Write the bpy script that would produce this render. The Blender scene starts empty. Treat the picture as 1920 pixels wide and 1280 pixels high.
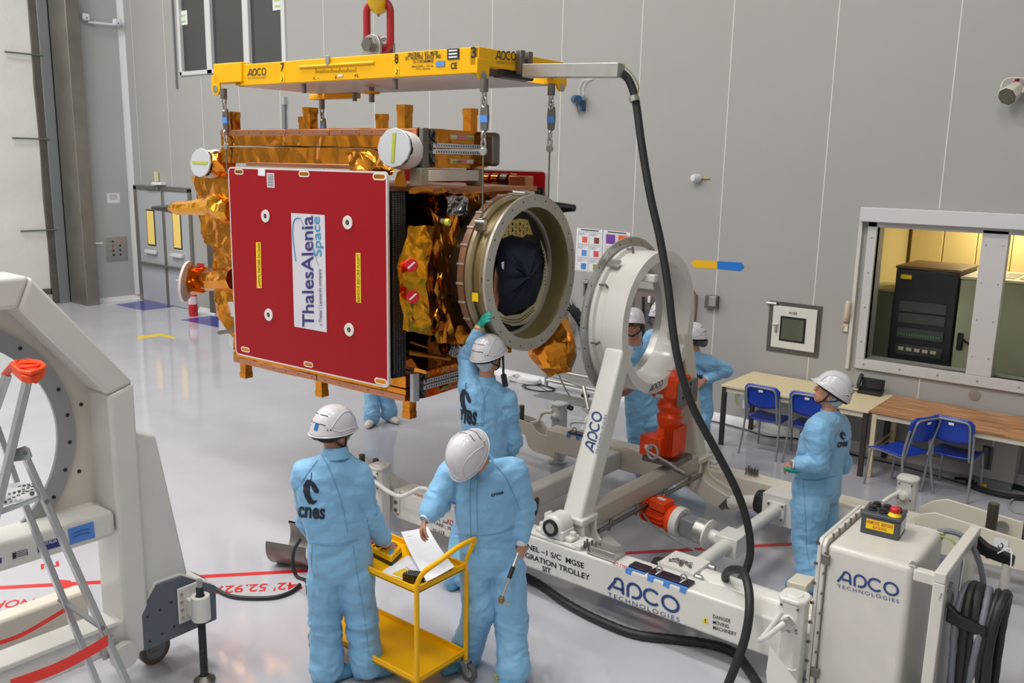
import bpy, bmesh, math, random
from mathutils import Vector as V, Matrix, noise
from mathutils.bvhtree import BVHTree
PI = math.pi
random.seed(7)
sc = bpy.context.scene
col = sc.collection
# ---------------------------------------------------------------- camera, world, lights
CAMH = 3.25; FPX = 1663.0
cR = V((0.7780336301997055, 0.6279107306798193, 0.019793548832974413))
cU = V((-0.1390332260881891, 0.14137677867079848, 0.9801440549716038))
cF = V((-0.6126446215562317, 0.7653369981581992, -0.19729634291698897))
cam_data = bpy.data.cameras.new('camera'); cam = bpy.data.objects.new('camera', cam_data); col.objects.link(cam)
cam_data.sensor_width = 36; cam_data.lens = FPX * 36 / 1920; cam_data.clip_end = 100; cam_data.clip_start = 0.05
M = Matrix((cR, cU, -cF)).transposed().to_4x4(); M.translation = V((0, 0, CAMH)); cam.matrix_world = M
sc.camera = cam
w = bpy.data.worlds.new('world'); sc.world = w; w.use_nodes = True
w.node_tree.nodes['Background'].inputs[0].default_value = (0.86, 0.90, 1.0, 1)
w.node_tree.nodes['Background'].inputs[1].default_value = 0.05
sc.view_settings.view_transform = 'Standard'; sc.view_settings.look = 'None'
sc.view_settings.gamma = 1; sc.view_settings.use_curve_mapping = False
sc.view_settings.exposure = 0.0
def area(name, loc, sx, sy, power, color=(1, 1, 1), rot=(0, 0, 0)):
    d = bpy.data.lights.new(name, 'AREA'); d.shape = 'RECTANGLE'; d.size = sx; d.size_y = sy; d.energy = power; d.color = color
    o = bpy.data.objects.new(name, d); col.objects.link(o); o.location = loc; o.rotation_euler = rot
    return o
LAMPS = {(-16.5, 4.5): 1.9, (-16.5, -.5): 1.6, (-16.5, -5): 1.2, (-11, 3.4): 1.0, (-11, -1.2): .9, (-11, -5.2): .7, (-5.8, 3.2): 1.9, (-5.8, -1.2): 1.3, (-5.8, -5.2): .8, (-.3, 3.0): .8, (-.3, -1.2): .7, (-.3, -5.2): .6}
for (x, y), k in LAMPS.items():
    area('hall_lamp', (x, y, 11.3), 2.4, 1.2, 166 * k, (1.0, 0.985, 0.955))

# ---------------------------------------------------------------- pixel -> place helpers (frame 1920 x 1280)
O0 = V((0, 0, CAMH))
def ray(x, y): return cR * (x - 960) + cU * (640 - y) + cF * FPX
def PZ(x, y, z=0.0): d = ray(x, y); return O0 + d * ((z - CAMH) / d.z)
def PY(x, y, Y): d = ray(x, y); return O0 + d * (Y / d.y)
def PX(x, y, X): d = ray(x, y); return O0 + d * (X / d.x)
def PD(x, y, D): return O0 + ray(x, y) * (D / FPX)
def PN(x, y, P, N):
    d = ray(x, y); return O0 + d * ((P - O0).dot(N) / d.dot(N))
# ---------------------------------------------------------------- object helpers
WLOC = {}
def tag(o, label=None, cat=None, group=None, kind=None):
    if label: o['label'] = label
    if cat: o['category'] = cat
    if group: o['group'] = group
    if kind: o['kind'] = kind
    return o
def thing(name, label, cat, loc=(0, 0, 0), group=None):
    o = bpy.data.objects.new(name, None); col.objects.link(o); o.location = loc; o.empty_display_size = 0.1
    WLOC[o.name] = V(loc); return tag(o, label, cat, group)
def wl(o): return WLOC.get(o.name, V((0, 0, 0))) if o else V((0, 0, 0))
def link_mesh(name, me, m, parent=None, smooth=True, bev=0, seg=2, ang=35):
    o = bpy.data.objects.new(name, me); col.objects.link(o)
    L = wl(parent)
    if parent: o.parent = parent
    WLOC[o.name] = V(L)
    if L.length > 0: me.transform(Matrix.Translation(-L))
    for mm in (m if isinstance(m, (list, tuple)) else [m]): me.materials.append(mm)
    if smooth:
        me.polygons.foreach_set('use_smooth', [True] * len(me.polygons)); me.set_sharp_from_angle(angle=math.radians(ang))
    if bev:
        b = o.modifiers.new('bevel', 'BEVEL'); b.width = bev; b.segments = seg; b.limit_method = 'ANGLE'; b.angle_limit = math.radians(40)
    return o
def frame(axis):
    a = V(axis).normalized(); t = V((0, 0, 1)) if abs(a.z) < 0.9 else V((1, 0, 0))
    u = a.cross(t).normalized(); return u, a.cross(u).normalized(), a
class MB:
    T = None   # optional placing matrix
    def __init__(s): s.v = []; s.f = []; s.m = []; s.mi = 0
    def add(s, vs, fs):
        n = len(s.v); s.v += [V(p) for p in vs]; s.f += [[i + n for i in f] for f in fs]; s.m += [s.mi] * len(fs); return s
    def box(s, a, b):
        (x0, y0, z0), (x1, y1, z1) = a, b
        return s.hexa([(x0, y0, z0), (x1, y0, z0), (x1, y1, z0), (x0, y1, z0), (x0, y0, z1), (x1, y0, z1), (x1, y1, z1), (x0, y1, z1)])
    def hexa(s, p): return s.add(p, [(0, 3, 2, 1), (4, 5, 6, 7), (0, 1, 5, 4), (1, 2, 6, 5), (2, 3, 7, 6), (3, 0, 4, 7)])
    def obox(s, c, hx, hy, hz):  # oriented box: centre + three half vectors
        c, hx, hy, hz = V(c), V(hx), V(hy), V(hz)
        return s.hexa([c - hx - hy - hz, c + hx - hy - hz, c + hx + hy - hz, c - hx + hy - hz, c - hx - hy + hz, c + hx - hy + hz, c + hx + hy + hz, c - hx + hy + hz])
    def beam(s, p0, p1, wd, ht, up=(0, 0, 1)):
        p0, p1 = V(p0), V(p1); a = (p1 - p0); u = a.cross(V(up)).normalized(); w_ = u.cross(a).normalized()
        return s.obox((p0 + p1) / 2, a / 2, u * wd / 2, w_ * ht / 2)
    def quad(s, a, b, c, d): return s.add([a, b, c, d], [(0, 1, 2, 3)])
    def prism(s, pts, off):   # polygon (3D points) extruded by off
        pts = [V(p) for p in pts]; off = V(off); n = len(pts)
        return s.add(pts + [p + off for p in pts], [tuple(range(n))[::-1], tuple(range(n, 2 * n))] + [(i, (i + 1) % n, n + (i + 1) % n, n + i) for i in range(n)])
    def tube(s, path, r, n=10, caps=True, closed=False):
        path = [V(p) for p in path]; k = len(path); rs = r if isinstance(r, (list, tuple)) else [r] * k
        vs = []; pu = None
        for i, p in enumerate(path):
            if closed: t = path[(i + 1) % k] - path[i - 1]
            else: t = path[min(i + 1, k - 1)] - path[max(i - 1, 0)]
            if t.length < 1e-9: t = V((0, 0, 1))
            t.normalize()
            if pu is None: u, w_, _ = frame(t)
            else:
                u = pu - t * pu.dot(t); u = u.normalized() if u.length > 1e-6 else frame(t)[0]; w_ = t.cross(u)
            pu = u
            w_ = t.cross(u)
            vs += [p + (u * math.cos(2 * PI * j / n) + w_ * math.sin(2 * PI * j / n)) * rs[i] for j in range(n)]
        fs = []
        for i in range(k if closed else k - 1):
            a = i * n; b = ((i + 1) % k) * n
            fs += [(a + j, a + (j + 1) % n, b + (j + 1) % n, b + j) for j in range(n)]
        if caps and not closed: fs += [tuple(range(n))[::-1], tuple(range((k - 1) * n, k * n))]
        return s.add(vs, fs)
    def cyl(s, p0, p1, r, n=16, r1=None): return s.tube([p0, p1], [r, r if r1 is None else r1], n)
    def lathe(s, prof, o, axis, n=32, closed=False, a0=0, a1=2 * PI):  # prof: (distance along axis, radius)
        u, w_, a = frame(axis); o = V(o); k = len(prof); full = abs(a1 - a0 - 2 * PI) < 1e-6; nn = n if full else n + 1
        vs = [o + a * t + (u * math.cos(a0 + (a1 - a0) * j / n) + w_ * math.sin(a0 + (a1 - a0) * j / n)) * r for (t, r) in prof for j in range(nn)]
        fs = []
        for i in range(k if closed else k - 1):
            A = i * nn; B = ((i + 1) % k) * nn
            fs += [(A + j, B + j, B + (j + 1) % nn, A + (j + 1) % nn) for j in range(nn if full else n)]
        return s.add(vs, fs)
    def disc(s, c, axis, r, n=24, squash=1.0):
        u, w_, a = frame(axis); c = V(c)
        return s.add([c + (u * math.cos(2 * PI * j / n) + w_ * math.sin(2 * PI * j / n) * squash) * r for j in range(n)], [tuple(range(n))])
    def ball(s, c, r, n=12, k=8, sx=(1, 1, 1)):
        c = V(c); vs = []; fs = []
        for i in range(k + 1):
            t = PI * i / k
            vs += [c + V((math.sin(t) * math.cos(2 * PI * j / n) * r * sx[0], math.sin(t) * math.sin(2 * PI * j / n) * r * sx[1], math.cos(t) * r * sx[2])) for j in range(n)]
        for i in range(k): fs += [(i * n + j, (i + 1) * n + j, (i + 1) * n + (j + 1) % n, i * n + (j + 1) % n) for j in range(n)]
        return s.add(vs, fs)
    def build(s, name, m, parent=None, smooth=True, bev=0, seg=2, ang=35, weld=True):
        if MB.T is not None: s.v = [MB.T @ p for p in s.v]
        me = bpy.data.meshes.new(name); me.from_pydata([tuple(p) for p in s.v], [], s.f); me.update()
        if len(set(s.m)) > 1: me.polygons.foreach_set('material_index', s.m)
        bm = bmesh.new(); bm.from_mesh(me)
        if weld: bmesh.ops.remove_doubles(bm, verts=bm.verts, dist=1e-5)
        bmesh.ops.recalc_face_normals(bm, faces=bm.faces); bm.to_mesh(me); bm.free()
        return link_mesh(name, me, m, parent, smooth, bev, seg, ang)
def B(name, m, parent, fn, *a, **k):   # one-shot: B('leg', mat, root, 'box', p, q, bev=.01)
    kw = {q: k.pop(q) for q in ('smooth', 'bev', 'seg', 'ang', 'weld') if q in k}
    mb = MB(); getattr(mb, fn)(*a, **k); return mb.build(name, m, parent, **kw)
def copy_tree(o, parent=None, loc=None, rz=None):
    c = o.copy(); col.objects.link(c); c.parent = parent
    if parent is None: c.location = loc; c.rotation_euler = (0, 0, rz or 0)
    for ch in list(KIDS(o)): copy_tree(ch, c)
    return c
def KIDS(o): return [x for x in bpy.data.objects if x.parent == o]
def smooth_path(pts, n=8, closed=False):
    P = [V(p) for p in pts]; out = []; k = len(P)
    for i in range(k if closed else k - 1):
        p0 = P[(i - 1) % k] if (closed or i > 0) else P[0]; p1 = P[i]; p2 = P[(i + 1) % k]; p3 = P[(i + 2) % k] if (closed or i + 2 < k) else P[-1]
        for j in range(n):
            t = j / n; out.append(0.5 * ((2 * p1) + (p2 - p0) * t + (2 * p0 - 5 * p1 + 4 * p2 - p3) * t * t + (3 * p1 - p0 - 3 * p2 + p3) * t ** 3))
    if not closed: out.append(P[-1])
    return out
# ---------------------------------------------------------------- materials
MATS = {}
def lin(c): return tuple(((x / 255) / 12.92 if x / 255 <= 0.04045 else ((x / 255 + 0.055) / 1.055) ** 2.4) for x in c) + (1,)
def mat(name, c, rough=0.5, metal=0.0, bump=None, noise_=None, coat=0, spec=None, trans=0, emit=None, sheen=0):
    """c sRGB 0-255; bump=(scale,strength,dist); noise_=(scale,amount) colour mottling"""
    if name in MATS: return MATS[name]
    m = bpy.data.materials.new(name); m.use_nodes = True; nt = m.node_tree; b = nt.nodes['Principled BSDF']
    b.inputs['Base Color'].default_value = lin(c); b.inputs['Roughness'].default_value = rough; b.inputs['Metallic'].default_value = metal
    if coat: b.inputs['Coat Weight'].default_value = coat; b.inputs['Coat Roughness'].default_value = 0.08
    if spec is not None: b.inputs['Specular IOR Level'].default_value = spec
    if trans: b.inputs['Transmission Weight'].default_value = trans
    if sheen: b.inputs['Sheen Weight'].default_value = sheen
    if emit: b.inputs['Emission Color'].default_value = lin(emit[0]); b.inputs['Emission Strength'].default_value = emit[1]
    tc = nt.nodes.new('ShaderNodeTexCoord')
    if noise_:
        n = nt.nodes.new('ShaderNodeTexNoise'); n.inputs['Scale'].default_value = noise_[0]; n.inputs['Detail'].default_value = 5
        nt.links.new(tc.outputs['Object'], n.inputs['Vector'])
        mr = nt.nodes.new('ShaderNodeMapRange'); mr.inputs['From Min'].default_value = 0.3; mr.inputs['From Max'].default_value = 0.7
        mr.inputs['To Min'].default_value = 1 - noise_[1]; mr.inputs['To Max'].default_value = 1 + noise_[1]
        nt.links.new(n.outputs['Fac'], mr.inputs['Value'])
        mx = nt.nodes.new('ShaderNodeMix'); mx.data_type = 'RGBA'; mx.blend_type = 'MULTIPLY'; mx.inputs['Factor'].default_value = 1
        mx.inputs['A'].default_value = lin(c); nt.links.new(mr.outputs['Result'], mx.inputs['B']); nt.links.new(mx.outputs['Result'], b.inputs['Base Color'])
    if bump:
        n = nt.nodes.new('ShaderNodeTexNoise'); n.inputs['Scale'].default_value = bump[0]; n.inputs['Detail'].default_value = 4
        nt.links.new(tc.outputs['Object'], n.inputs['Vector'])
        bp = nt.nodes.new('ShaderNodeBump'); bp.inputs['Strength'].default_value = bump[1]; bp.inputs['Distance'].default_value = bump[2]
        nt.links.new(n.outputs['Fac'], bp.inputs['Height']); nt.links.new(bp.outputs['Normal'], b.inputs['Normal'])
    MATS[name] = m; return m
def foil_mat(name, c, c2, rough=0.24, scale=9, strength=0.5):
    m = mat(name, c, rough, 1.0); nt = m.node_tree; b = nt.nodes['Principled BSDF']; tc = nt.nodes['Texture Coordinate']
    vo = nt.nodes.new('ShaderNodeTexVoronoi'); vo.feature = 'F1'; vo.inputs['Scale'].default_value = scale; vo.inputs['Randomness'].default_value = 1
    ns = nt.nodes.new('ShaderNodeTexNoise'); ns.inputs['Scale'].default_value = 3.0; ns.inputs['Detail'].default_value = 3
    nt.links.new(tc.outputs['Object'], ns.inputs['Vector'])
    vm = nt.nodes.new('ShaderNodeVectorMath'); vm.operation = 'MULTIPLY_ADD'; vm.inputs[1].default_value = (0.25, 0.25, 0.25)
    nt.links.new(ns.outputs['Color'], vm.inputs[0]); nt.links.new(tc.outputs['Object'], vm.inputs[2]); nt.links.new(vm.outputs['Vector'], vo.inputs['Vector'])
    bp = nt.nodes.new('ShaderNodeBump'); bp.inputs['Strength'].default_value = strength; bp.inputs['Distance'].default_value = 0.03
    nt.links.new(vo.outputs['Distance'], bp.inputs['Height']); nt.links.new(bp.outputs['Normal'], b.inputs['Normal'])
    rd = nt.nodes.new('ShaderNodeTexNoise'); rd.noise_type = 'RIDGED_MULTIFRACTAL'; rd.inputs['Scale'].default_value = scale * 1.3; rd.inputs['Detail'].default_value = 3; rd.inputs['Roughness'].default_value = .55
    nt.links.new(vm.outputs['Vector'], rd.inputs['Vector']); b2 = nt.nodes.new('ShaderNodeBump'); b2.inputs['Strength'].default_value = strength * 1.3; b2.inputs['Distance'].default_value = 0.03
    nt.links.new(rd.outputs['Fac'], b2.inputs['Height']); nt.links.new(bp.outputs['Normal'], b2.inputs['Normal']); nt.links.new(b2.outputs['Normal'], b.inputs['Normal'])
    mx = nt.nodes.new('ShaderNodeMix'); mx.data_type = 'RGBA'; mx.inputs['A'].default_value = lin(c); mx.inputs['B'].default_value = lin(c2)
    nt.links.new(ns.outputs['Fac'], mx.inputs['Factor']); nt.links.new(mx.outputs['Result'], b.inputs['Base Color'])
    return m
WHITE = mat('white_paint', (218, 216, 210), 0.32, noise_=(6, 0.02), coat=0.3)
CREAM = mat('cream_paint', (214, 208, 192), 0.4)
BLACKT = mat('black_ink', (28, 28, 30), 0.6)
NAVYT = mat('navy_ink', (38, 62, 120), 0.5)
REDT = mat('red_ink', (190, 40, 40), 0.6)
STEEL = mat('stainless_steel', (184, 182, 178), 0.36, 0.85, noise_=(12, 0.06))
DSTEEL = mat('dull_steel', (130, 126, 120), 0.42, 1.0, noise_=(8, 0.1))
ALU = mat('aluminium', (196, 198, 202), 0.3, 1.0, noise_=(20, 0.05))
BLACKP = mat('black_plastic', (26, 26, 28), 0.42)
RUBBER = mat('black_rubber', (30, 31, 33), 0.5, bump=(60, 0.2, 0.01))
GREYP = mat('grey_plastic', (120, 122, 126), 0.5)
YELLOW = mat('yellow_paint', (240, 180, 0), 0.42, noise_=(5, 0.03), spec=.3)
ORANGE = mat('orange_paint', (228, 72, 20), 0.4, spec=.35)
LABELY = mat('yellow_label', (244, 206, 16), 0.5)
PAPER = mat('white_paper', (224, 224, 228), 0.8, spec=.2)
BLUETAPE = mat('blue_tape', (84, 140, 220), 0.6)
SKIN = mat('skin', (196, 140, 112), 0.5, noise_=(25, 0.05))
# ---------------------------------------------------------------- lettering
def put_mesh(me, origin, xv, yv, x0, x1, y0, y1):
    origin, xv, yv = V(origin), V(xv), V(yv); nrm = xv.cross(yv).normalized()
    sx = 1 / max(1e-6, x1 - x0); sy = 1 / max(1e-6, y1 - y0)
    for v in me.vertices:
        p = v.co; v.co = origin + xv * ((p.x - x0) * sx) + yv * ((p.y - y0) * sy) + nrm * p.z
def text_mesh(s, bold=0.0, space=1.0, line=1.0, align='LEFT'):
    cu = bpy.data.curves.new('lettering', 'FONT'); cu.body = s; cu.offset = bold; cu.space_character = space; cu.space_line = line; cu.align_x = align
    cu.resolution_u = 3; ob = bpy.data.objects.new('lettering', cu); me = bpy.data.meshes.new_from_object(ob)
    bpy.data.objects.remove(ob); bpy.data.curves.remove(cu); me.materials.clear(); return me
def text(s, origin, xv, yv, m, parent, bold=0.01, name='lettering', space=1.0, line=1.0, align='LEFT', lift=0.0015):
    me = text_mesh(s, bold, space, line, align); xs = [v.co.x for v in me.vertices]; ys = [v.co.y for v in me.vertices]
    n = V(xv).cross(V(yv)).normalized()
    put_mesh(me, V(origin) + n * lift, xv, yv, min(xs), max(xs), min(ys), max(ys)); me.update()
    return link_mesh(name, me, m, parent, smooth=False)
def text4(s, fn, bl, br, tl, m, parent, **k):   # three pixel corners on the plane fn
    a = fn(*bl); return text(s, a, fn(*br) - a, fn(*tl) - a, m, parent, **k)
def stroke(mb, pts, wd, closed=False):
    P = [V((p[0], p[1], 0)) for p in pts]; n = len(P); L = []; R = []
    for i in range(n):
        t = (P[(i + 1) % n] - P[i - 1]) if closed else (P[min(i + 1, n - 1)] - P[max(i - 1, 0)])
        t.normalize(); q = V((-t.y, t.x, 0)) * wd / 2; L.append(P[i] + q); R.append(P[i] - q)
    mb.add(L + R, [(i, (i + 1) % n, n + (i + 1) % n, n + i) for i in range(n if closed else n - 1)])
def arc(cx, cy, rx, ry, a0, a1, n=20): return [(cx + rx * math.cos(math.radians(a0 + (a1 - a0) * i / n)), cy + ry * math.sin(math.radians(a0 + (a1 - a0) * i / n))) for i in range(n + 1)]
def apco(origin, xv, yv, m, parent, sub=True):   # box: x 0..4.35, y -0.42..1 mapped on the parallelogram
    mb = MB(); w_ = 0.165
    stroke(mb, [(0.03, 0.03), (0.5, 0.72)] + arc(0.7, 0.66, 0.25, 0.25, 150, 0, 10) + [(0.97, 0.03)], w_); stroke(mb, [(0.36, 0.3), (0.95, 0.3)], w_)
    stroke(mb, [(1.27, 0.0), (1.27, 0.5)] + arc(1.67, 0.5, 0.40, 0.42, 175, 92, 8) + arc(1.67, 0.5, 0.40, 0.42, 88, -85, 14) + [(1.5, 0.08)], w_)
    stroke(mb, arc(2.74, 0.5, 0.47, 0.43, 42, 318, 26), w_); stroke(mb, arc(3.82, 0.5, 0.46, 0.43, 0, 360, 34)[:-1], w_, True)
    me = bpy.data.meshes.new('logo'); me.from_pydata([tuple(v) for v in mb.v], [], mb.f)
    n = V(xv).cross(V(yv)).normalized()
    put_mesh(me, V(origin) + n * 0.0015, xv, yv, 0, 4.35, -0.42, 1.0); me.update(); o = link_mesh('maker_logo', me, m, parent, smooth=False)
    if sub: text('TECHNOLOGIES', V(origin), V(xv), V(yv) * 0.19, m, parent, bold=0, name='lettering', space=1.3)
    return o
# ================================================================ ROOM
WY = 10.45; WX = -19.45
def struct(o, k='structure'): o['kind'] = k; return o
def floor_mat():
    m = mat('floor_epoxy', (196, 196, 203), 0.1); nt = m.node_tree; b = nt.nodes['Principled BSDF']; tc = nt.nodes['Texture Coordinate']
    b.inputs['IOR'].default_value = 1.75
    n = nt.nodes.new('ShaderNodeTexNoise'); n.inputs['Scale'].default_value = 1.3; n.inputs['Detail'].default_value = 6; nt.links.new(tc.outputs['Object'], n.inputs['Vector'])
    r = nt.nodes.new('ShaderNodeMapRange'); r.inputs['To Min'].default_value = 0.05; r.inputs['To Max'].default_value = 0.11; nt.links.new(n.outputs['Fac'], r.inputs['Value']); nt.links.new(r.outputs['Result'], b.inputs['Roughness'])
    cr = nt.nodes.new('ShaderNodeMix'); cr.data_type = 'RGBA'; cr.inputs['A'].default_value = lin((176, 176, 184)); cr.inputs['B'].default_value = lin((194, 194, 202)); nt.links.new(n.outputs['Fac'], cr.inputs['Factor']); nt.links.new(cr.outputs['Result'], b.inputs['Base Color'])
    bp = nt.nodes.new('ShaderNodeBump'); bp.inputs['Strength'].default_value = 0.03; bp.inputs['Distance'].default_value = 0.02
    n2 = nt.nodes.new('ShaderNodeTexNoise'); n2.inputs['Scale'].default_value = 5; nt.links.new(tc.outputs['Object'], n2.inputs['Vector']); nt.links.new(n2.outputs['Fac'], bp.inputs['Height']); nt.links.new(bp.outputs['Normal'], b.inputs['Normal'])
    return m
WALLM = mat('wall_panel', (163, 162, 160), 0.55, noise_=(1.2, 0.015), bump=(180, 0.05, 0.002))
WALLS = mat('wall_panel_side', (172, 175, 174), 0.5, noise_=(1.0, 0.02))
struct(B('floor', floor_mat(), None, 'box', (-24, -7, -0.1), (8, 14, 0.0)))
# back wall built round the two window openings and the control room
CX0, CX1, CZ0, CZ1 = -3.10, -0.1, 1.10, 2.66     # control-room window opening
mb = MB(); T = 0.25
def wallbox(x0, x1, z0, z1): mb.box((x0, WY, z0), (x1, WY + T, z1))
UX0, UX1, UZ0 = -17.22, -13.72, 4.86
wallbox(WX, UX0, 0, 12); wallbox(UX0, UX1, 0, UZ0); wallbox(UX0, UX1, 8, 12); wallbox(UX1, CX0, 0, 12)
wallbox(CX0, CX1, 0, CZ0); wallbox(CX0, CX1, CZ1, 12); wallbox(CX1, 8, 0, 12)
back = struct(mb.build('wall_back', WALLM, None, smooth=False))
B('niche_back', WALLM, back, 'box', (-17.4, WY + 0.9, 4.5), (-13.5, WY + 1.0, 8.2))
SEAM = mat('seam_filler', (214, 212, 206), 0.6)
sx = -0.2376 * WY
while sx > WX + 0.2:
    zlo = 0.1
    for (a, b_) in (((0.08, 1.0), (2.86, 11.9)) if CX0 - .2 < sx < CX1 else (((0.08, 4.8), (8, 11.9)) if UX0 - .1 < sx < UX1 + .1 else (((2.62, 11.9),) if -19.4 < sx < -17 else ((0.08, 11.9),)))):
        B('panel_joint', SEAM, back, 'box', (sx - 0.006, WY - 0.002, a), (sx + 0.006, WY + 0.001, b_), smooth=False)
    sx -= 0.12195 * WY
cove = mat('white_cove', (216, 217, 220), 0.3)
mb = MB()
for (a, b_) in ((-16.95, -16.3), (-16.1, 8)): mb.prism([(a, WY, 0), (a, WY, .1), (a, WY - .03, .04), (a, WY - .1, 0.004), (a, WY - .1, 0)], (b_ - a, 0, 0))
struct(mb.build('baseboard_back', cove, None, ang=60))
# left wall
mb = MB(); mb.box((WX - T, 9.3, 0), (WX, WY + T, 12)); left = struct(mb.build('wall_left', WALLS, None, smooth=False))
struct(B('baseboard_left', cove, None, 'prism', [(WX, 9.42, 0), (WX, 9.42, .1), (WX + .03, 9.42, .04), (WX + .1, 9.42, .004), (WX + .1, 9.42, 0)], (0, WY - 9.42, 0), ang=60))
struct(B('trim_1', mat('corner_cove', (205, 207, 208), 0.4), None, 'prism', [(WX, WY, 0.1), (WX + .1, WY, 0.1), (WX + .03, WY - .03, 0.1), (WX, WY - .1, 0.1)], (0, 0, 11.8), ang=60))
struct(B('wall_front', mat('wall_dim', (186, 186, 184), .6), None, 'box', (-24, -7.2, 0), (8, -7, 12), smooth=False)); struct(B('wall_right', MATS['wall_dim'], None, 'box', (8, -7, 0), (8.2, 14, 12), smooth=False)); struct(B('wall_left_far', WALLS, None, 'box', (-24.2, -7, 0), (-24, 14, 12), smooth=False))
# big tarpaulin hangar door with steel post
dr = thing('hangar_door', 'tall white tarpaulin hangar door with steel guide post at the left edge', 'door', (-20.1, 5, 0)); 
mb = MB(); nx, nz = 30, 44; vs = []
cl = mat('tarpaulin', (218, 218, 212), 0.6, bump=(3, 0.35, 0.05))
for i in range(nx + 1):
    for j in range(nz + 1):
        y = -1 + 9.75 * i / nx; z = 0.33 + 11.2 * j / nz
        sag = 0.05 * abs(math.sin(z * PI / 2.35)) ** .6 + 0.03 * noise.noise(V((y * .9, z * 1.3, 0))) + .012 * noise.noise(V((y * 5, z * 4, 2)))
        vs.append((-20.1 + sag, y, z))
mb.add(vs, [(i * (nz + 1) + j, (i + 1) * (nz + 1) + j, (i + 1) * (nz + 1) + j + 1, i * (nz + 1) + j + 1) for i in range(nx) for j in range(nz)])
mb.build('tarpaulin', cl, dr, ang=180)
GUIDE = mat('guide_steel', (118, 114, 108), 0.45, 0.8, noise_=(3, 0.15))
B('guide_rail', GUIDE, dr, 'box', (-20.2, 8.75, 0), (-20.02, 8.9, 12), bev=.01)
B('guide_rail', mat('grey_rail', (128, 132, 136), .5, .3), dr, 'box', (-20.22, 8.9, 0), (-19.98, 9.12, 12), bev=.01)
B('steel_post', mat('brushed_post', (150, 145, 136), 0.38, 0.85, noise_=(2, 0.12)), dr, 'box', (-19.95, 9.12, 0), (-19.2, 9.4, 12), bev=.012)
B('sill_box', mat('sill_grey', (176, 172, 162), .5, .2), dr, 'box', (-20.2, -1, 0), (-19.92, 8.72, 0.22), bev=.02)
B('sill_rail', GUIDE, dr, 'box', (-20.2, -1, 0.22), (-20.0, 8.72, 0.34), bev=.01)
for z in (6.35 * .83, 3.35 * 1.06, 1.62, 7.3):
    mb = MB(); mb.cyl((-20.0, 8.2, z), (-19.98, 8.95, z), .018, 8); mb.box((-20.03, 7.0, z - .03), (-19.97, 7.12, z + .03)); mb.build('tie_strap', mat('strap_green', (92, 104, 96), .6), dr)
# ceiling and its lamps
ceil = struct(B('ceiling', mat('ceiling_paint', (150, 150, 150), .8), None, 'box', (-24, -7, 12), (8, 14, 12.2)))
DIFF = mat('lamp_diffuser', (255, 255, 255), .5, emit=((255, 250, 242), 6))
for i, (x, y) in enumerate(LAMPS):
    B('ceiling_lamp', DIFF, ceil, 'box', (x - 1.2, y - .6, 11.4), (x + 1.2, y + .6, 11.46))
# ---- upper left window (three dark panes)
WF = mat('white_frame', (208, 209, 208), .4)
win = thing('window_1', None, None, (-15.4, WY, 4.86)); del_ = None
struct(win)
x0, x1 = UX0, UX1; zt = 8.0; fw = .085
mb = MB()
mb.box((x0, WY - .03, UZ0), (x1, WY + .12, UZ0 + fw)); mb.box((x0, WY - .03, zt - fw), (x1, WY + .12, zt))
mb.box((x0, WY - .03, UZ0), (x0 + fw, WY + .12, zt)); mb.box((x1 - fw * 1.3, WY - .03, UZ0), (x1, WY + .12, zt))
mul = [PY(390, 20, WY).x, PY(461, 20, WY).x]
for mx_ in mul: mb.box((mx_ - .09, WY - .03, UZ0), (mx_ + .09, WY + .12, zt))
mb.build('window_frame', WF, win, bev=.01)
DG = mat('dark_glass', (62, 64, 64), 0.08, spec=0.6)
ed = [x0 + fw, mul[0] - .09, mul[0] + .09, mul[1] - .09, mul[1] + .09, x1 - fw]
for i in range(3): B('pane', DG, win, 'box', (ed[2 * i], WY + .04, UZ0 + fw), (ed[2 * i + 1], WY + .06, zt - fw))
a = PY(333, 22, WY - .04); b_ = PY(353, 45, WY - .04)
for (q0, q1) in (((333, 22), (352, 46)), ((511, -8), (534, 17))):
    a = PY(*q0, WY + .03); b_ = PY(*q1, WY + .03)
    n_ = B('notice', PAPER, win, 'box', (a.x, WY + .025, b_.z), (b_.x, WY + .035, a.z))
    for k, c in ((.35, mat('faint_green', (170, 200, 120), .6)), (.75, mat('faint_green', (170, 200, 120), .6))):
        zz = a.z + (b_.z - a.z) * k; B('notice_line', c, n_, 'box', (a.x + .06, WY + .02, zz - .02), (b_.x - .06, WY + .024, zz + .02))
struct(B('trim_2', GREYP, None, 'box', (UX0 - .16, WY - .04, 4.62), (UX0 - .12, WY, 8)))
# ---- double door
dd = thing('door_1', None, None, (-18.2, WY, 0)); struct(dd)
DSG = mat('door_grey', (170, 173, 178), .45); DFR = mat('door_frame_steel', (138, 136, 130), .4, .7)
L0, L1 = -19.33, -17.06; MID = -18.12
mb = MB(); mb.box((L0, WY - .05, 0), (L0 + .13, WY, 2.58)); mb.box((L1 - .08, WY - .05, 0), (L1, WY, 2.58)); mb.box((L0, WY - .05, 2.5), (L1, WY, 2.6)); mb.build('door_frame', DFR, dd, bev=.006)
for (a, b_) in ((L0 + .13, MID - .03), (MID + .03, L1 - .08)):
    lf = B('door_leaf', DSG, dd, 'box', (a, WY - .035, .01), (b_, WY, 2.5), bev=.004)
    c = (a + b_) / 2 - .0
    B('window_gasket', BLACKP, lf, 'box', (c - .17, WY - .045, 1.28), (c + .17, WY - .034, 2.08), bev=.004)
    B('window_pane', mat('amber_pane', (226, 196, 110), .3, emit=((226, 190, 100), .25)), lf, 'box', (c - .14, WY - .05, 1.31), (c + .14, WY - .044, 2.05))
    B('kick_pad', WF, lf, 'box', (c - .22, WY - .12, 1.1), (c + .22, WY - .036, 1.19), bev=.02)
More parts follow.
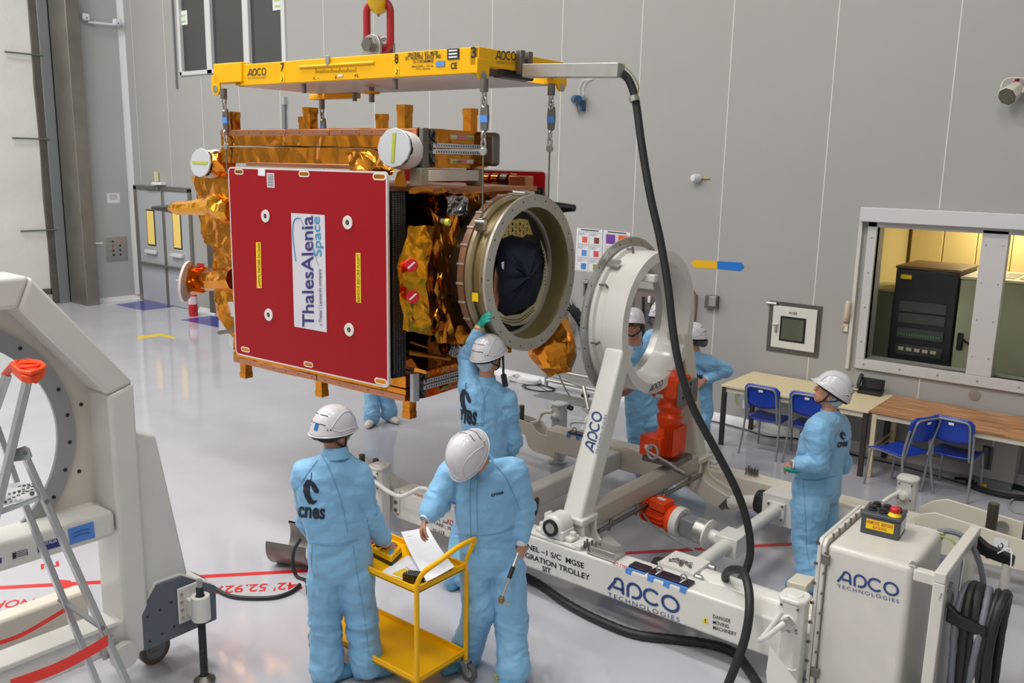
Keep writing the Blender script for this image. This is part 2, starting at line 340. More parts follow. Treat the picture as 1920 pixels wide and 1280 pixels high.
B('push_bar', DFR, dd, 'box', (L0 + .2, WY - .12, .84), (L1 - .3, WY - .08, .9), bev=.01)
B('centre_post', DFR, dd, 'box', (MID - .04, WY - .06, 0), (MID + .04, WY, 2.5), bev=.006)
B('door_closer', DFR, dd, 'box', (MID - .6, WY - .1, 2.52), (MID - .1, WY - .05, 2.58), bev=.01)
# ---- control-room window
cw = thing('window_2', None, None, (-1.6, WY, 1.1)); struct(cw)
FRW = mat('alu_white_frame', (198, 196, 196), .4)
mb = MB(); Y0 = WY - .035; Y1 = WY + .08
MX = PY(1853, 560, WY).x
mb.box((CX0 - .1, Y0, CZ0 - .12), (CX1, Y1, CZ0)); mb.box((CX0 - .1, Y0, CZ0), (CX0, Y1, CZ1 + .05)); mb.box((MX - .125, Y0, CZ0), (MX + .125, Y1, CZ1)); mb.box((CX0 - .1, Y0, CZ1 - .04), (CX1, Y1, CZ1 + .06))
mb.build('window_frame', FRW, cw, bev=.006)
GL = mat('window_glass', (250, 252, 248), 0.02, trans=1.0); GL.node_tree.nodes['Principled BSDF'].inputs['IOR'].default_value = 1.02
for (a, b_) in ((CX0, MX - .12), (MX + .12, CX1)): B('pane', GL, cw, 'box', (a, WY + .02, CZ0), (b_, WY + .026, CZ1 - .04))
lint = B('window_hood', mat('hood_white', (204, 204, 206), .4), cw, 'box', (-3.28, WY - .12, 2.68), (0, WY, 2.84), bev=.008)
struct(B('trim_3', mat('duct_white', (208, 204, 196), .4), None, 'box', (CX0 - .2, WY - .05, .96), (CX0 - .16, WY, 2.68), bev=.004))
mb = MB()
for x in [CX0 + .4 * i for i in range(8)]: mb.cyl((x, Y0 - .003, CZ0 - .06), (x, Y0, CZ0 - .06), .012, 8)
for z in (1.3, 1.7, 2.1, 2.5):
    for x in (CX0 - .05, MX - .08, MX + .08): mb.cyl((x, Y0 - .003, z), (x, Y0, z), .01, 8)
mb.build('screws', STEEL, cw)
# control room beyond
crm = mat('control_wall', (190, 176, 128), .7); RY = WY + T
mb = MB(); pass
for nm, a, b_ in (('wall_far', (-3.9, RY + 2.6, 0), (1, RY + 2.7, 3.2)), ('wall_inner_left', (-3.6, RY + .01, 0), (-3.5, RY + 2.6, 3.2)), ('wall_inner_right', (.9, RY + .01, 0), (1, RY + 2.6, 3.2)), ('ceiling_inner', (-3.5, RY + .01, 3.1), (.9, RY + 2.6, 3.2))):
    struct(B(nm, crm, None, 'box', a, b_, smooth=False))
area('control_lamp', (-2.2, RY + 1.9, 3.0), .5, .5, 38, (1.0, .84, .55)); area('control_lamp', (-.8, RY + 1.2, 3.05), .5, .5, 22, (1.0, .9, .7))
for i in range(5): struct(B('trim_%d' % (5 + i), mat('yellow_panel', (214, 196, 140), .5), None, 'box', (-3.45 + i * .42, RY + 2.5, 0), (-3.45 + i * .42 + .41, RY + 2.6, 3.05), bev=.008))
RACKB = mat('rack_black', (38, 40, 48), .4); RACKG = mat('rack_green_grey', (150, 152, 128), .5)
def rack(name, label, x0, x1, y0, y1, z1, m, top):
    r = thing(name, label, 'cabinet', ((x0 + x1) / 2, y0, 0))
    B('cabinet_body', m, r, 'box', (x0, y0, 0), (x1, y1, z1), bev=.015); B('cabinet_top', top, r, 'box', (x0 - .01, y0 - .01, z1), (x1 + .01, y1, z1 + .03), bev=.01)
    return r
r = rack('server_rack', 'black server rack seen through the left pane of the control-room window', -3.02, -2.33, RY + .35, RY + 1.25, 2.12, RACKB, mat('rack_top', (120, 92, 60), .5))
for z in (1.1, 1.3, 1.48, 1.62): B('rack_unit', mat('rack_unit', (70, 72, 74), .4), r, 'box', (-2.94, RY + .33, z), (-2.42, RY + .35, z + .12), bev=.004)
mb = MB()
for k in range(16): mb.box((-2.92 + .03 * k, RY + .325, 1.33), (-2.905 + .03 * k, RY + .33, 1.36))
mb.build('green_connectors', mat('pcb_green', (70, 140, 80), .5), r); mb = MB()
for k in range(5): mb.box((-2.9 + .09 * k, RY + .325, 1.15), (-2.84 + .09 * k, RY + .33, 1.19))
mb.build('white_modules', mat('pale_module', (190, 184, 160), .5), r)
B('nameplate', LABELY, r, 'box', (-2.96, RY + .34, 2.0), (-2.84, RY + .345, 2.05))
r = rack('control_cabinet', 'pale grey-green cabinet right of the black rack behind the window', -2.3, -1.42, RY + .3, RY + 1.3, 2.06, RACKG, mat('pale_top', (196, 190, 160), .5))
B('door_handle', BLACKP, r, 'box', (-2.26, RY + .26, 1.25), (-2.2, RY + .3, 1.45), bev=.01); B('handle_lever', BLACKP, r, 'beam', (-2.2, RY + .26, 1.38), (-2.1, RY + .26, 1.32), .02, .02)
for k in range(3): B('vent_slot', BLACKP, r, 'box', (-2.15 + .2 * k, RY + .5, 2.09), (-2.0 + .2 * k, RY + 1.1, 2.095))
rack('side_cabinet', 'low grey cabinet at the left edge of the control-room window', -3.42, -3.06, RY + .5, RY + 1.3, 1.8, mat('rack_grey', (110, 112, 96), .5), RACKG)
r = rack('open_rack', 'open equipment rack full of cables behind the right pane of the window', -1.38, -.62, RY + .25, RY + 1.15, 2.0, mat('rack_dark', (46, 50, 46), .5), RACKG)
for k in range(6):
    B('rack_unit', mat('unit_%d' % (k % 2), ((150, 150, 132), (84, 88, 80))[k % 2], .4), r, 'box', (-1.32, RY + .2, .95 + .17 * k), (-.68, RY + .25, 1.07 + .17 * k), bev=.004)
for k in range(16):
    x = -1.28 + .58 * random.random(); z = 1.0 + .8 * random.random()
    B('cable_loop', (BLACKP, GREYP)[k % 2], r, 'tube', smooth_path([(x, RY + .2, z), (x + .05, RY + .14, z - .08), (x + .14, RY + .12, z - .12 + .1 * random.random()), (x + .2, RY + .2, z + .1)], 5), .006, 5)
sh = thing('shelf_unit', 'wooden shelf unit high behind the right pane of the window', 'shelf', (-.9, RY + 2.4, 2.1))
for z in (2.12, 2.5, 2.84): B('shelf_board', mat('shelf_wood', (196, 170, 110), .5), sh, 'box', (-1.72, RY + 2.1, z), (.4, RY + 2.48, z + .03))
for k, (x, z, wd, ht, c) in enumerate([(-1.6, 2.53, .2, .16, (214, 200, 170)), (-1.3, 2.53, .22, .12, (90, 70, 60)), (-1.0, 2.53, .25, .18, (150, 120, 80)), (-1.62, 2.15, .18, .15, (230, 190, 40)), (-1.4, 2.15, .3, .12, (236, 196, 40)), (-1.0, 2.15, .3, .14, (226, 180, 30))]):
    b0 = B('storage_box', mat('box_%d' % k, c, .6), None, 'box', (x, RY + 2.12, z + .001), (x + wd, RY + 2.4, z + ht), bev=.006)
    tag(b0, ['cream box on the middle shelf beyond the right pane', 'dark brown box on the middle shelf beside the cream one', 'tan box at the right of the middle shelf', 'small yellow box at the left of the lowest shelf', 'flat yellow box in the middle of the lowest shelf', 'amber box at the right of the lowest shelf'][k], 'box', 'boxes on the control-room shelf')
# ================================================================ FLOOR MARKINGS
def decal(name, pts, m, label, cat, z=.0016):
    o = B(name, m, None, 'prism', [(p[0], p[1], z - .001) for p in pts], (0, 0, .001), smooth=False); return tag(o, label, cat)
BLUEF = mat('floor_blue', (60, 66, 150), .2); YELF = mat('floor_yellow', (238, 202, 20), .25); REDF = mat('floor_red', (206, 42, 42), .25)
decal('painted_square', [(-19.0, 9.62), (-17.85, 9.66), (-17.85, 10.38), (-19.1, 10.38)], BLUEF, 'blue floor square in front of the double door', 'floor marking')
decal('painted_square', [(-16.3, 9.6), (-15.05, 9.66), (-15.05, 10.34), (-16.3, 10.32)], BLUEF, 'blue floor patch by the fire extinguisher', 'floor marking')
decal('painted_arrow', [PZ(257, 636), PZ(259, 630), PZ(302, 625), PZ(329, 632), PZ(325, 635), PZ(301, 630)], YELF, 'thin yellow chevron painted on the empty floor left of the spacecraft', 'floor marking')
decal('painted_stripe', [(-1.46, 8.58), (-.6, 8.56), (-.6, 8.68), (-1.46, 8.70)], YELF, 'yellow stripe on the floor at the right edge', 'floor marking')
decal('painted_tab', [(-1.18, 8.12), (-.9, 8.13), (-.96, 8.58), (-1.16, 8.58)], YELF, 'yellow rectangle below the stripe at the right edge', 'floor marking', .0022)
ln = thing('survey_line', 'long red survey line with coordinates painted across the floor', 'floor marking', (-4.5, 5.2, 0))
p0 = V((-7.5, 1.80, 0)); p1 = V((-2.2, 7.78, 0)); d_ = (p1 - p0).normalized(); q = V((-d_.y, d_.x, 0)) * .028
B('line', REDF, ln, 'prism', [p0 - q + V((0, 0, .0006)), p1 - q + V((0, 0, .0006)), p1 + q + V((0, 0, .0006)), p0 + q + V((0, 0, .0006))], (0, 0, .001), smooth=False)
ah = PZ(145, 1103); B('arrow_head', REDF, ln, 'prism', [PZ(108, 1086, .001), PZ(131, 1088, .001), PZ(148, 1103, .001), PZ(140, 1104, .001), PZ(148, 1108, .001), PZ(126, 1118, .001)], (0, 0, .0012), smooth=False)
def ftext(s, a, b_, h, m=REDF):   # reads from the far side: a is the text start
    a, b_ = PZ(*a), PZ(*b_); x = b_ - a; y = V((-x.y, x.x, 0)).normalized() * h; return text(s, a + V((0, 0, .0006)), x, y, m, ln, bold=.012)
ftext("2°42' 52.927", (588, 1089), (404, 1099), .13); ftext('NORD', (66, 1122), (-30, 1128), .12)
ftext('5', (343, 1036), (330, 1037), .1); ftext('N', (110, 1052), (76, 1058), .1)
# ================================================================ INTEGRATION TROLLEY
tro = thing('integration_trolley', 'large white wheeled integration trolley carrying a tilting ring and orange motors', 'trolley', (-3.6, 6.25, 0))
TW = WHITE
def bolt(mb, p, axis, r=.012, h=.012, n=6): a = V(axis).normalized(); mb.cyl(V(p), V(p) + a * h, r, n)
FY = 5.0
# front beam and cheeks of its left end
fb = B('side_beam', TW, tro, 'box', (-5.25, FY, .232), (-1.62, FY + .2, .502), bev=.02, seg=3)
def cheek(y, par, t=.02):
    return B('cheek_plate', TW, par, 'prism', [(-5.95, y, .40), (-5.95, y, .60), (-5.62, y, .60), (-5.55, y, .57), (-5.47, y, .51), (-5.2, y, .50), (-5.2, y, .27), (-5.5, y, .27), (-5.62, y, .3), (-5.72, y, .38)], (0, t, 0), bev=.004)
for y in (FY, FY + .18): cheek(y, tro)
B('bolt_strip', TW, tro, 'box', (-5.26, FY - .015, .29), (-5.19, FY, .5), bev=.004)
mb = MB(); [bolt(mb, (-5.225, FY - .015, z), (0, -1, 0), .017, .012) for z in (.32, .39, .46)]; mb.build('hex_bolts', DSTEEL, tro)
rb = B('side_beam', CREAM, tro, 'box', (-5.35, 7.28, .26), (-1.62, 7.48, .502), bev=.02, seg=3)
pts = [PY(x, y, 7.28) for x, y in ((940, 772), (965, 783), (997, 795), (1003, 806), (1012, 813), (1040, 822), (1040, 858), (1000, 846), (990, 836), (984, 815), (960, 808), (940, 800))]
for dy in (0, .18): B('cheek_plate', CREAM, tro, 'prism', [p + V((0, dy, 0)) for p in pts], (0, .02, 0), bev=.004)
for (x, y) in ((-5.78, FY + .1), (-5.6, FY + .1), (-5.98, 7.38), (-5.75, 7.38)):
    B('pin_sleeve', mat('dark_steel', (92, 88, 80), .45, .8), tro, 'tube', [(x, y, .48), (x, y, .66)], .028, 12, bev=.002)
# right end extension with cheeks and sleeves behind the cabinet
pts = [(-1.7, 0, .5), (-1.6, 0, .58), (-1.5, 0, .62), (-.78, 0, .56), (-.76, 0, .34), (-1.2, 0, .3), (-1.7, 0, .28)]
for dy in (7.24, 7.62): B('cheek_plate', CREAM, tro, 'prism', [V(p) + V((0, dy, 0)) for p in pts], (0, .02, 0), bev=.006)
for (x, y) in ((-1.13, 7.43), (-.86, 7.3)): B('pin_sleeve', MATS['dark_steel'], tro, 'tube', [(x, y, .45), (x, y, .74)], .04, 16, bev=.002)
B('pivot_cap', STEEL, tro, 'cyl', (-1.25, 7.2, .47), (-1.25, 7.24, .47), .05, 20); B('pivot_cap', STEEL, tro, 'cyl', (-1.08, 7.6, .5), (-1.08, 7.64, .5), .05, 20)
hk = B('hook_label', PAPER, tro, 'box', (-1.07, 7.232, .44), (-.97, 7.238, .54)); 
B('hook_symbol', BLACKT, tro, 'tube', [V((-1.02, 7.23, .5)) + V((.016 * math.cos(t), 0, .02 * math.sin(t) - .01)) for t in [PI * .5 - k * .5 for k in range(10)]], .004, 5)
# cross members
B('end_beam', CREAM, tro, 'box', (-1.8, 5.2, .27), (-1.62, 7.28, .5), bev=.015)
B('cross_beam', TW, tro, 'box', (-4.55, 5.2, .28), (-4.4, 7.28, .46), bev=.02)
B('gusset_plate', CREAM, tro, 'prism', [PZ(x, y, .45) for x, y in ((1474, 1104), (1492, 1088), (1528, 1096), (1510, 1114))], (0, 0, .06), bev=.006)
# swing bar between the legs with its rod
LX0, LX1 = -3.66, -3.5
B('swing_bar', mat('beige_bar', (182, 172, 158), .4), tro, 'beam', (LX1 - .03, 5.4, .60), (LX1 - .03, 7.1, .60), .12, .17, bev=.02)
rod = B('tie_rod', DSTEEL, tro, 'tube', [(LX1 + .06, 5.4, .50), (LX1 + .06, 7.1, .50)], .018, 10)
for y in (5.55, 5.95, 6.4, 6.85): B('rod_clamp', DSTEEL, rod, 'tube', [(LX1 + .06, y, .46), (LX1 + .06, y + .03, .55)], .014, 8)
# legs (front leans in towards the ring, rear mirrors it)
RC = V((-3.5, 6.30, 2.0))
def leg(sgn, yb, yt, m):
    zb, zt = .62, 1.86
    d = V((0, yt - yb, zt - zb)).normalized(); n_ = V((0, -d.z, d.y)) * sgn * -1
    hx = V((.082, 0, 0)); hy = V((0, .085, 0)); c = [V((-3.58, yb, zb)), V((-3.58, yt, zt))]
    mb = MB(); mb.hexa([c[0] - hx * 1.12 - hy * 1.1, c[0] + hx * 1.12 - hy * 1.1, c[0] + hx * 1.12 + hy * 1.1, c[0] - hx * 1.12 + hy * 1.1, c[1] - hx - hy, c[1] + hx - hy, c[1] + hx + hy, c[1] - hx + hy])
    return mb.build('support_leg', m, tro, bev=.022, seg=3)
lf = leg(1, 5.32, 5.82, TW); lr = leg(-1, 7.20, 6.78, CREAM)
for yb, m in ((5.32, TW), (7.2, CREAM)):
    B('leg_collar', m, tro, 'box', (-3.7, yb - .11, .585), (-3.46, yb + .11, .64), bev=.012)
    for dy in (-.09, .07):
        B('lever_cheek', m, tro, 'prism', [(-3.69, yb + dy, .36), (-3.69, yb + dy, .6), (-3.46, yb + dy, .6), (-3.46, yb + dy, .52), (-3.43, yb + dy, .46), (-3.36, yb + dy, .42), (-3.14, yb + dy, .345), (-3.09, yb + dy, .31), (-3.08, yb + dy, .26), (-3.12, yb + dy, .22), (-3.2, yb + dy, .21), (-3.4, yb + dy, .26), (-3.6, yb + dy, .34)], (0, .02, 0), bev=.008)
    B('lever_web', m, tro, 'prism', [(-3.68, yb - .07, .38), (-3.68, yb - .07, .6), (-3.52, yb - .07, .6), (-3.5, yb - .07, .45), (-3.3, yb - .07, .36), (-3.2, yb - .07, .32), (-3.2, yb - .07, .28)], (0, .14, 0), bev=.01)
    p = B('pivot_pin', DSTEEL, tro, 'cyl', (-3.17, yb - .105, .275), (-3.17, yb + .1, .275), .035, 20, bev=.004)
    B('keeper_plate', DSTEEL, p, 'obox', (-3.19, yb - .1, .29), (.045, 0, .06), (0, .006, 0), (.02, 0, -.015), bev=.004)
# bearing blocks on the beams
for y0, sg in ((FY + .01, 1), (7.33, 1)):
    c = V((-3.605, y0, .61))
    blk = B('riser_plate', TW, tro, 'box', (-3.82, y0 - .005, .502), (-3.38, y0 + .18, .525), bev=.006)
    mb = MB(); mb.lathe([(0, .0), (0, .075), (.02, .095), (.15, .095), (.17, .08), (.17, 0)], c, (0, 1, 0), 32)
    mb.box((c.x - .105, y0 + .005, .525), (c.x + .105, y0 + .16, .60)); mb.box((c.x - .17, y0 + .03, .525), (c.x + .17, y0 + .14, .56))
    mb.box((c.x - .1, y0 + .04, .6), (c.x - .075, y0 + .12, .69)); mb.build('bearing_housing', TW, tro, bev=.012, seg=3)
    B('seal_ring', BLACKP, tro, 'lathe', [(-.02, .045), (-.02, .064), (.0, .066), (.0, .045)], c, (0, 1, 0), 32)
    B('shaft_end', STEEL, tro, 'lathe', [(-.016, 0), (-.016, .04), (-.012, .045), (0, .045)], c, (0, 1, 0), 32)
    mb = MB(); [bolt(mb, (c.x + dx, y0 + .085, .56), (0, 0, 1), .026, .03) for dx in (-.14, .14)]; mb.build('housing_bolt', TW, tro, bev=.003)
B('spring_handle', BLACKP, tro, 'tube', [PY(1002, 967, 5.08), PY(1003, 960, 5.08), PY(1006, 938, 5.08), PY(1008, 934, 5.08)], [.012, .02, .022, .014], 12)
B('stop_block', TW, tro, 'box', (-3.42, FY + .01, .502), (-3.34, FY + .19, .54), bev=.005)
# steel trays and loose bolts on the beams
st = thing('steel_tray', 'small folded stainless box on the front beam beside the leg', 'box', (-3.17, FY + .1, .502))
B('tray_body', STEEL, st, 'prism', [(-3.27, FY + .03, .503), (-3.06, FY + .03, .503), (-3.06, FY + .03, .56), (-3.27, FY + .03, .56)], (0, .15, 0), bev=.003)
B('tray_lip', STEEL, st, 'box', (-3.28, FY + .01, .503), (-3.05, FY + .03, .515), bev=.002); B('tray_flap', STEEL, st, 'prism', [(-3.27, FY + .18, .56), (-3.1, FY + .18, .56), (-3.2, FY + .18, .61), (-3.25, FY + .18, .61)], (0, .006, 0))
def bolts(prefix, cx, cy, z, n, lbl, grp, lying=False):
    for i in range(n):
        x = cx + .017 * (i % 4) * 2 + random.uniform(-.006, .006); y = cy + .02 * (i // 4) * 2 + random.uniform(-.006, .006)
        o = thing('bolt', lbl, 'bolt', (x, y, z), grp)
        if lying:
            a = random.uniform(0, PI); d = V((math.cos(a), math.sin(a), 0)) * .02; c = V((x, y, z + .011))
            B('bolt_shank', STEEL, o, 'cyl', c - d, c + d, .006, 8); B('bolt_head', DSTEEL, o, 'cyl', c - d * 1.6, c - d, .011, 8)
        else:
            B('bolt_head', STEEL, o, 'cyl', (x, y, z), (x, y, z + .014), .013, 10); B('bolt_shank', DSTEEL, o, 'cyl', (x, y, z + .014), (x, y, z + .07), .0075, 8)
bolts('a', -3.36 + .03, FY + .05, .503, 8, 'steel bolt standing upright beside the steel box on the front beam', 'upright bolts on the front beam')
bolts('b', -3.13, 7.36, .503, 9, 'steel bolt standing upright on the rear beam beyond the hose', 'upright bolts on the rear beam')
bolts('c', -2.72, FY + .27, .521, 8, 'steel bolt lying loose on top of the front clamp box', 'loose bolts on the clamp box', True)
# actuators: bellows, clamp block, big tube
for yc, m in ((5.33, TW), (7.13, TW)):
    B('actuator_rod', m, tro, 'tube', [(-3.16, yc, .30), (-2.88, yc, .38)], .062, 24)
    B('bellows_collar', BLACKP, tro, 'lathe', [(0, .05), (0, .1), (.04, .115), (.1, .115), (.1, .05)], (-2.91, yc, .38), (1, 0, 0), 8, bev=.006)
    B('clamp_block', m, tro, 'box', (-2.81, yc - .13, .26), (-2.53, yc + .13, .52), bev=.006)
    mb = MB(); [mb.box((-2.81 + .016 * k, yc - .134, .514), (-2.802 + .016 * k, yc - .125, .522)) for k in range(16)]; mb.build('block_teeth', m, tro)
    mb = MB(); [bolt(mb, (-2.53, yc + sy * .1, .4 + sz * .09), (1, 0, 0), .022, .05, 14) for sy in (-1, 1) for sz in (-1, 1)]; mb.build('cap_screws', STEEL, tro, bev=.003)['kind'] = 'stuff'
    B('actuator_tube', m, tro, 'lathe', [(0, .1), (.02, .112), (.7, .112), (.7, 0)], (-2.53, yc, .40), (1, 0, 0), 36)
B('cross_shaft', TW, tro, 'tube', [(-2.68, 5.46, .40), (-2.68, 7.0, .40)], .055, 28)
mb = MB(); mb.box((-2.76, 6.97, .31), (-2.6, 7.0, .47)); mb.build('flange_plate', TW, tro, bev=.005)
mb = MB(); [bolt(mb, (-2.68 + sx_ * .06, 6.97, .39 + sz * .06), (0, -1, 0), .011, .01) for sx_ in (-1, 1) for sz in (-1, 1)]; mb.build('flange_screws', DSTEEL, tro)
B('gear_block', TW, tro, 'box', (-2.77, 6.02, .31), (-2.59, 6.24, .47), bev=.006)
mb = MB(); [bolt(mb, (-2.77, 6.13 + sy * .08, .39 + sz * .055), (-1, 0, 0), .011, .01) for sy in (-1, 1) for sz in (-1, 1)]; mb.build('flange_screws', DSTEEL, tro)
# drive motor on the cross shaft
A = V((-2.77, 6.13, .39)); E_ = PY(1213, 952, 6.2); ad = (E_ - A).normalized(); LL = (E_ - A).length
def al(t): return A + ad * t
gm = B('gear_motor', ORANGE, tro, 'lathe', [(.42, .06), (.42, .12), (.46, .12), (.5, .085), (.72, .085), (.72, .105), (LL - .02, .105), (LL, .07), (LL, 0)], A, ad, 28, bev=.003)
B('flange_disc', WHITE, gm, 'lathe', [(0, .05), (.09, .055), (.1, .12), (.115, .12), (.115, 0)], A, ad, 32)
B('coupling', STEEL, gm, 'lathe', [(.115, .06), (.12, .105), (.21, .105), (.22, .06)], A, ad, 28)
u_, w__, _ = frame(ad); B('coupling_bracket', GREYP, gm, 'obox', al(.28), ad * .06, u_ * .075, w__ * .075, bev=.008)
B('coupling_neck', DSTEEL, gm, 'lathe', [(.22, .055), (.36, .055)], A, ad, 20); B('motor_flange', WHITE, gm, 'lathe', [(.355, .05), (.355, .125), (.42, .125), (.42, .05)], A, ad, 36, bev=.003)
upv = V((0, 0, 1)); sd = ad.cross(upv).normalized()
B('terminal_box', ORANGE, gm, 'obox', al(.56) + upv * .1 - V((0, .02, 0)), ad * .075, sd * .08, upv * .04, bev=.008); B('motor_label', PAPER, gm, 'obox', al(.56) + upv * .142 - V((0, .02, 0)), ad * .035, sd * .02, upv * .002)
mb = MB()
for k in range(14):
    t = 2 * PI * k / 14; r_ = u_ * math.cos(t) + w__ * math.sin(t); mb.obox(al(.6) + r_ * .092, ad * .1, r_ * .014, r_.cross(ad) * .003)
mb.build('cooling_fins', ORANGE, gm); B('motor_shaft', STEEL, gm, 'cyl', al(LL), al(LL + .05), .018, 12)
mb = MB(); [bolt(mb, al(.37) + (u_ * math.cos(t) + w__ * math.sin(t)) * .1 - ad * .03, ad, .01, .03) for t in (0, PI / 2, PI, 3 * PI / 2)]; mb.build('flange_screws', STEEL, gm)
B('motor_cable', GREYP, gm, 'tube', smooth_path([al(.7) + upv * .11, al(.72) - V((0, .11, 0)) + upv * .06, al(.6) - V((0, .11, .06)), al(.35) - V((0, .1, .12)), al(.1) - V((0, .1, .16)), (-2.75, 5.7, .1)], 6), .008, 6)
# tilting ring
rg = B('ring_drum', TW, tro, 'lathe', [(-.30, .52), (-.30, .60), (-.27, .60), (-.26, .565), (-.20, .565), (-.19, .575), (-.03, .575), (0, .585), (0, .50), (-.03, .495), (-.25, .47)], RC, (1, 0, 0), 96, closed=True, ang=30)
mt = mat('machined_steel', (188, 186, 184), .3, .7, bump=(40, .05, .002))
B('ring_flange', mt, tro, 'lathe', [(-.33, .55), (-.33, .675), (-.315, .675), (-.315, .60), (-.30, .60), (-.30, .55)], RC, (1, 0, 0), 96, closed=True, ang=30)
B('inner_band', mt, tro, 'lathe', [(-.315, .465), (-.315, .55), (-.25, .55), (-.25, .47), (-.20, .482), (-.2, .478)], RC, (1, 0, 0), 96, closed=True, ang=30)
mb = MB(); hl = MB()
for k in range(24):
    t = 2 * PI * k / 24; hl.cyl(RC + V((-.3145, math.cos(t) * .645, math.sin(t) * .645)), RC + V((-.313, math.cos(t) * .645, math.sin(t) * .645)), .007, 8)
for k in range(8):
    t = 2 * PI * k / 8 + .2; c = RC + V((-.22, math.cos(t) * .60, math.sin(t) * .60)); mb.cyl(c - V((0, math.cos(t), math.sin(t))) * .03, c + V((0, math.cos(t), math.sin(t))) * .02, .01, 8); mb.cyl(c - V((.06, 0, 0)), c, .008, 8)
hl.build('bolt_holes', BLACKP, tro)['kind'] = 'stuff'; mb.build('ring_clips', DSTEEL, tro)['kind'] = 'stuff'
B('lock_plate', STEEL, tro, 'obox', RC + V((-.24, -.36, .49)), (.05, 0, 0), (0, .03, .02), (0, -.006, .01), bev=.003)
B('stop_lug', TW, tro, 'box', (-3.56, 6.02, 2.36), (-3.42, 6.08, 2.42), bev=.008)
pr = lambda x, y: PX(x, y, -3.498)
apco(pr(1215, 741), pr(1240, 727) - pr(1215, 741), pr(1219, 724) - pr(1215, 741), mat('dark_ink', (50, 52, 66), .5), tro)
# big orange gear motor standing below the ring
OX, OY = -3.54, 6.62
zs = lambda y: PN(1250, y, V((OX, OY, 1)), V((cF.x, cF.y, 0))).z
om = B('tilt_motor', ORANGE, tro, 'lathe', [(zs(852), .10), (zs(845), .12), (zs(812), .12), (zs(800), .09), (zs(790), .105), (zs(778), .115), (zs(772), .09), (zs(768), .10), (zs(758), .12), (zs(750), .1), (zs(735), .12), (zs(700), .13), (zs(690), .1), (zs(690), 0)], (OX, OY, 0), (0, 0, 1), 24, bev=.003)
B('gearbox_block', ORANGE, om, 'box', (OX - .13, OY - .14, zs(742)), (OX + .13, OY + .12, zs(700)), bev=.03, seg=3)
B('terminal_box', ORANGE, om, 'box', (OX - .17, OY - .2, zs(848)), (OX + .03, OY - .02, zs(812)), bev=.012)
mb = MB(); [mb.box((OX + .02 + .015 * k, OY - .13, zs(845)), (OX + .025 + .015 * k, OY + .1, zs(795))) for k in range(7)]; mb.build('cooling_fins', ORANGE, om)
mb = MB(); [mb.cyl((OX + .12, OY - .1 + .06 * k, zs(735) + .05 * j), (OX + .17, OY - .1 + .06 * k, zs(735) + .05 * j), .014, 8) for k in range(3) for j in range(3)]; mb.build('cap_screws', DSTEEL, om)
B('mount_plate', mat('grey_plate', (122, 116, 112), .45, .3), om, 'box', (OX + .13, OY - .14, zs(752)), (OX + .17, OY + .16, zs(708)), bev=.006)
for (x, y, z) in ((OX - .03, OY - .145, zs(738)), (OX - .08, OY - .205, zs(832))): B('motor_label', PAPER, om, 'box', (x - .035, y, z - .012), (x + .035, y + .006, z + .02))
B('motor_foot', DSTEEL, om, 'box', (OX - .16, OY - .16, zs(862)), (OX + .16, OY + .16, zs(852)), bev=.006)
cp = [V((OX - .02, OY - .21, zs(836))) + V((.05 * math.cos(t), -.02, .06 * math.sin(t))) for t in [k * .5 for k in range(20)]]
B('motor_cable', mat('grey_cable', (158, 158, 160), .5), om, 'tube', smooth_path(cp + [V((OX + .14, OY - .22, zs(850))), V((OX + .24, OY - .2, zs(862)))], 3), .011, 7)
B('cable_gland', DSTEEL, om, 'tube', [V((OX + .18, OY - .2, zs(858))), V((OX + .28, OY - .19, zs(864)))], .022, 10)
# screw jacks
def jack(x, y, sg, h=.74, m=TW):
    j = tro; w_ = .075
    c = B('jack_column', m, tro, 'prism', [(x + a, y + b_, .06) for a, b_ in ((-w_, -w_ * .6), (-w_ * .6, -w_), (w_ * .6, -w_), (w_, -w_ * .6), (w_, w_ * .6), (w_ * .6, w_), (-w_ * .6, w_), (-w_, w_ * .6))], (0, 0, h - .1), bev=.006)
    B('jack_cap', m, c, 'prism', [(x + a * 1.12, y + b_ * 1.12, h - .045) for a, b_ in ((-w_, -w_ * .6), (-w_ * .6, -w_), (w_ * .6, -w_), (w_, -w_ * .6), (w_, w_ * .6), (w_ * .6, w_), (-w_ * .6, w_), (-w_, w_ * .6))], (0, 0, .03), bev=.01)
    B('cap_dome', m, c, 'lathe', [(-.004, .055), (.006, .045), (.01, 0)], (x, y, h - .015), (0, 0, 1), 24)
    B('jack_foot', m, c, 'lathe', [(0, 0), (0, .10), (.02, .11), (.03, .06), (.08, .045), (.08, 0)], (x, y, .001), (0, 0, 1), 28)
    yf = y - w_
    B('gear_cover', m, c, 'lathe', [(0, .045), (.02, .042), (.03, .025), (.06, .022), (.06, 0)], (x, yf, h - .16), (0, -1, 0), 24)
    mb = MB(); [bolt(mb, (x + a * .05, yf, h - .13 + b_ * .065), (0, -1, 0), .008, .008) for a in (-1, 1) for b_ in (-1, 1)]; mb.build('cover_screws', DSTEEL, c)
    B('weld_seam', m, c, 'tube', [(x - w_, yf - .0, .36), (x - w_ * .6, yf - .003, .345), (x + w_ * .6, yf - .003, .345), (x + w_, yf, .36)], .006, 6)
    return c
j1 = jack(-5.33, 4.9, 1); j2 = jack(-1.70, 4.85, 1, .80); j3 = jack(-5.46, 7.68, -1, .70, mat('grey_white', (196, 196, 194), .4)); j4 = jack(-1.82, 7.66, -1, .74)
def handle(par, pts, r=.018, m=TW): return B('crank_handle', m, par, 'tube', smooth_path(pts, 7), r, 12)
ph = lambda x, y, Y: PY(x, y, Y)
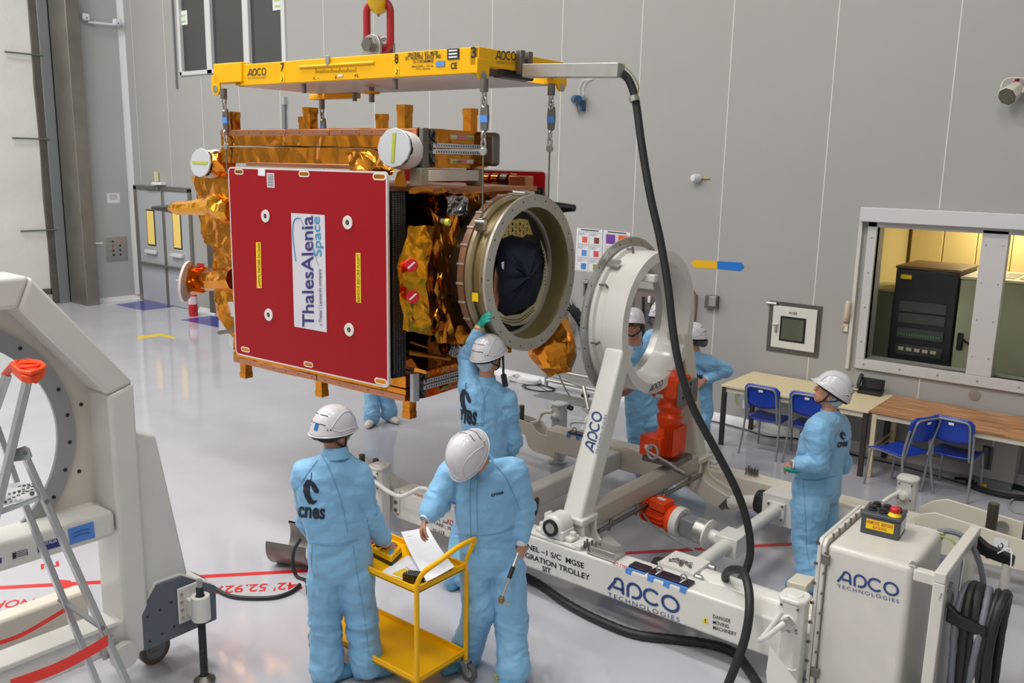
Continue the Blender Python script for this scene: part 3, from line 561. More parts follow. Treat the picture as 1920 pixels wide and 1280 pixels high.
handle(j1, [ph(695, 896, 4.78), ph(707, 905, 4.78), ph(730, 922, 4.78), ph(752, 930, 4.8), ph(775, 921, 4.82), ph(788, 915, 4.85), ph(805, 918, 4.87), ph(830, 930, 4.9)])
B('handle_grip', mat('blue_grip', (30, 80, 180), .5), j1, 'tube', [ph(836, 934, 4.9), ph(862, 944, 4.92)], .022, 10)
B('crank_joint', STEEL, j1, 'tube', [ph(691, 902, 4.78), ph(702, 897, 4.78)], .024, 10)
B('crank_joint', STEEL, j2, 'obox', ph(1473, 1170, 4.68), (.03, 0, .03), (0, .02, 0), (.02, 0, -.02), bev=.004)
handle(j2, [ph(1466, 1145, 4.7), ph(1450, 1170, 4.68), ph(1430, 1195, 4.66), ph(1426, 1198, 4.65), ph(1440, 1192, 4.62), ph(1462, 1174, 4.62), ph(1470, 1168, 4.64)], .016)
handle(j3, [ph(1036, 772, 7.5), ph(1020, 773, 7.5), ph(1013, 780, 7.5), ph(1008, 790, 7.45), ph(995, 793, 7.4)], .022, CREAM)
B('handle_grip', mat('blue_grip', (30, 80, 180), .5), j3, 'tube', [ph(971, 796, 7.38), ph(990, 793, 7.4)], .026, 10)
handle(j4, [ph(1690, 920, 7.6), ph(1672, 930, 7.55), ph(1655, 941, 7.5)], .02)
B('connector', BLACKP, j3, 'tube', [ph(1066, 762, 7.66), ph(1073, 766, 7.66)], .03, 8)
jt = lambda x, y: PY(x, y, 4.774)
text('DOWN', jt(1468, 1181), jt(1481, 1186) - jt(1468, 1181), jt(1468, 1177) - jt(1468, 1181), BLACKT, j2); text('UP', jt(1490, 1188), jt(1496, 1190) - jt(1490, 1188), jt(1490, 1184) - jt(1490, 1188), BLACKT, j2)
B('guard_plate', WHITE, tro, 'prism', [PY(1443, 1213, 4.6), PY(1497, 1285, 4.6), PY(1440, 1300, 4.6), PY(1436, 1260, 4.6)], (0, .012, 0), bev=.002)
# lettering on the beam
fp = lambda x, y: PY(x, y, FY - .001)
text4('SENTINEL –1 S/C  MGSE', fp, (955, 1017), (1095, 1066), (955, 1007), BLACKT, tro, bold=.02)
text4('INTEGRATION TROLLEY', fp, (958, 1035), (1106, 1088), (958, 1025), BLACKT, tro, bold=.02)
text4('SIT', fp, (1017, 1070), (1033, 1076), (1017, 1060), BLACKT, tro, bold=.02)
apco(fp(1140, 1117.5), fp(1274.5, 1166.5) - fp(1140, 1117.5), fp(1139, 1075) - fp(1140, 1117.5), NAVYT, tro)
for s, y in (('DANGER', 1158), ('MOVING', 1169), ('MACHINERY', 1179)):
    L = {'DANGER': 33, 'MOVING': 30, 'MACHINERY': 44}[s]; text4(s, fp, (1337, y), (1337 + L, y + L * .3), (1337, y - 7), BLACKT, tro, bold=.01)
B('warning_sign', LABELY, tro, 'prism', [fp(1316, 1165), fp(1329, 1170), fp(1323, 1156)], (0, -.001, 0)); text4('!', lambda x, y: PY(x, y, FY - .003), (1321.5, 1167), (1323.5, 1168), (1321.5, 1159), BLACKT, tro, bold=.03)
text4('SWL 260 kg', fp, (812, 974), (850, 988), (812, 968), BLACKT, tro, bold=.01); text4('TARE : 350', fp, (813, 982), (850, 996), (813, 976), BLACKT, tro, bold=.01); text4('S1-113', fp, (812, 997), (833, 1003), (812, 990), BLACKT, tro, bold=.02)
text4('ATTENTION', fp, (838, 979), (875, 993), (838, 972), REDT, tro, bold=.02); text4('TENIR', fp, (845, 1000), (862, 1006), (845, 994), BLACKT, tro, bold=.01); text4('MOUVEMENT', fp, (843, 1009), (872, 1020), (843, 1003), BLACKT, tro, bold=.01)
tp = lambda x, y: PZ(x, y, .5025)
text4('NO STEP', tp, (1146, 1057), (1176, 1068), (1149, 1052), REDT, tro, bold=.01)
text4('ATTENTION', tp, (776, 928), (795, 935), (779, 924), REDT, tro, bold=.01); text4('NO STEP', tp, (828, 950), (842, 955), (833, 943), REDT, tro)
rp = lambda x, y: PZ(x, y, .5025)
text4('ATTENTION', rp, (1199, 847), (1167, 838), (1199, 849), REDT, tro, bold=.01)
ll = lambda x, y: PY(x, y, 5.21)
lp = V((-3.58 - .085, 5.32 - .095, .62)); lq = V((-3.58 - .082, 5.8 - .085, 1.8))
Nf = V((1, 0, 0)).cross(lq - lp).normalized(); lg = lambda x, y: PN(x, y, lp + Nf * .0, Nf) 
def leglogo():
    a = lg(1122, 852); X_ = lg(1139, 778) - a; Y_ = lg(1095, 842) - a
    n = X_.cross(Y_).normalized()
    if n.y > 0: n = -n
    apco(a + n * .004, X_, Y_, NAVYT, lf)
leglogo()
# taped dark cover plates with eye bolts on the front beam and on the rear beam
TAPE = BLUETAPE; DK = mat('dark_plate', (48, 40, 52), .25, .3)
def cover(xc, y0, z, wd, n, lbl):
    t = thing('taped_cover', lbl, 'cover', (xc, y0, z))
    B('cover_plate', DK, t, 'box', (xc - wd, y0 + .02, z), (xc + wd, y0 + .11, z + .018), bev=.003)
    for k in range(n):
        x = xc - wd * .6 + wd * 1.2 * k / max(1, n - 1)
        B('eye_bolt', STEEL, t, 'tube', [V((x + .022 * math.cos(q), y0 + .065, z + .04 + .022 * math.sin(q))) for q in [2 * PI * i / 12 for i in range(12)]], .006, 6, closed=True)
        B('cable_tie', PAPER, t, 'box', (x - .004, y0 + .015, z + .018), (x + .004, y0 + .1, z + .022))
    for k in range(n + 1):
        x = xc - wd * .8 + 1.6 * wd * k / max(1, n); B('tape_strip', TAPE, t, 'prism', [(x - .025, y0 - .0025, z - .035), (x + .02, y0 - .0025, z - .04), (x + .025, y0 - .0025, z + .0015), (x - .02, y0 - .0025, z + .0015)], (0, .001, 0)); B('tape_strip', TAPE, t, 'box', (x - .022, y0 - .002, z + .0005), (x + .022, y0 + .05, z + .002))
    B('tape_strip', TAPE, t, 'box', (xc - wd, y0 + .002, z + .0005), (xc + wd, y0 + .035, z + .0025))
cx = tp(1251, 1090).x
cover(cx, FY, .503, .155, 2, 'dark blue taped cover with two eye bolts on the front beam')
cx2 = tp(1193, 1070).x; cover(cx2, FY, .503, .07, 0, 'small dark taped cover on the front beam beside the red NO STEP')
cover(PZ(1085, 818, .5).x - .0, 7.28, .503, .15, 2, 'dark taped cover with eye bolts on the rear beam behind the leg')
# ================================================================ SPACECRAFT
_a = math.radians(2.6); SA = V((math.cos(_a), math.sin(_a), 0)); SNv = V((-math.sin(_a), math.cos(_a), 0)); SO = V((-4.72246254, 4.46635731, 0))
def S(s, n, z): return SO + SA * s + SNv * n + V((0, 0, z))
def SNp(x, y, n): return PN(x, y, SO + SNv * n, SNv)
def SSp(x, y, s): return PN(x, y, SO + SA * s, SA)
def sbox(mb, s0, n0, z0, s1, n1, z1):
    return mb.hexa([S(s0, n0, z0), S(s1, n0, z0), S(s1, n1, z0), S(s0, n1, z0), S(s0, n0, z1), S(s1, n0, z1), S(s1, n1, z1), S(s0, n1, z1)])
def SB(name, m, par, a, b_, **k): mb = MB(); sbox(mb, *a, *b_); return mb.build(name, m, par, **k)
def crumple(p, amp, f=7.0):
    q = p * f; v = noise.noise_vector(q) * 0.6 + noise.noise_vector(q * 2.3) * 0.3
    r = abs(noise.noise(q * 1.1 + V((9, 3, 1))))
    return v * amp + V((0, 0, 1)) * (0.0) + v.normalized() * amp * (0.5 - r) * 0.8
def foil(name, m, par, quads, div=6, amp=.012, f=7.0, ang=18):
    mb = MB()
    for Q, (nu, nv) in quads:
        a, b_, c, d = [V(p) for p in Q]; vs = []
        for i in range(nu + 1):
            for j in range(nv + 1):
                u, v_ = i / nu, j / nv; p = (a * (1 - u) + b_ * u) * (1 - v_) + (d * (1 - u) + c * u) * v_
                vs.append(p + crumple(p, amp, f))
        fs = []
        for i in range(nu):
            for j in range(nv):
                q = [i * (nv + 1) + j, (i + 1) * (nv + 1) + j, (i + 1) * (nv + 1) + j + 1, i * (nv + 1) + j + 1]
                fs += [(q[0], q[1], q[2]), (q[0], q[2], q[3])] if (i * 7 + j * 3) % 2 else [(q[0], q[1], q[3]), (q[1], q[2], q[3])]
        mb.add(vs, fs)
    return mb.build(name, m, par, ang=ang)
def hexfaces(p, cell=.06):
    out = []
    for f in ((0, 1, 5, 4), (1, 2, 6, 5), (2, 3, 7, 6), (3, 0, 4, 7), (4, 5, 6, 7), (0, 3, 2, 1)):
        Q = [p[i] for i in f]; nu = max(2, int((Q[1] - Q[0]).length / cell)); nv = max(2, int((Q[3] - Q[0]).length / cell)); out.append((Q, (nu, nv)))
    return out
def foilhex(name, m, par, pts, cell=.06, amp=.01, f=7, ang=18): return foil(name, m, par, hexfaces([V(p) for p in pts], cell), amp=amp, f=f, ang=ang)
def foilbox(name, m, par, a, b_, **k):
    (s0, n0, z0), (s1, n1, z1) = a, b_
    return foilhex(name, m, par, [S(s0, n0, z0), S(s1, n0, z0), S(s1, n1, z0), S(s0, n1, z0), S(s0, n0, z1), S(s1, n0, z1), S(s1, n1, z1), S(s0, n1, z1)], **k)
def foiltube(name, m, par, path, r, n=10, amp=.012, f=12, sub=4):
    mb = MB(); P = []
    path = [V(p) for p in path]; rs = r if isinstance(r, (list, tuple)) else [r] * len(path); R2 = []
    for i in range(len(path) - 1):
        for j in range(sub): t = j / sub; P.append(path[i].lerp(path[i + 1], t)); R2.append(rs[i] * (1 - t) + rs[i + 1] * t)
    P.append(path[-1]); R2.append(rs[-1]); mb.tube(P, R2, n); mb.v = [p + crumple(p, amp, f) for p in mb.v]
    return mb.build(name, m, par, ang=15)
GOLD = foil_mat('gold_foil', (238, 160, 56), (212, 126, 36), .15, 4.5, .5)
GOLD2 = foil_mat('bright_gold_foil', (240, 172, 44), (228, 150, 30), .2, 4.5, .4)
COPPER = foil_mat('copper_tape', (212, 152, 118), (190, 128, 96), .36, 6, .1)
DGOLD = foil_mat('dark_amber_foil', (150, 84, 22), (96, 50, 14), .12, 5, .5)
SILV = foil_mat('silver_foil', (205, 205, 210), (180, 180, 188), .16, 14, .6)
sat = thing('spacecraft', 'gold-foiled spacecraft with red side cover and open ring hanging from the yellow hoist', 'satellite', tuple(S(-1, 1, 1.2)))
# bus core
foilbox('body_blanket', DGOLD, sat, (-2.0, .34, 1.66), (.06, 1.75, 3.02), cell=.09, amp=.012)
foilbox('side_wall_blanket', GOLD, sat, (-2.62, .78, 1.62), (-1.98, 1.35, 3.12), cell=.08, amp=.02)
foilbox('roof_blanket', COPPER, sat, (-2.0, .36, 3.02), (.10, 1.7, 3.06), cell=.12, amp=.01)
# top antenna panels
def antenna(z0, z1, n0, n1, s0, s1, top):
    zm = (z0 + z1) / 2
    for a, b_ in ((z0, zm - .006), (zm + .006, z1)):
        foilbox('antenna_panel', GOLD, sat, (s0, n0, a), (s1 - .02, n1, b_), cell=.12, amp=.006, f=5)
    zt = z1 - .055 if top else z0 + .004
    sp = [s0, s0 + .9, s0 + 1.45, s0 + 1.8, s1 - .02] if top else [s0, s0 + 1.15, s1 - .02]
    for k in range(len(sp) - 1): SB('copper_edge', COPPER, sat, (sp[k] + .004, n0 - .009, zt), (sp[k + 1] - .004, n0 - .003, zt + .05), bev=.003)
    mb = MB(); k = s0 + .07
    while k < s1 - .1: mb.cyl(S(k, n0 - .012, zt + .025), S(k, n0 - .008, zt + .025), .005, 6); k += .17
    mb.build('rivets', BLACKP, sat)['kind'] = 'stuff'
antenna(3.2, 3.495, .45, 1.27, -2.56, -.12, True)
antenna(1.375, 1.585, .33, 1.3, -2.345, -.14, False)
if 1:   # inclined lower copper strip of the upper stack
    SB('copper_edge', COPPER, sat, (-2.2, .44, 3.175), (-.6, .47, 3.21), bev=.004)
foilhex('loose_blanket', GOLD, sat, [SNp(x, y, .40) for x, y in ((655, 318), (740, 318), (735, 330), (660, 325))] + [SNp(x, y, .44) for x, y in ((650, 288), (700, 282), (735, 300), (662, 300))], cell=.05, amp=.02)
WG = mat('white_grey_frame', (200, 202, 204), .35, .3); SLOT = mat('slotted_rail', (224, 224, 226), .4)
def endface(s, n0, n1, z0, z1, bracket):
    zm = (z0 + z1) / 2
    B_ = SB('end_bracket', WG if bracket else DSTEEL, sat, (s - .01, n0, z0), (s + .03, n0 + .07, z1), bev=.004)
    mb = MB(); random.seed(3)
    for k in range(46):
        zz = random.uniform(z0, z1 - .03); nn_ = n0 + .07 + random.uniform(0, .08); mb.hexa([V(p) for p in _hx(s, nn_, zz)])
    q = mb.build('hinge_mechanism', DSTEEL, sat, bev=.002); q['kind'] = 'stuff'
    SB('dark_backing', BLACKP, sat, (s - .005, n0 + .06, z0 + .01), (s + .012, n0 + .16, z1 - .01))
    foilbox('end_blanket', GOLD, sat, (s - .02, n0 + .16, zm + .045), (s + .01, n1, z1 - .005), cell=.06, amp=.008)
    foilbox('end_blanket', GOLD, sat, (s - .02, n0 + .16, z0 + .005), (s + .01, n1, zm - .045), cell=.06, amp=.008)
    for (a, b_) in ((zm + .006, zm + .042), (zm - .042, zm - .006)):
        r = SB('slotted_rail', SLOT, sat, (s - .01, n0 + .13, a), (s + .022, n1 - .02, b_), bev=.002)
        mb = MB(); k = n0 + .16
        while k < n1 - .05: sbox(mb, s + .0215, k, (a + b_) / 2 - .006, s + .0235, k + .01, (a + b_) / 2 + .006); k += .03
        mb.build('slots', BLACKP, r)['kind'] = 'stuff'
    for (a, b_, c) in ((zm + .07, z1 - .03, 1), (z0 + .03, zm - .07, 0)):
        n2 = n0 + .33; p = SB('label_frame', mat('label_gold', (190, 160, 90), .5), sat, (s + .01, n2, a), (s + .022, n2 + .3, b_), bev=.003)
        SB('label_card', PAPER, p, (s + .022, n2 + .012, a + .01), (s + .025, n2 + .288, b_ - .01)); mid = (a + b_) / 2
        SB('pink_label', mat('pink_label', (240, 130, 140), .6), p, (s + .025, n2 + .08, mid - .012), (s + .027, n2 + .2, mid + .012)); SB('green_label', mat('green_label', (170, 180, 50), .6), p, (s + .025, n2 + (.2 if c else .02), a + .012), (s + .027, n2 + (.28 if c else .14), a + .03))
def _hx(s, n, z):
    d = random.uniform(.006, .02); e = random.uniform(.006, .02); g = random.uniform(.01, .03); return [S(s, n, z), S(s + d * 1.6, n, z), S(s + d * 1.6, n + e, z), S(s, n + e, z), S(s, n, z + g), S(s + d * 1.6, n, z + g), S(s + d * 1.6, n + e, z + g), S(s, n + e, z + g)]
endface(-.12, .45, 1.27, 3.2, 3.495, False)
endface(-.12, .34, 1.3, 1.38, 1.61, True)
SB('corner_bracket', DSTEEL, sat, (-.14, 1.2, 3.22), (.02, 1.29, 3.49), bev=.03)
SB('cross_support', mat('support_cream', (214, 212, 198), .4), sat, (-.14, .5, 3.10), (-.06, 1.1, 3.185), bev=.004)
for n_ in (.42, 1.1): SB('support_foot', mat('support_grey', (150, 148, 132), .5), sat, (-.2, n_, 3.06), (-.08, n_ + .09, 3.2), bev=.01)
# foil-wrapped feet
def foot(p, up, h, wd=.062):
    p = V(p); q = p + V((0, 0, h if up else -h)); a, b_ = (p, q) if up else (q, p); hs, hn = SA * wd, SNv * wd
    pts = [a - hs - hn, a + hs - hn, a + hs + hn, a - hs + hn, b_ - hs - hn, b_ + hs - hn, b_ + hs + hn, b_ - hs + hn]
    o = foilhex('wrapped_foot', GOLD, sat, pts, cell=.09, amp=.003, f=9); c = q + V((0, 0, .012 if up else -.012)) * 0
    lo, hi = (q - V((0, 0, .05)), q + V((0, 0, .003))) if up else (q - V((0, 0, .003)), q + V((0, 0, .05)))
    hs, hn = hs * 1.1, hn * 1.1
    foilhex('foot_cap', GOLD, o, [lo - hs - hn, lo + hs - hn, lo + hs + hn, lo - hs + hn, hi - hs - hn, hi + hs - hn, hi + hs + hn, hi - hs + hn], cell=.06, amp=.003)
for (s, h) in ((-2.46, .16), (-1.42, .18), (-.34, .18)): foot(S(s, .52, 3.49), True, h, .042)
foot(S(-.24, 1.2, 3.49), True, .19, .042)
foot(S(-2.28, 1.2, 3.49), True, .15, .04); foot(S(-1.25, 1.2, 3.49), True, .16, .04)
for s in (-2.26, -1.22, -.19): foot(S(s, .40, 1.385), False, .155, .038)
# red protective covers
REDP = mat('red_cover', (152, 4, 20), .45, noise_=(90, .04), spec=.25); REDE = mat('white_edge', (214, 206, 204), .5)
def rrect(s0, z0, s1, z1, r, n=5):
    P = []
    for (cx_, cz_, a) in ((s1 - r, z0 + r, -90), (s1 - r, z1 - r, 0), (s0 + r, z1 - r, 90), (s0 + r, z0 + r, 180)):
        P += [(cx_ + r * math.cos(math.radians(a + 90 * i / n)), cz_ + r * math.sin(math.radians(a + 90 * i / n))) for i in range(n + 1)]
    return P
def cover_panel(n0, s0, s1, z0, z1, near):
    c = MB(); c.prism([S(s, n0, z) for s, z in rrect(s0, z0, s1, z1, .04)], SNv * .02); cv = c.build('red_cover', REDP, sat, ang=50)
    o, i_ = rrect(s0 - .001, z0 - .001, s1 + .001, z1 + .001, .041), rrect(s0 + .011, z0 + .011, s1 - .011, z1 - .011, .03)
    mb = MB(); N = len(o); yy = n0 - .001
    mb.add([S(s, yy, z) for s, z in o] + [S(s, yy, z) for s, z in i_] + [S(s, n0 + .021, z) for s, z in o], [(k, (k + 1) % N, N + (k + 1) % N, N + k) for k in range(N)] + [(k, (k + 1) % N, 2 * N + (k + 1) % N, 2 * N + k) for k in range(N)])
    mb.build('cover_edging', REDE, cv)
    return cv
rc = cover_panel(-.03, -1.82, 0.0, 1.584, 3.170, True)
cover_panel(2.02, -1.82, -.02, 1.584, 3.185, False)
NR = -.032
def on_red(x, y): return SNp(x, y, NR)
for (x, y, wd) in ((448, 322, 22), (570, 326, 26), (711, 331, 28), (460, 655, 22), (578, 683, 24), (714, 715, 28)):
    a = on_red(x, y); h = wd / 2 * .0047 * (1.12 if x < 500 else 1); r = h * .38
    def loop(w_, r_, n=10): return [(w_ - r_ + r_ * math.cos(t), r_ * math.sin(t)) for t in [-PI / 2 + PI * i / n for i in range(n + 1)]] + [(-(w_ - r_) + r_ * math.cos(t), r_ * math.sin(t)) for t in [PI / 2 + PI * i / n for i in range(n + 1)]]
    L1 = loop(h, r); L2 = loop(h * .84, r * .62); N = len(L1); mb = MB()
    mb.add([a + SA * p[0] + V((0, 0, p[1])) for p in L1] + [a + SA * p[0] + V((0, 0, p[1])) for p in L2], [(k, (k + 1) % N, N + (k + 1) % N, N + k) for k in range(N)])
    sl = mb.build('hand_slot', mat('slot_edge', (226, 220, 214), .5), rc, smooth=False)
    B('slot_opening', GOLD, sl, 'prism', [a + SNv * .0012 + SA * p[0] + V((0, 0, p[1])) for p in L2], SNv * -.001, smooth=False)
for (x, y) in ((498, 405), (652, 417), (504, 590), (655, 618)):
    a = on_red(x, y); bsh = B('bushing', mat('bushing_white', (214, 212, 206), .4), rc, 'lathe', [(0, .052), (.006, .05), (.006, .02), (0, .02)], a, -SNv, 28)
    B('bushing_hole', BLACKP, bsh, 'lathe', [(.001, 0), (.001, .022)], a, -SNv, 20); B('bushing_screw', DSTEEL, bsh, 'lathe', [(0, .012), (.008, .01), (.008, 0)], a, -SNv, 10)
LG = mat('maker_panel', (206, 204, 212), .45)
B('name_panel', LG, rc, 'prism', [on_red(546, 399), on_red(609, 403), on_red(613, 623), on_red(552, 612)], -SNv * .0015, smooth=False)
NV2 = mat('name_navy', (52, 44, 112), .5); CY = mat('name_blue', (52, 140, 184), .5)
o3 = lambda x, y: SNp(x, y, NR - .0035)
text4('ThalesAlenia', o3, (589, 613), (587, 404), (567, 612), NV2, rc, bold=.012); text4('Space', o3, (608, 481), (604, 406), (588, 480), CY, rc, bold=.006)
text4('a Thales / Leonardo company', o3, (606, 611), (604, 504), (598, 610), NV2, rc, bold=.0)
mb = MB()
for (P_, wd) in (([(563, 409), (555, 409), (550, 418), (549, 440), (552, 470), (555, 490)], 1.2), ([(563, 409), (566, 416), (573, 432), (582, 447), (590, 475), (597, 498)], .5)):
    q = [o3(*p) for p in smooth_path([V((p[0], p[1], 0)) for p in P_], 5) for p in [(p.x, p.y)]] if 0 else [o3(p.x, p.y) for p in smooth_path([V((p[0], p[1], 0)) for p in P_], 5)]
    mb.tube(q, .0035 * wd, 5)
mb.build('name_swoosh', CY, rc)
B('warning_strip', LABELY, rc, 'prism', [on_red(480, 454), on_red(489, 454), on_red(491, 540), on_red(482, 540)], -SNv * .001, smooth=False)
B('warning_strip', LABELY, rc, 'prism', [on_red(667, 474), on_red(676, 474), on_red(677, 568), on_red(668, 566)], -SNv * .001, smooth=False)
o4 = lambda x, y: SNp(x, y, NR - .003)
text4('REMOVE BEFORE FLIGHT', o4, (482.5, 456), (484, 538), (487.5, 456), BLACKT, rc, bold=.0); text4('REMOVE BEFORE FLIGHT', o4, (675, 566), (674, 476), (670, 565), BLACKT, rc, bold=.0)
B('bar_label', PAPER, rc, 'prism', [on_red(484, 316), on_red(497, 316), on_red(497, 330), on_red(484, 329)], -SNv * .001, smooth=False)
bl_ = B('bar_label', PAPER, rc, 'prism', [on_red(500, 324), on_red(514, 325), on_red(515, 352), on_red(501, 351)], -SNv * .001, smooth=False)
mb = MB()
for k in range(8): a = on_red(502, 327 + 3 * k); b_ = on_red(513, 327.5 + 3 * k); mb.tube([a - SNv * .002, b_ - SNv * .002], .0025, 4)
mb.build('label_bars', BLACKP, bl_)['kind'] = 'stuff'
# folded solar panels behind both covers
CELL = mat('solar_panel_dark', (30, 30, 34), .35); EDGE = mat('panel_edge', (96, 96, 92), .45, .4)
def stack(n0, s1, dirn, cnt):
    for k in range(cnt):
        n_ = n0 + dirn * .042 * k; p = SB('solar_panel', CELL, sat, (-1.8, n_, 1.645 - .006 * k), (s1 - .012 * k, n_ + .022, 3.035))
        mb = MB(); z = 1.68
        while z < 3.02: sbox(mb, s1 - .012 * k, n_ + .002, z, s1 - .012 * k + .006, n_ + .02, z + .011); z += .017
        mb.build('panel_clips', EDGE, p)['kind'] = 'stuff'
stack(.03, -.012, 1, 5); stack(1.98, -.03, -1, 4)
SB('hinge_block', COPPER, sat, (-.22, 1.72, 3.02), (-.03, 1.84, 3.14), bev=.01)
for k, (s, m) in enumerate(((-.5, GOLD), (-.36, GOLD), (-.22, DSTEEL), (-.1, GOLD))): B('tie_roller', m, sat, 'cyl', SNp(908 + 17 * k, 335, 1.86), SNp(920 + 17 * k, 336, 1.86), .05, 14)
foilhex('hinge_tent', GOLD, sat, [SSp(x, y, .02) for x, y in ((738, 350), (762, 350))] + [SSp(x, y, -.1) for x, y in ((764, 350), (740, 350))] + [SSp(x, y, .02) for x, y in ((745, 322), (758, 320))] + [SSp(x, y, -.05) for x, y in ((758, 320), (745, 320))], cell=.05, amp=.008)
# star-tracker covers with cloth baffles
LID = mat('lid_grey', (196, 200, 204), .35, .2)
def tracker(c, ax, r, lab):
    c = V(c); ax = V(ax).normalized(); u, w_, _ = frame(ax)
    ld = B('tracker_lid', LID, sat, 'lathe', [(0, 0), (.0, r * .98), (-.014, r)], c, ax, 12, bev=.003)
    bfm = mat('white_cloth', (220, 216, 214), .8); mb = MB(); mb.lathe([(-.05, r * .9), (-.10, r * .98), (-.2, r * .92), (-.28, r * .8)], c, ax, 22); mb.v = [p + crumple(p, .008, 14) for p in mb.v]; mb.build('cloth_baffle', bfm, sat, ang=30)
    B('dark_baffle', BLACKP, sat, 'lathe', [(-.012, r * .84), (-.06, r * .9), (-.08, r * .7)], c, ax, 24)
    n_ = LABELY if 0 else mat('green_label', (170, 180, 50), .6); up = V((0, 0, 1)) if lab else SA
    up = (up - ax * up.dot(ax)).normalized(); sd = ax.cross(up); B('lid_label', n_, ld, 'obox', c + ax * .003, up * r * .72, sd * r * .09, ax * .002)
    return ld
c1 = SNp(738, 277, .24); tracker(c1, (-.15 + .35, -1, .12), .15, True)
c2 = SNp(375, 305, .55); tracker(c2, (.16, -.98, .12), .14, False)
B('tracker_arm', mat('white_cloth', (220, 216, 214), .8), sat, 'tube', smooth_path([SNp(395, 298, .7), SNp(405, 293, .8), SNp(420, 300, .9)], 4), .07, 12)
# left-hand wrapped equipment
def P7(x, y, n=.7): return SNp(x, y, n)
foiltube('wrapped_boom', GOLD2, sat, [P7(321, 390), P7(335, 390), P7(385, 388), P7(405, 384), P7(420, 395), P7(440, 396)], [.05, .07, .085, .11, .12, .12])
B('antenna_tip', BLACKP, sat, 'tube', [P7(287, 390), P7(322, 391)], [.022, .045], 14)
B('antenna_tip', BLACKP, sat, 'tube', [SNp(1040, 389, 1.6), SNp(1077, 390, 1.6)], [.05, .028], 14)
foilhex('side_blanket', GOLD, sat, [P7(380, 450), P7(440, 462), P7(440, 455, 1.2), P7(392, 448, 1.2), P7(362, 332), P7(432, 315), P7(440, 318, 1.2), P7(380, 330, 1.2)], cell=.07, amp=.03)
foilhex('side_blanket', GOLD, sat, [P7(380, 455), P7(440, 468), P7(440, 460, 1.2), P7(390, 452, 1.2), P7(386, 400), P7(440, 400), P7(440, 400, 1.2), P7(392, 400, 1.2)], cell=.06, amp=.035)
foilhex('side_blanket', GOLD, sat, [P7(405, 590), P7(445, 640), P7(445, 640, 1.2), P7(412, 590, 1.2), P7(396, 455), P7(442, 458), P7(442, 458, 1.2), P7(400, 455, 1.2)], cell=.08, amp=.022)
foilhex('side_blanket', GOLD2, sat, [P7(418, 575), P7(448, 590), P7(448, 590, .9), P7(418, 575, .9), P7(412, 545), P7(446, 545), P7(446, 545, .9), P7(412, 545, .9)], cell=.05, amp=.02)
foiltube('wrapped_cluster', GOLD, sat, [P7(395, 300), P7(410, 305), P7(425, 300)], [.08, .12, .1], amp=.03)
foiltube('wrapped_arm', GOLD, sat, [P7(352, 524), P7(362, 524), P7(378, 524)], [.1, .16, .15], 8, amp=.02); foiltube('wrapped_arm', GOLD, sat, [P7(376, 524), P7(400, 524), P7(442, 522)], [.11, .11, .12], 8, amp=.012)
B('white_box', WG, sat, 'prism', [P7(424, 565), P7(446, 566), P7(446, 596), P7(426, 592)], SNv * .2, bev=.004); SB('side_unit', WG, sat, (-2.0, .15, 2.62), (-1.86, .3, 2.9), bev=.006)
SB('blue_label', mat('label_blue', (130, 160, 220), .5), sat, (-1.97, .145, 2.7), (-1.93, .149, 2.82)); B('grey_block', WG, sat, 'prism', [P7(410, 600), P7(432, 606), P7(430, 622), P7(410, 620)], SNv * .15, bev=.004); B('dark_rail', DSTEEL, sat, 'tube', [P7(411, 624), P7(442, 618)], .02, 8)
B('grey_block', WG, sat, 'prism', [P7(428, 625), P7(441, 628), P7(441, 655), P7(428, 650)], SNv * .15, bev=.004)
# spiral dish antenna with cage
dc = P7(352, 528, .62); da = V((-.75, -.6, .12)).normalized(); dish = B('dish_rim', mat('dish_white', (226, 224, 224), .4), sat, 'lathe', [(0, .205), (.02, .21), (.02, .2), (0, .198)], dc, da, 48, closed=True)
u, w_, _ = frame(da)
for k in range(9): rr = .06 + .015 * k; B('dish_ring', mat('dish_white', (226, 224, 224), .4), dish, 'tube', [dc + (u * math.cos(t) + w_ * math.sin(t)) * rr for t in [2 * PI * i / 40 for i in range(40)]], .0028, 5, closed=True)
for k in range(6): t = PI * k / 3; B('dish_spoke', mat('dish_white', (226, 224, 224), .4), dish, 'tube', [dc, dc + (u * math.cos(t) + w_ * math.sin(t)) * .2], .004, 5)
B('dish_back', mat('dish_net', (176, 172, 172), .6), dish, 'lathe', [(-.03, 0), (-.02, .12), (-.004, .2)], dc, da, 40)
B('dish_tip', mat('red_plastic', (190, 30, 36), .4), dish, 'ball', dc + da * .07, .022); B('dish_pin', PAPER, dish, 'tube', [dc, dc + da * .12], .005, 6)
# gold equipment on the right side of the cover
def G(x, y, s): return SSp(x, y, s)
foil('thruster_cover', GOLD2, sat, [
  ([G(765, 422, .15), G(813, 426, .15), G(799, 522, .24), G(745, 512, .24)], (6, 9)),
  ([G(745, 512, .24), G(799, 522, .24), G(806, 600, .2), G(750, 565, .2)], (6, 7)), ([G(750, 565, .2), G(806, 600, .2), G(812, 628, .14), G(758, 618, .14)], (6, 4)),
  ([G(765, 422, .15), G(813, 426, .15), SSp(818, 424, .02), SSp(770, 420, .02)], (5, 3)), ([G(813, 426, .15), G(799, 522, .24), SSp(818, 530, .04), SSp(820, 424, .02)], (9, 3)),
  ([G(799, 522, .24), G(806, 600, .2), SSp(822, 610, .04), SSp(818, 530, .04)], (6, 3)), ([G(806, 600, .2), G(812, 628, .14), SSp(822, 624, .04), SSp(822, 610, .04)], (3, 3))], amp=.02, f=8)
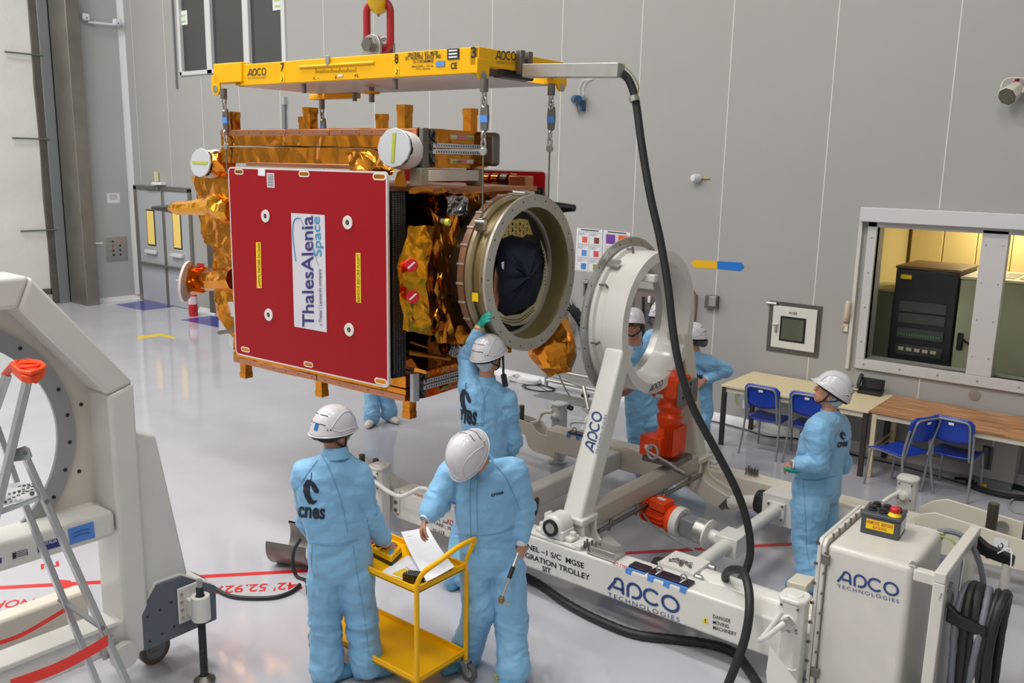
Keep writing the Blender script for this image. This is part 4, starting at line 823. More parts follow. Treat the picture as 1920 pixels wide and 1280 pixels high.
for (x, y) in ((771, 497), (774, 556)):
    c = G(x, y, .275); ax_ = V((.75, -.62, .1)).normalized(); cp = B('red_cap', mat('red_plastic2', (200, 26, 34), .35), sat, 'lathe', [(-.05, .044), (0, .048), (.01, .042), (.01, 0)], c, ax_, 24)
    u, w_, _ = frame(ax_); d = (u + w_ * (.9)).normalized(); B('cap_mark', PAPER, cp, 'obox', c + ax_ * .011, d * .032, ax_.cross(d) * .006, ax_ * .002)
foil('hanging_blanket', GOLD, sat, [([G(806, 400, .12), G(840, 405, .14), G(842, 640, .12), G(820, 640, .1)], (6, 14)), ([G(838, 402, .14), G(868, 406, .16), G(872, 645, .14), G(842, 640, .12)], (6, 14)), ([G(866, 404, .16), G(900, 395, .1), G(890, 640, .1), G(872, 645, .14)], (6, 14))], amp=.04, f=9)
foil('upper_blanket', GOLD, sat, [([G(766, 352, .09), G(905, 352, .09), G(905, 362, .10), G(766, 362, .10)], (12, 2)), ([G(868, 360, .12), G(912, 365, .12), G(905, 420, .12), G(872, 400, .12)], (5, 6))], amp=.02)
foilhex('silver_unit', SILV, sat, [G(840, 403, .2), G(876, 404, .2), G(880, 400, .05), G(845, 400, .05), G(838, 370, .2), G(874, 368, .2), G(880, 366, .05), G(842, 367, .05)], cell=.03, amp=.015, f=16)
foilhex('silver_unit', SILV, sat, [G(845, 668, .12), G(865, 672, .12), G(872, 668, 0), G(850, 664, 0), G(840, 638, .12), G(864, 634, .12), G(872, 632, 0), G(845, 634, 0)], cell=.03, amp=.02, f=16)
B('yellow_cap', mat('lime_cap', (206, 206, 60), .4), sat, 'cyl', G(836, 416, .26), G(843, 417, .29), .026, 14); B('cap_stem', STEEL, sat, 'cyl', G(829, 414, .2), G(836, 416, .26), .02, 10)
B('gold_strut', GOLD2, sat, 'tube', [G(766, 660, .06), G(842, 672, .06)], .02, 8)
B('gold_strut', GOLD, sat, 'tube', [G(768, 640, .05), G(812, 655, .05), G(840, 640, .05)], .012, 8)
foilbox('lower_blanket', GOLD, sat, (-.1, .36, 1.62), (.02, 1.5, 1.72), cell=.08, amp=.02)
foiltube('nozzle_cover', GOLD, sat, [S(.34, 1.55, 1.86), S(.44, 1.52, 1.7), S(.5, 1.5, 1.56), S(.52, 1.5, 1.5)], [.22, .21, .15, .1], 12, amp=.025, f=9)
# adapter ring
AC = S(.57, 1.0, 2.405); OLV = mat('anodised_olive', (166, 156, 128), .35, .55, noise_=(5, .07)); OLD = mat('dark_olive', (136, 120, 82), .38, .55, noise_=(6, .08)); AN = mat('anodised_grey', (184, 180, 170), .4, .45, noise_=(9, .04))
B('ring_flange', AN, sat, 'lathe', [(-.022, .515), (-.022, .612), (0, .612), (0, .515)], AC, SA, 112, closed=True, ang=30)
B('ring_wall', OLV, sat, 'lathe', [(-.022, .605), (-.05, .585), (-.075, .575), (-.085, .575)], AC, SA, 96)
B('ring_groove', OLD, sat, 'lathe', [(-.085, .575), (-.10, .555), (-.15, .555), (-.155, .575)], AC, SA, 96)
B('ring_wall', OLV, sat, 'lathe', [(-.155, .575), (-.17, .60), (-.20, .60), (-.205, .585)], AC, SA, 96)
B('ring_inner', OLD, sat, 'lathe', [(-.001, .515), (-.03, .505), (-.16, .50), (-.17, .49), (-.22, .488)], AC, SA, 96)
B('ring_step', AN, sat, 'lathe', [(-.16, .50), (-.165, .482), (-.19, .482)], AC, SA, 96)
cb = B('clamp_band', mat('band_bronze', (158, 124, 102), .4, .6, noise_=(7, .08)), sat, 'lathe', [(-.21, .585), (-.215, .605), (-.27, .605), (-.275, .57)], AC, SA, 96)
B('band_backing', BLACKP, sat, 'lathe', [(-.27, .57), (-.285, .55), (-.45, .5)], AC, SA, 80)
u, w_, _ = frame(SA)
for k in range(26):
    t = 2 * PI * (k + .3) / 26; r_ = u * math.cos(t) + w_ * math.sin(t); B('band_clamp', AN, cb, 'obox', AC - SA * .243 + r_ * .608, SA * .032, r_.cross(SA) * .008, r_ * .006, bev=.002)
mb = MB()
for k in range(24): t = 2 * PI * k / 24; r_ = u * math.cos(t) + w_ * math.sin(t); mb.cyl(AC + r_ * .575, AC + r_ * .575 + SA * .0012, .007, 8)
mb.build('bolt_holes', BLACKP, sat)['kind'] = 'stuff'
yl = B('axis_label', LABELY, sat, 'obox', S(.46, .415, 2.27), SA * .028, SNv * .0 + V((0, 0, 1)) * .032, SNv * .003); text4('Y', lambda x, y: SNp(x, y, .405), (901, 531), (906, 530), (901, 521), BLACKT, yl, bold=.03)
# interior of the ring
PL = mat('honeycomb_cream', (214, 206, 170), .45); DS = .37
ip = lambda x, y, d=0: SSp(x, y, DS + d); ic = S(DS, 1.12, 2.36)
B('inner_deck', mat('deck_dark', (52, 46, 44), .5), sat, 'disc', AC - SA * .215, SA, .485, 64)
up_ = B('upper_plate', mat('gold_plate', (222, 196, 112), .35, .2), sat, 'prism', [ip(x, y) for x, y in ((940, 447), (944, 425), (955, 413), (972, 409), (988, 412), (997, 440), (985, 439), (978, 445), (955, 440))], SA * .012, bev=.002)
lo_ = B('lower_plate', PL, sat, 'prism', [ip(x, y) for x, y in ((932, 582), (945, 592), (975, 588), (1003, 566), (1016, 530), (1021, 490), (1012, 450), (1020, 470), (1026, 510), (1020, 555), (1004, 590), (980, 608), (960, 611), (942, 604), (932, 594))], SA * .012, bev=.002)
mb = MB()
for k in range(28):
    x = 946 + 7 * (k % 7) ; y = 420 + 6 * (k // 7) + (2 if k % 2 else 0)
    if x < 992: mb.cyl(ip(x, y, .0122), ip(x, y, .0135), .0075 if k not in (2, 4, 16, 18) else .013, 8)
mb.build('plate_holes', BLACKP, up_)['kind'] = 'stuff'; mb = MB()
for k in range(40):
    t = k % 20 / 19; x = 938 + 62 * t; y = 594 + 8 * math.sin(t * PI) - 14 * max(0, t - .6) + (5 if k > 19 else 0) - 12 * t * t; mb.cyl(ip(x, y, .0122), ip(x, y, .0135), .007, 8)
for k in range(14): mb.cyl(ip(1022 - .06 * (k - 7) ** 2, 470 + 7 * k, .0122), ip(1022 - .06 * (k - 7) ** 2, 470 + 7 * k, .0135), .006, 8)
mb.build('plate_holes', BLACKP, lo_)['kind'] = 'stuff'
NVY = mat('navy_cloth', (20, 30, 52), .8, bump=(9, .3, .02))
front = [(934, 470), (940, 450), (960, 446), (985, 450), (1008, 458), (1014, 480), (1018, 510), (1012, 545), (1000, 572), (975, 582), (950, 590), (938, 580), (932, 560), (930, 520)]
cen = ip(975, 515, .14); mb = MB(); rings = []
for j in range(6):
    t = j / 5; ring = []
    for k in range(56):
        a = k / 56 * 14; i0_ = int(a); f_ = a - i0_; p = ip(*front[i0_ % 14], .015).lerp(ip(*front[(i0_ + 1) % 14], .015), f_)
        q = p.lerp(cen, t ** 1.2 * .98) + SA * .10 * math.sin(t * PI / 2) * 0
        fold = noise.noise(V((math.cos(k / 56 * 2 * PI) * 2.2, math.sin(k / 56 * 2 * PI) * 2.2, t * 1.3))) * .05 + .02 * math.sin(k * 1.3 + t * 2)
        ring.append(q + SA * (fold * (0.3 + t) + .06 * math.sin(t * PI / 2)))
    rings.append(ring)
n_ = len(rings[0]); mb.add([p for r in rings for p in r] + [cen + SA * .06], [(j * n_ + k, j * n_ + (k + 1) % n_, (j + 1) * n_ + (k + 1) % n_, (j + 1) * n_ + k) for j in range(5) for k in range(n_)] + [(5 * n_ + k, 5 * n_ + (k + 1) % n_, 6 * n_) for k in range(n_)])
mb.build('cloth_cover', NVY, sat, ang=60); B('cloth_tag', PAPER, sat, 'prism', [ip(x, y, .12) for x, y in ((940, 492), (945, 490), (944, 505), (941, 503))], SA * .002)
foilhex('inner_foil', COPPER, sat, [ip(x, y, d) for d in (0, .03) for x, y in ((926, 590), (935, 600), (934, 520), (928, 500))], cell=.05, amp=.015)
# lifting lug with shackle on the ring
B('lug_block', DSTEEL, sat, 'obox', S(.44, .50, 2.80), SA * .035, SNv * .03, V((0, 0, .05)), bev=.01); B('lug_pin', STEEL, sat, 'cyl', S(.42, .46, 2.82), S(.51, .46, 2.82), .018, 12)
B('ring_fitting', STEEL, sat, 'cyl', S(.45, .87, 3.025), S(.52, .93, 3.02), .022, 14); B('ring_fitting', STEEL, sat, 'cyl', S(.50, .93, 3.03), S(.56, 1.0, 3.02), .02, 10)
# ================================================================ HOISTING BEAM
ZB0, ZB1 = 3.87, 4.05
ho = thing('hoisting_frame', 'yellow rectangular lifting frame with black numbers over the spacecraft', 'lifting frame', tuple(S(-1, .95, ZB0)))
S3 = .44; SL = -2.32; N0, N1 = .45, 1.5
near_ = SB('frame_beam', YELLOW, ho, (SL, N0, ZB0), (S3, N0 + .08, ZB1), bev=.006)
SB('frame_beam', YELLOW, ho, (SL, N1 - .08, ZB0), (S3, N1, ZB1), bev=.006)
SB('frame_end', YELLOW, ho, (S3 - .08, N0, ZB0 + .055), (S3 + .001, N1 + .04, ZB1), bev=.004); SB('frame_end', YELLOW, ho, (SL, N0, ZB0), (SL + .08, N1, ZB1), bev=.004)
SB('cover_sheet', mat('white_sheet', (206, 204, 206), .4), ho, (SL + .1, N0 + .02, ZB0 - .004), (S3 - .1, N1, ZB0 + .004), bev=.002)
SB('beam_nub', YELLOW, ho, (-2.6, N0 - .02, ZB0 + .03), (-2.2, N0 + .1, ZB1 + .02), bev=.008); SB('far_nub', YELLOW, ho, (SL - .12, N1 - .1, ZB0 - .05), (SL + .5, N1, ZB0 + .0), bev=.008)
for (s, n_) in ((-2.58, N0 - .02), (S3, N0 + .03), (S3, N1)):
    B('pad_eye', YELLOW, ho, 'prism', [S(s + (.0 if s > 0 else 0), n_, ZB0) + V((0, 0, z)) + (SA if s < 0 else (SNv)) * a for a, z in ((-.06, .1), (.06, .1), (.06, -.03), (.03, -.07), (-.03, -.07), (-.06, -.03))] if s < 0 else [S(s, n_, ZB0) + V((0, 0, z)) + SNv * a for a, z in ((-.07, .1), (.07, .1), (.07, -.0), (.03, -.05), (-.03, -.05), (-.07, -.0))], (SNv if s < 0 else SA) * .02, bev=.003)
    B('pad_disc', STEEL, ho, 'cyl', S(s, n_, ZB0 - .02) + (SNv * -.001 if s < 0 else SA * .02), S(s, n_, ZB0 - .02) + (SNv * -.006 if s < 0 else SA * .026), .032, 20)
hb = lambda x, y: SNp(x, y, N0 - .002)
def ht(s, bl, br, tl, par=ho, m=BLACKT, **k): return text4(s, hb, bl, br, tl, m, par, **k)
ht('2', (406, 139), (413, 138), (406, 124), bold=.04); hb2 = hb
ht('7', (526, 134), (533, 134), (526, 118), bold=.02); ht('8', (740, 119), (747, 119), (740, 101), bold=.02); ht('3', (883, 109), (893, 108), (883, 88), bold=.02)
a = hb(464, 149); apco(a, hb(499, 147) - a, hb(464, 129) - a, mat('dark_ink', (50, 52, 66), .5), ho)
ht('SENTINEL 1  S/C  MGSE', (765, 106), (821, 102), (765, 99), bold=.02); ht('S/C  HOISTING  DEVICE  SHD', (760, 113), (827, 109), (760, 106), bold=.02); ht('S1-11321400MGS', (775, 119), (813, 117), (775, 113), bold=.02); ht('MASS SHD :   516 kg', (773, 128), (812, 126), (773, 123), bold=.01); ht('SWL : 2800 kg', (781, 132), (806, 131), (781, 128), bold=.01)
ht('L -', (588, 149), (598, 149), (588, 144), bold=.02); ht('0', (628, 148), (631, 148), (628, 142), bold=.02); ht('+L', (664, 145), (673, 144), (664, 139), bold=.02); ht('CE', (845, 130), (857, 129), (845, 118), bold=.03)
mb = MB()
for k in range(26):
    x = 592 + 3 * k; y0 = 137.5 - .1 * k; mb.tube([hb(x, y0 - (9 if k % 5 == 0 else 5)), hb(x, y0)], .0022, 4)
mb.build('scale_marks', BLACKT, ho)['kind'] = 'stuff'
def hquad(name, m, x0, y0, x1, y1, par=ho, th=.004): return B(name, m, par, 'prism', [hb(x0, y0), hb(x1, y0 - (x1 - x0) * .07), hb(x1, y1 - (x1 - x0) * .07), hb(x0, y1)], -SNv * th)
B('slider_rail', YELLOW, ho, 'tube', [hb(562, 126), hb(702, 117)], .014, 6); B('slider_pointer', STEEL, ho, 'prism', [hb(612, 104), hb(619, 104), hb(619, 118), hb(616, 126), hb(612, 118)], -SNv * .016, bev=.003)
hquad('blue_tag', BLUETAPE, 818, 115, 834, 125); pl_ = hquad('data_plate', BLACKP, 839, 92, 861, 112); 
for k in range(3): hquad('plate_field', PAPER, 842, 94 + 6 * k, 858, 97 + 6 * k, pl_, .006)
hquad('white_tag', PAPER, 634, 140, 643, 144)
for (x, y) in ((529, 148), (744, 134)):
    f_ = hquad('hook_label', LABELY, x - 4, y - 6, x + 4, y + 6, th=.002); q = hb(x, y) - SNv * .004; B('hook_symbol', BLACKT, f_, 'tube', [q + SA * .01 * math.cos(t) + V((0, 0, .016 * math.sin(t))) for t in [PI / 2 - k * .45 for k in range(10)]], .003, 5)
he = lambda x, y: SSp(x, y, S3 + .002)
a = he(929, 119); apco(a, he(967, 121) - a, he(929, 94) - a, mat('dark_ink', (50, 52, 66), .5), ho)
for (s, n_) in ((-1.47, .5), (-.42, .5), (-1.8, 1.4)): B('guide_pin', DSTEEL, ho, 'cyl', S(s, n_, ZB0 - .08), S(s, n_, ZB0), .022, 12)
pn = SZ_ = PZ(697, 176, ZB0 - .06); B('guide_pin', DSTEEL, ho, 'cyl', pn + V((0, 0, -.07)), pn + V((0, 0, .1)), .025, 12); B('guide_collar', YELLOW, ho, 'cyl', pn + V((0, 0, .0)), pn + V((0, 0, .02)), .07, 16)
# steel cable arm and the black box behind it
A0 = S(.53, .90, 3.92); A1 = S(1.34, .90, 3.89)
arm = B('cable_arm', STEEL, ho, 'beam', A0, A1, .10, .095, bev=.004)
for k in (0, 1): B('arm_clamp', DSTEEL, ho, 'box', *[tuple(S(.45, .9 + .1 * k - .02, 3.90)), tuple(S(.5, .93 + .1 * k, 4.07))], bev=.003)
SB('power_box', BLACKP, ho, (.2, .75, 3.87), (.43, 1.15, 3.98), bev=.01)
B('arm_lanyard', mat('lanyard_green', (120, 120, 70), .6), ho, 'tube', smooth_path([A1 + V((0, 0, .045)), S(1.43, .9, 3.86), S(1.48, .9, 3.78), S(1.47, .9, 3.7)], 6), .005, 5)
# master link and crane hook
LK = S(-1.085, 1.0, 4.0); hp = ho
for dn in (-.09, .07): B('link_plate', STEEL, ho, 'prism', [LK + SNv * dn + SA * a + V((0, 0, z)) for a, z in ((-.1, .0), (.1, .0), (.1, .22), (.07, .27), (0, .29), (-.07, .27), (-.1, .22))], SNv * .03, bev=.004)
B('link_pin', STEEL, ho, 'cyl', LK + SNv * -.14 + V((0, 0, .2)), LK + SNv * .14 + V((0, 0, .2)), .045, 18); B('pin_nut', DSTEEL, ho, 'cyl', LK + SNv * -.15 + V((0, 0, .2)), LK + SNv * -.11 + V((0, 0, .2)), .06, 6)
ml = thing('master_link', 'thick red oval lifting link through the hoist hook', 'lifting link', tuple(LK + V((0, 0, .2))))
lc = LK + V((0, 0, .36)); e1 = (SA * .97 + SNv * .25).normalized()
B('link_loop', mat('red_link', (164, 28, 38), .4), ml, 'tube', [lc + e1 * (.115 * math.cos(t)) + V((0, 0, (.10 * math.sin(t) + (.11 if math.sin(t) > 0 else -.11)))) for t in [2 * PI * (i + .5) / 32 for i in range(32)]], .032, 14, closed=True)
hkk = thing('crane_hook', 'yellow painted crane hook at the top edge of the picture', 'hook', tuple(LK + V((0, 0, 1.4))))
hc = LK + V((0, 0, .68)); e2 = (SA * .55 - SNv * .83).normalized(); hp_ = [hc + e2 * a + V((0, 0, b_)) for a, b_ in ((-.12, .15), (-.15, .02), (-.12, -.1), (0, -.15), (.12, -.1), (.15, .03), (.12, .16), (.02, .3), (0, .42), (0, .6))]
B('hook_body', mat('hook_yellow', (222, 186, 10), .35), hkk, 'tube', smooth_path(hp_, 6), [.03 + .045 * min(1, i / 15) for i in range(55)], 16); B('hook_block', mat('hook_yellow', (222, 186, 10), .35), hkk, 'box', tuple(hc + V((-.25, -.2, .6))), tuple(hc + V((.25, .2, 1.1))), bev=.04); B('grease_nipple', DSTEEL, hkk, 'cyl', hc - V((0, 0, .24)), hc - V((0, 0, .14)), .01, 8)
# sling chains
def sling(name, s, n_, zt, zb, label, plate=True):
    t = thing(name, label, 'sling', tuple(S(s, n_, zt)), 'lifting slings of the yellow frame'); p = lambda z: S(s, n_, z)
    B('top_swivel', DSTEEL, t, 'cyl', p(zt), p(zt - .09), .03, 14)
    z = zt - .08
    for k in range(2): e = SA if k % 2 else SNv; B('chain_link', STEEL, t, 'tube', [p(z - .03) + e * .02 * math.cos(q) + V((0, 0, .038 * math.sin(q))) for q in [2 * PI * i / 14 for i in range(14)]], .009, 6, closed=True); z -= .05
    if plate:
        B('load_plate', DSTEEL, t, 'prism', [p(z) + SA * a + V((0, 0, b_)) for a, b_ in ((-.03, 0), (0, .02), (.03, 0), (.036, -.06), (.03, -.17), (0, -.19), (-.03, -.17), (-.036, -.06))], SNv * .02, bev=.003)
        B('blue_tag', BLUETAPE, t, 'box', *[tuple(p(z - .12) - SNv * .002 - SA * .034), tuple(p(z - .07) + SNv * .022 + SA * .034)]); z -= .19
    for k in range(2): e = SA if k % 2 else SNv; B('chain_link', STEEL, t, 'tube', [p(z - .03) + e * .018 * math.cos(q) + V((0, 0, .036 * math.sin(q))) for q in [2 * PI * i / 14 for i in range(14)]], .008, 6, closed=True); z -= .05
    B('round_tag', STEEL if 1 else YELLOW, t, 'cyl', p(z - .03) - SNv * .006 + SA * .0, p(z - .03) + SNv * .006, .032, 16); B('steel_cable', mat('wire_rope', (120, 118, 112), .5, .6), t, 'cyl', p(z - .04), p(zb), .0065, 8)
sling('lifting_sling', -2.45, .42, ZB0 - .02, 3.1, 'sling with blue tagged plate under the number 2 corner')
sling('lifting_sling', .483, .46, ZB0 - .04, 2.86, 'longest sling, hanging in front to the lug of the big open ring')
sling('lifting_sling', .449, 1.365, ZB0 - .0, 2.95, 'rear right sling ending behind the big open ring')
sling('lifting_sling', -2.31, 1.45, ZB0 - .05, 3.5, 'rear left sling seen under the middle of the yellow frame')
# the long black hose from the arm to the trolley
hz = thing('power_hose', 'thick black corrugated hose hanging from the steel arm and looping over the trolley', 'hose', tuple(PD(1280, 740, 6.4)))
HP = [(1166, 137, 6.17), (1180, 152, 6.17), (1192, 190, 6.17), (1203, 270, 6.17), (1219, 365, 6.17), (1238, 450, 6.17), (1253, 540, 6.17), (1262, 620, 6.17), (1275, 690, 6.17), (1300, 765, 6.2), (1340, 840, 6.24), (1379, 915, 6.28), (1400, 975, 6.3), (1407, 1030, 6.3), (1398, 1070, 6.3), (1378, 1098, 6.28), (1366, 1097, 6.15), (1360, 1080, 5.98), (1372, 1068, 5.84), (1392, 1072, 5.72), (1403, 1100, 5.6), (1405, 1145, 5.52), (1397, 1195, 5.5), (1380, 1245, 5.5), (1362, 1290, 5.5), (1345, 1330, 5.45)]
hp2 = smooth_path([PD(*p) for p in HP], 8)
B('hose_body', RUBBER, hz, 'tube', hp2, .028, 14); B('hose_clamp', STEEL, hz, 'tube', [PD(1188, 180, 6.15), PD(1190, 190, 6.15)], .036, 12)
fh = [PZ(x, y, .034) for x, y in ((965, 1071), (1010, 1094), (1060, 1129), (1120, 1161), (1190, 1188), (1265, 1198), (1330, 1207), (1375, 1222), (1400, 1250), (1425, 1290))]
mb = MB(); mb.tube(smooth_path(fh, 10), [.034 - .003 * (i % 2) for i in range(91)], 12); o = mb.build('black_hose', RUBBER, None); tag(o, 'black hose lying on the floor along the front of the trolley', 'hose')
# ================================================================ CONTROL CABINET at the trolley's right end
cab = thing('control_cabinet', 'tall white trolley control cabinet with dark blue lettering and bolted flanges', 'cabinet', (-1.34, 5.2, 0))
CW = mat('cabinet_paint', (208, 204, 196), .38, noise_=(9, .03), coat=.15)
X0, X1, Y0_, Y1_, ZT = -1.56, -1.09, 4.9, 5.58, 1.13
B('cabinet_shell', CW, cab, 'box', (X0, Y0_, .12), (X1, Y1_, ZT), bev=.035, seg=4)
for k in range(2):
    B('flange_rim', CW, cab, 'prism', [(X0 - .05 + .026 * k, Y0_ - .012, .10), (X0 - .05 + .026 * k, Y0_ - .012, ZT - .01), (X0 - .05 + .026 * k, Y0_ + .02, ZT + .022), (X0 - .05 + .026 * k, Y1_ + .01, ZT + .022), (X0 - .05 + .026 * k, Y1_ + .01, .10)], (.024, 0, 0), bev=.005)
mb = MB()
for k in range(8):
    z = .2 + .125 * k; mb.cyl((X0 - .0, Y0_ - .02, z), (X0 - .0, Y0_ - .012, z), .008, 8); mb.cyl((X0 - .055, Y0_ - .02, z + .05), (X0 - .045, Y0_ - .006, z + .05), .01, 8)
for k in range(6): mb.cyl((X0 + .0, Y0_ + .1 + .1 * k, ZT), (X0 + .0, Y0_ + .1 + .1 * k, ZT + .03), .008, 8)
mb.build('flange_screws', DSTEEL, cab)['kind'] = 'stuff'
for z in (ZT - .09, .32): B('hinge', DSTEEL, cab, 'box', (X0 - .02, Y0_ - .024, z - .03), (X0 + .03, Y0_ - .01, z + .03), bev=.004)
for x, y in ((X1 - .02, Y0_ + .05), (X1 - .02, Y1_ - .04)): B('corner_clip', STEEL, cab, 'box', (x - .01, y - .03, ZT - .04), (x + .03, y + .03, ZT + .004), bev=.003)
cf = lambda x, y: PY(x, y, Y0_ - .001)
a = cf(1570, 1101); apco(a, cf(1686, 1131) - a, cf(1569, 1066) - a, NAVYT, cab)
# side frame carrying the hose coil
fr = thing('hose_rack', 'white tubular side frame with hose hooks beside the control cabinet', 'rack', (-.95, 5.1, 0))
FX0, FX1 = -.975, -.915
for y in (4.86, 5.62): B('frame_post', CW, fr, 'box', (FX0, y, .05), (FX1, y + .07, 1.1), bev=.006)
B('frame_rail', CW, fr, 'box', (FX0, 4.86, 1.1), (FX1, 5.69, 1.16), bev=.006); B('frame_rail', CW, fr, 'box', (FX0, 4.86, .05), (FX1, 5.69, .11), bev=.006)
B('side_panel', mat('panel_light', (196, 196, 200), .3), fr, 'box', (FX1 - .03, 4.93, .12), (FX1 - .012, 5.3, 1.1), bev=.003); B('panel_gap', BLACKP, fr, 'box', (FX1 - .032, 5.3, .12), (FX1 - .014, 5.34, 1.1))
B('frame_bracket', CW, fr, 'box', (X1 + .005, 4.9, 1.06), (FX0, 4.96, 1.12), bev=.004)
pa = lambda x, y: PX(x, y, FX1 - .011); a = pa(1760, 1130); apco(a, pa(1786, 1100) - a, pa(1759, 1118) - a, mat('dark_ink', (50, 52, 66), .5), fr)
B('round_plug', mat('plug_grey', (120, 122, 126), .4, .3), fr, 'lathe', [(0, .05), (.012, .045), (.02, .02), (.02, 0)], (FX1 - .012, 5.08, .93), (1, 0, 0), 24)
for y in (4.98, 5.62):
    h = B('hose_hook', BLACKP, fr, 'prism', [(FX1, y, .84 + (.18 if y > 5.3 else 0)), (FX1, y, .94 + (.18 if y > 5.3 else 0)), (FX1 + .06, y, .9 + (.18 if y > 5.3 else 0)), (FX1 + .2, y, .87 + (.18 if y > 5.3 else 0)), (FX1 + .2, y, .81 + (.18 if y > 5.3 else 0)), (FX1 + .1, y, .82 + (.18 if y > 5.3 else 0))], (0, .05, 0), bev=.008)
    B('hook_tube', CW, h, 'cyl', (FX1 + .165, y + .025, .05 if y < 5.3 else .3), (FX1 + .165, y + .025, .82 + (.18 if y > 5.3 else 0)), .026, 16)
B('knob', BLACKP, fr, 'lathe', [(0, .012), (.03, .012), (.035, .03), (.05, .03), (.05, 0)], (-.9, 5.66, 1.02), (1, 0, 0), 16)
B('cable_tie', PAPER, fr, 'tube', smooth_path([(-.8, 5.6, 1.06), (-.74, 5.62, 1.1), (-.72, 5.58, 1.0)], 4), .004, 5)
B('earth_wire', mat('wire_green', (150, 180, 50), .5), fr, 'tube', smooth_path([PY(1755, 1004, 5.5), PY(1775, 1008, 5.5), PY(1790, 1018, 5.5), PY(1790, 1030, 5.5)], 5), .005, 6)
cl_ = thing('hose_coil', 'coil of thick black and grey hoses hung on the hook at the right', 'hose coil', (-.76, 5.1, .5))
for k in range(6):
    x = -.86 + .035 * k; m = RUBBER if k in (1, 2, 4, 5) else mat('grey_hose', (112, 116, 124), .45); rr = .026 if k in (1, 2, 5) else .018
    lp_ = [(x + .012 * math.sin(t * 2 + k), 5.18 + (.2 - .012 * (k % 3)) * math.cos(t), (.70 + .30 * math.sin(t)) if math.sin(t) > 0 else (.70 + .52 * math.sin(t))) for t in [2 * PI * i / 40 for i in range(40)]]
    B('hose_turn', m, cl_, 'tube', lp_, [rr + (.002 if i % 2 else 0) for i in range(40)], 10, closed=True)
mb = tag(B('supply_hose', mat('grey_hose', (112, 116, 124), .45), None, 'tube', smooth_path([PY(x, y, 5.55) for x, y in ((1757, 998), (1775, 995), (1800, 1002), (1822, 1022), (1838, 1060), (1845, 1110), (1842, 1160))] + [(-.73, 5.45, .5)], 8), .017, 10), 'grey hose arching over the right side frame', 'hose')
# pendant box on the cabinet
eb = thing('button_box', 'dark grey push-button box with yellow REMOVE BEFORE ROTATION label on the cabinet', 'control box', (-1.45, 5.5, ZT + .001))
q = lambda x, y, z: PZ(x, y, z); zb_ = ZT + .002; zt_ = ZT + .125
c0, c1, c3 = q(1612, 997, zb_), q(1684, 1014, zb_), V((0, 0, 0)); ex = (c1 - c0).normalized(); ey = V((-ex.y, ex.x, 0)); Wd = (c1 - c0).length; Dp = .20
DGP = mat('dark_grey_plastic', (74, 76, 82), .42)
def bp(u, v_, z): return c0 + ex * u + ey * v_ + V((0, 0, z))
B('box_body', DGP, eb, 'hexa', [bp(0, 0, 0), bp(Wd, 0, 0), bp(Wd, Dp, 0), bp(0, Dp, 0), bp(0, 0, .105), bp(Wd, 0, .105), bp(Wd, Dp, .105), bp(0, Dp, .105)], bev=.006)
B('box_lid', DGP, eb, 'hexa', [bp(-.003, -.003, .107), bp(Wd + .003, -.003, .107), bp(Wd + .003, Dp + .003, .107), bp(-.003, Dp + .003, .107), bp(-.003, -.003, .13), bp(Wd + .003, -.003, .13), bp(Wd + .003, Dp + .003, .13), bp(-.003, Dp + .003, .13)], bev=.006)
nm = B('warning_label', LABELY, eb, 'prism', [bp(.03, -.001, .035), bp(Wd - .03, -.001, .035), bp(Wd - .03, -.001, .095), bp(.03, -.001, .095)], -ey * .0015)
text('REMOVE  BEFORE', bp(.035, -.0028, .068), ex * (Wd - .07), V((0, 0, .02)), REDT, nm, bold=.01); text('ROTATION', bp(.07, -.0028, .042), ex * (Wd - .14), V((0, 0, .018)), REDT, nm, bold=.01)
B('side_label', PAPER, eb, 'prism', [bp(Wd + .001, .03, .02), bp(Wd + .001, Dp - .02, .02), bp(Wd + .001, Dp - .02, .1), bp(Wd + .001, .03, .1)], ex * .0015)
for i, (u_, v_) in enumerate(((.06, .07), (.145, .06), (.07, .15), (.155, .14), (.235, .13))): B('push_button', BLACKP, eb, 'lathe', [(0, .026), (.008, .027), (.012, .021), (.024, .02), (.026, 0)], bp(u_ * Wd / .29, v_, .13), (0, 0, 1), 20)
st_ = B('stop_base', LABELY, eb, 'lathe', [(0, .038), (.004, .038), (.02, .024), (.024, .02), (.024, 0)], bp(Wd - .042, .05, .13), (0, 0, 1), 24); B('stop_button', mat('red_button', (196, 26, 36), .35), st_, 'lathe', [(.02, .02), (.028, .03), (.045, .03), (.05, .024), (.05, 0)], bp(Wd - .042, .05, .13), (0, 0, 1), 24)
# ================================================================ LEFT PORTAL FRAME
po = thing('tilting_dolly', 'huge white octagonal portal frame with steel ring at the left edge', 'machine', (-5.2, 1.62, 0))
MB.T = Matrix.Translation((0, 0, .1625)) @ Matrix.Scale(.95, 4); TI = MB.T.inverted(); PC = 1.62; XF = -5.0; XB = -5.30
def yz(x, pts): return [V((x, p[0], p[1])) for p in pts]
outer = [(1.0, .16), (1.0, 1.91), (.46, 2.60)]; inner = [(.84, .16), (.84, 1.86), (.385, 2.43)]
PWT = WHITE
def seg_(o0, o1, i0, i1, name='portal_beam', xb=XB):
    return B(name, PWT, po, 'hexa', [V((XF, PC + o0[0], o0[1])), V((XF, PC + o1[0], o1[1])), V((XF, PC + i1[0], i1[1])), V((XF, PC + i0[0], i0[1])), V((xb, PC + o0[0], o0[1])), V((xb, PC + o1[0], o1[1])), V((xb, PC + i1[0], i1[1])), V((xb, PC + i0[0], i0[1]))], bev=.022, seg=3)
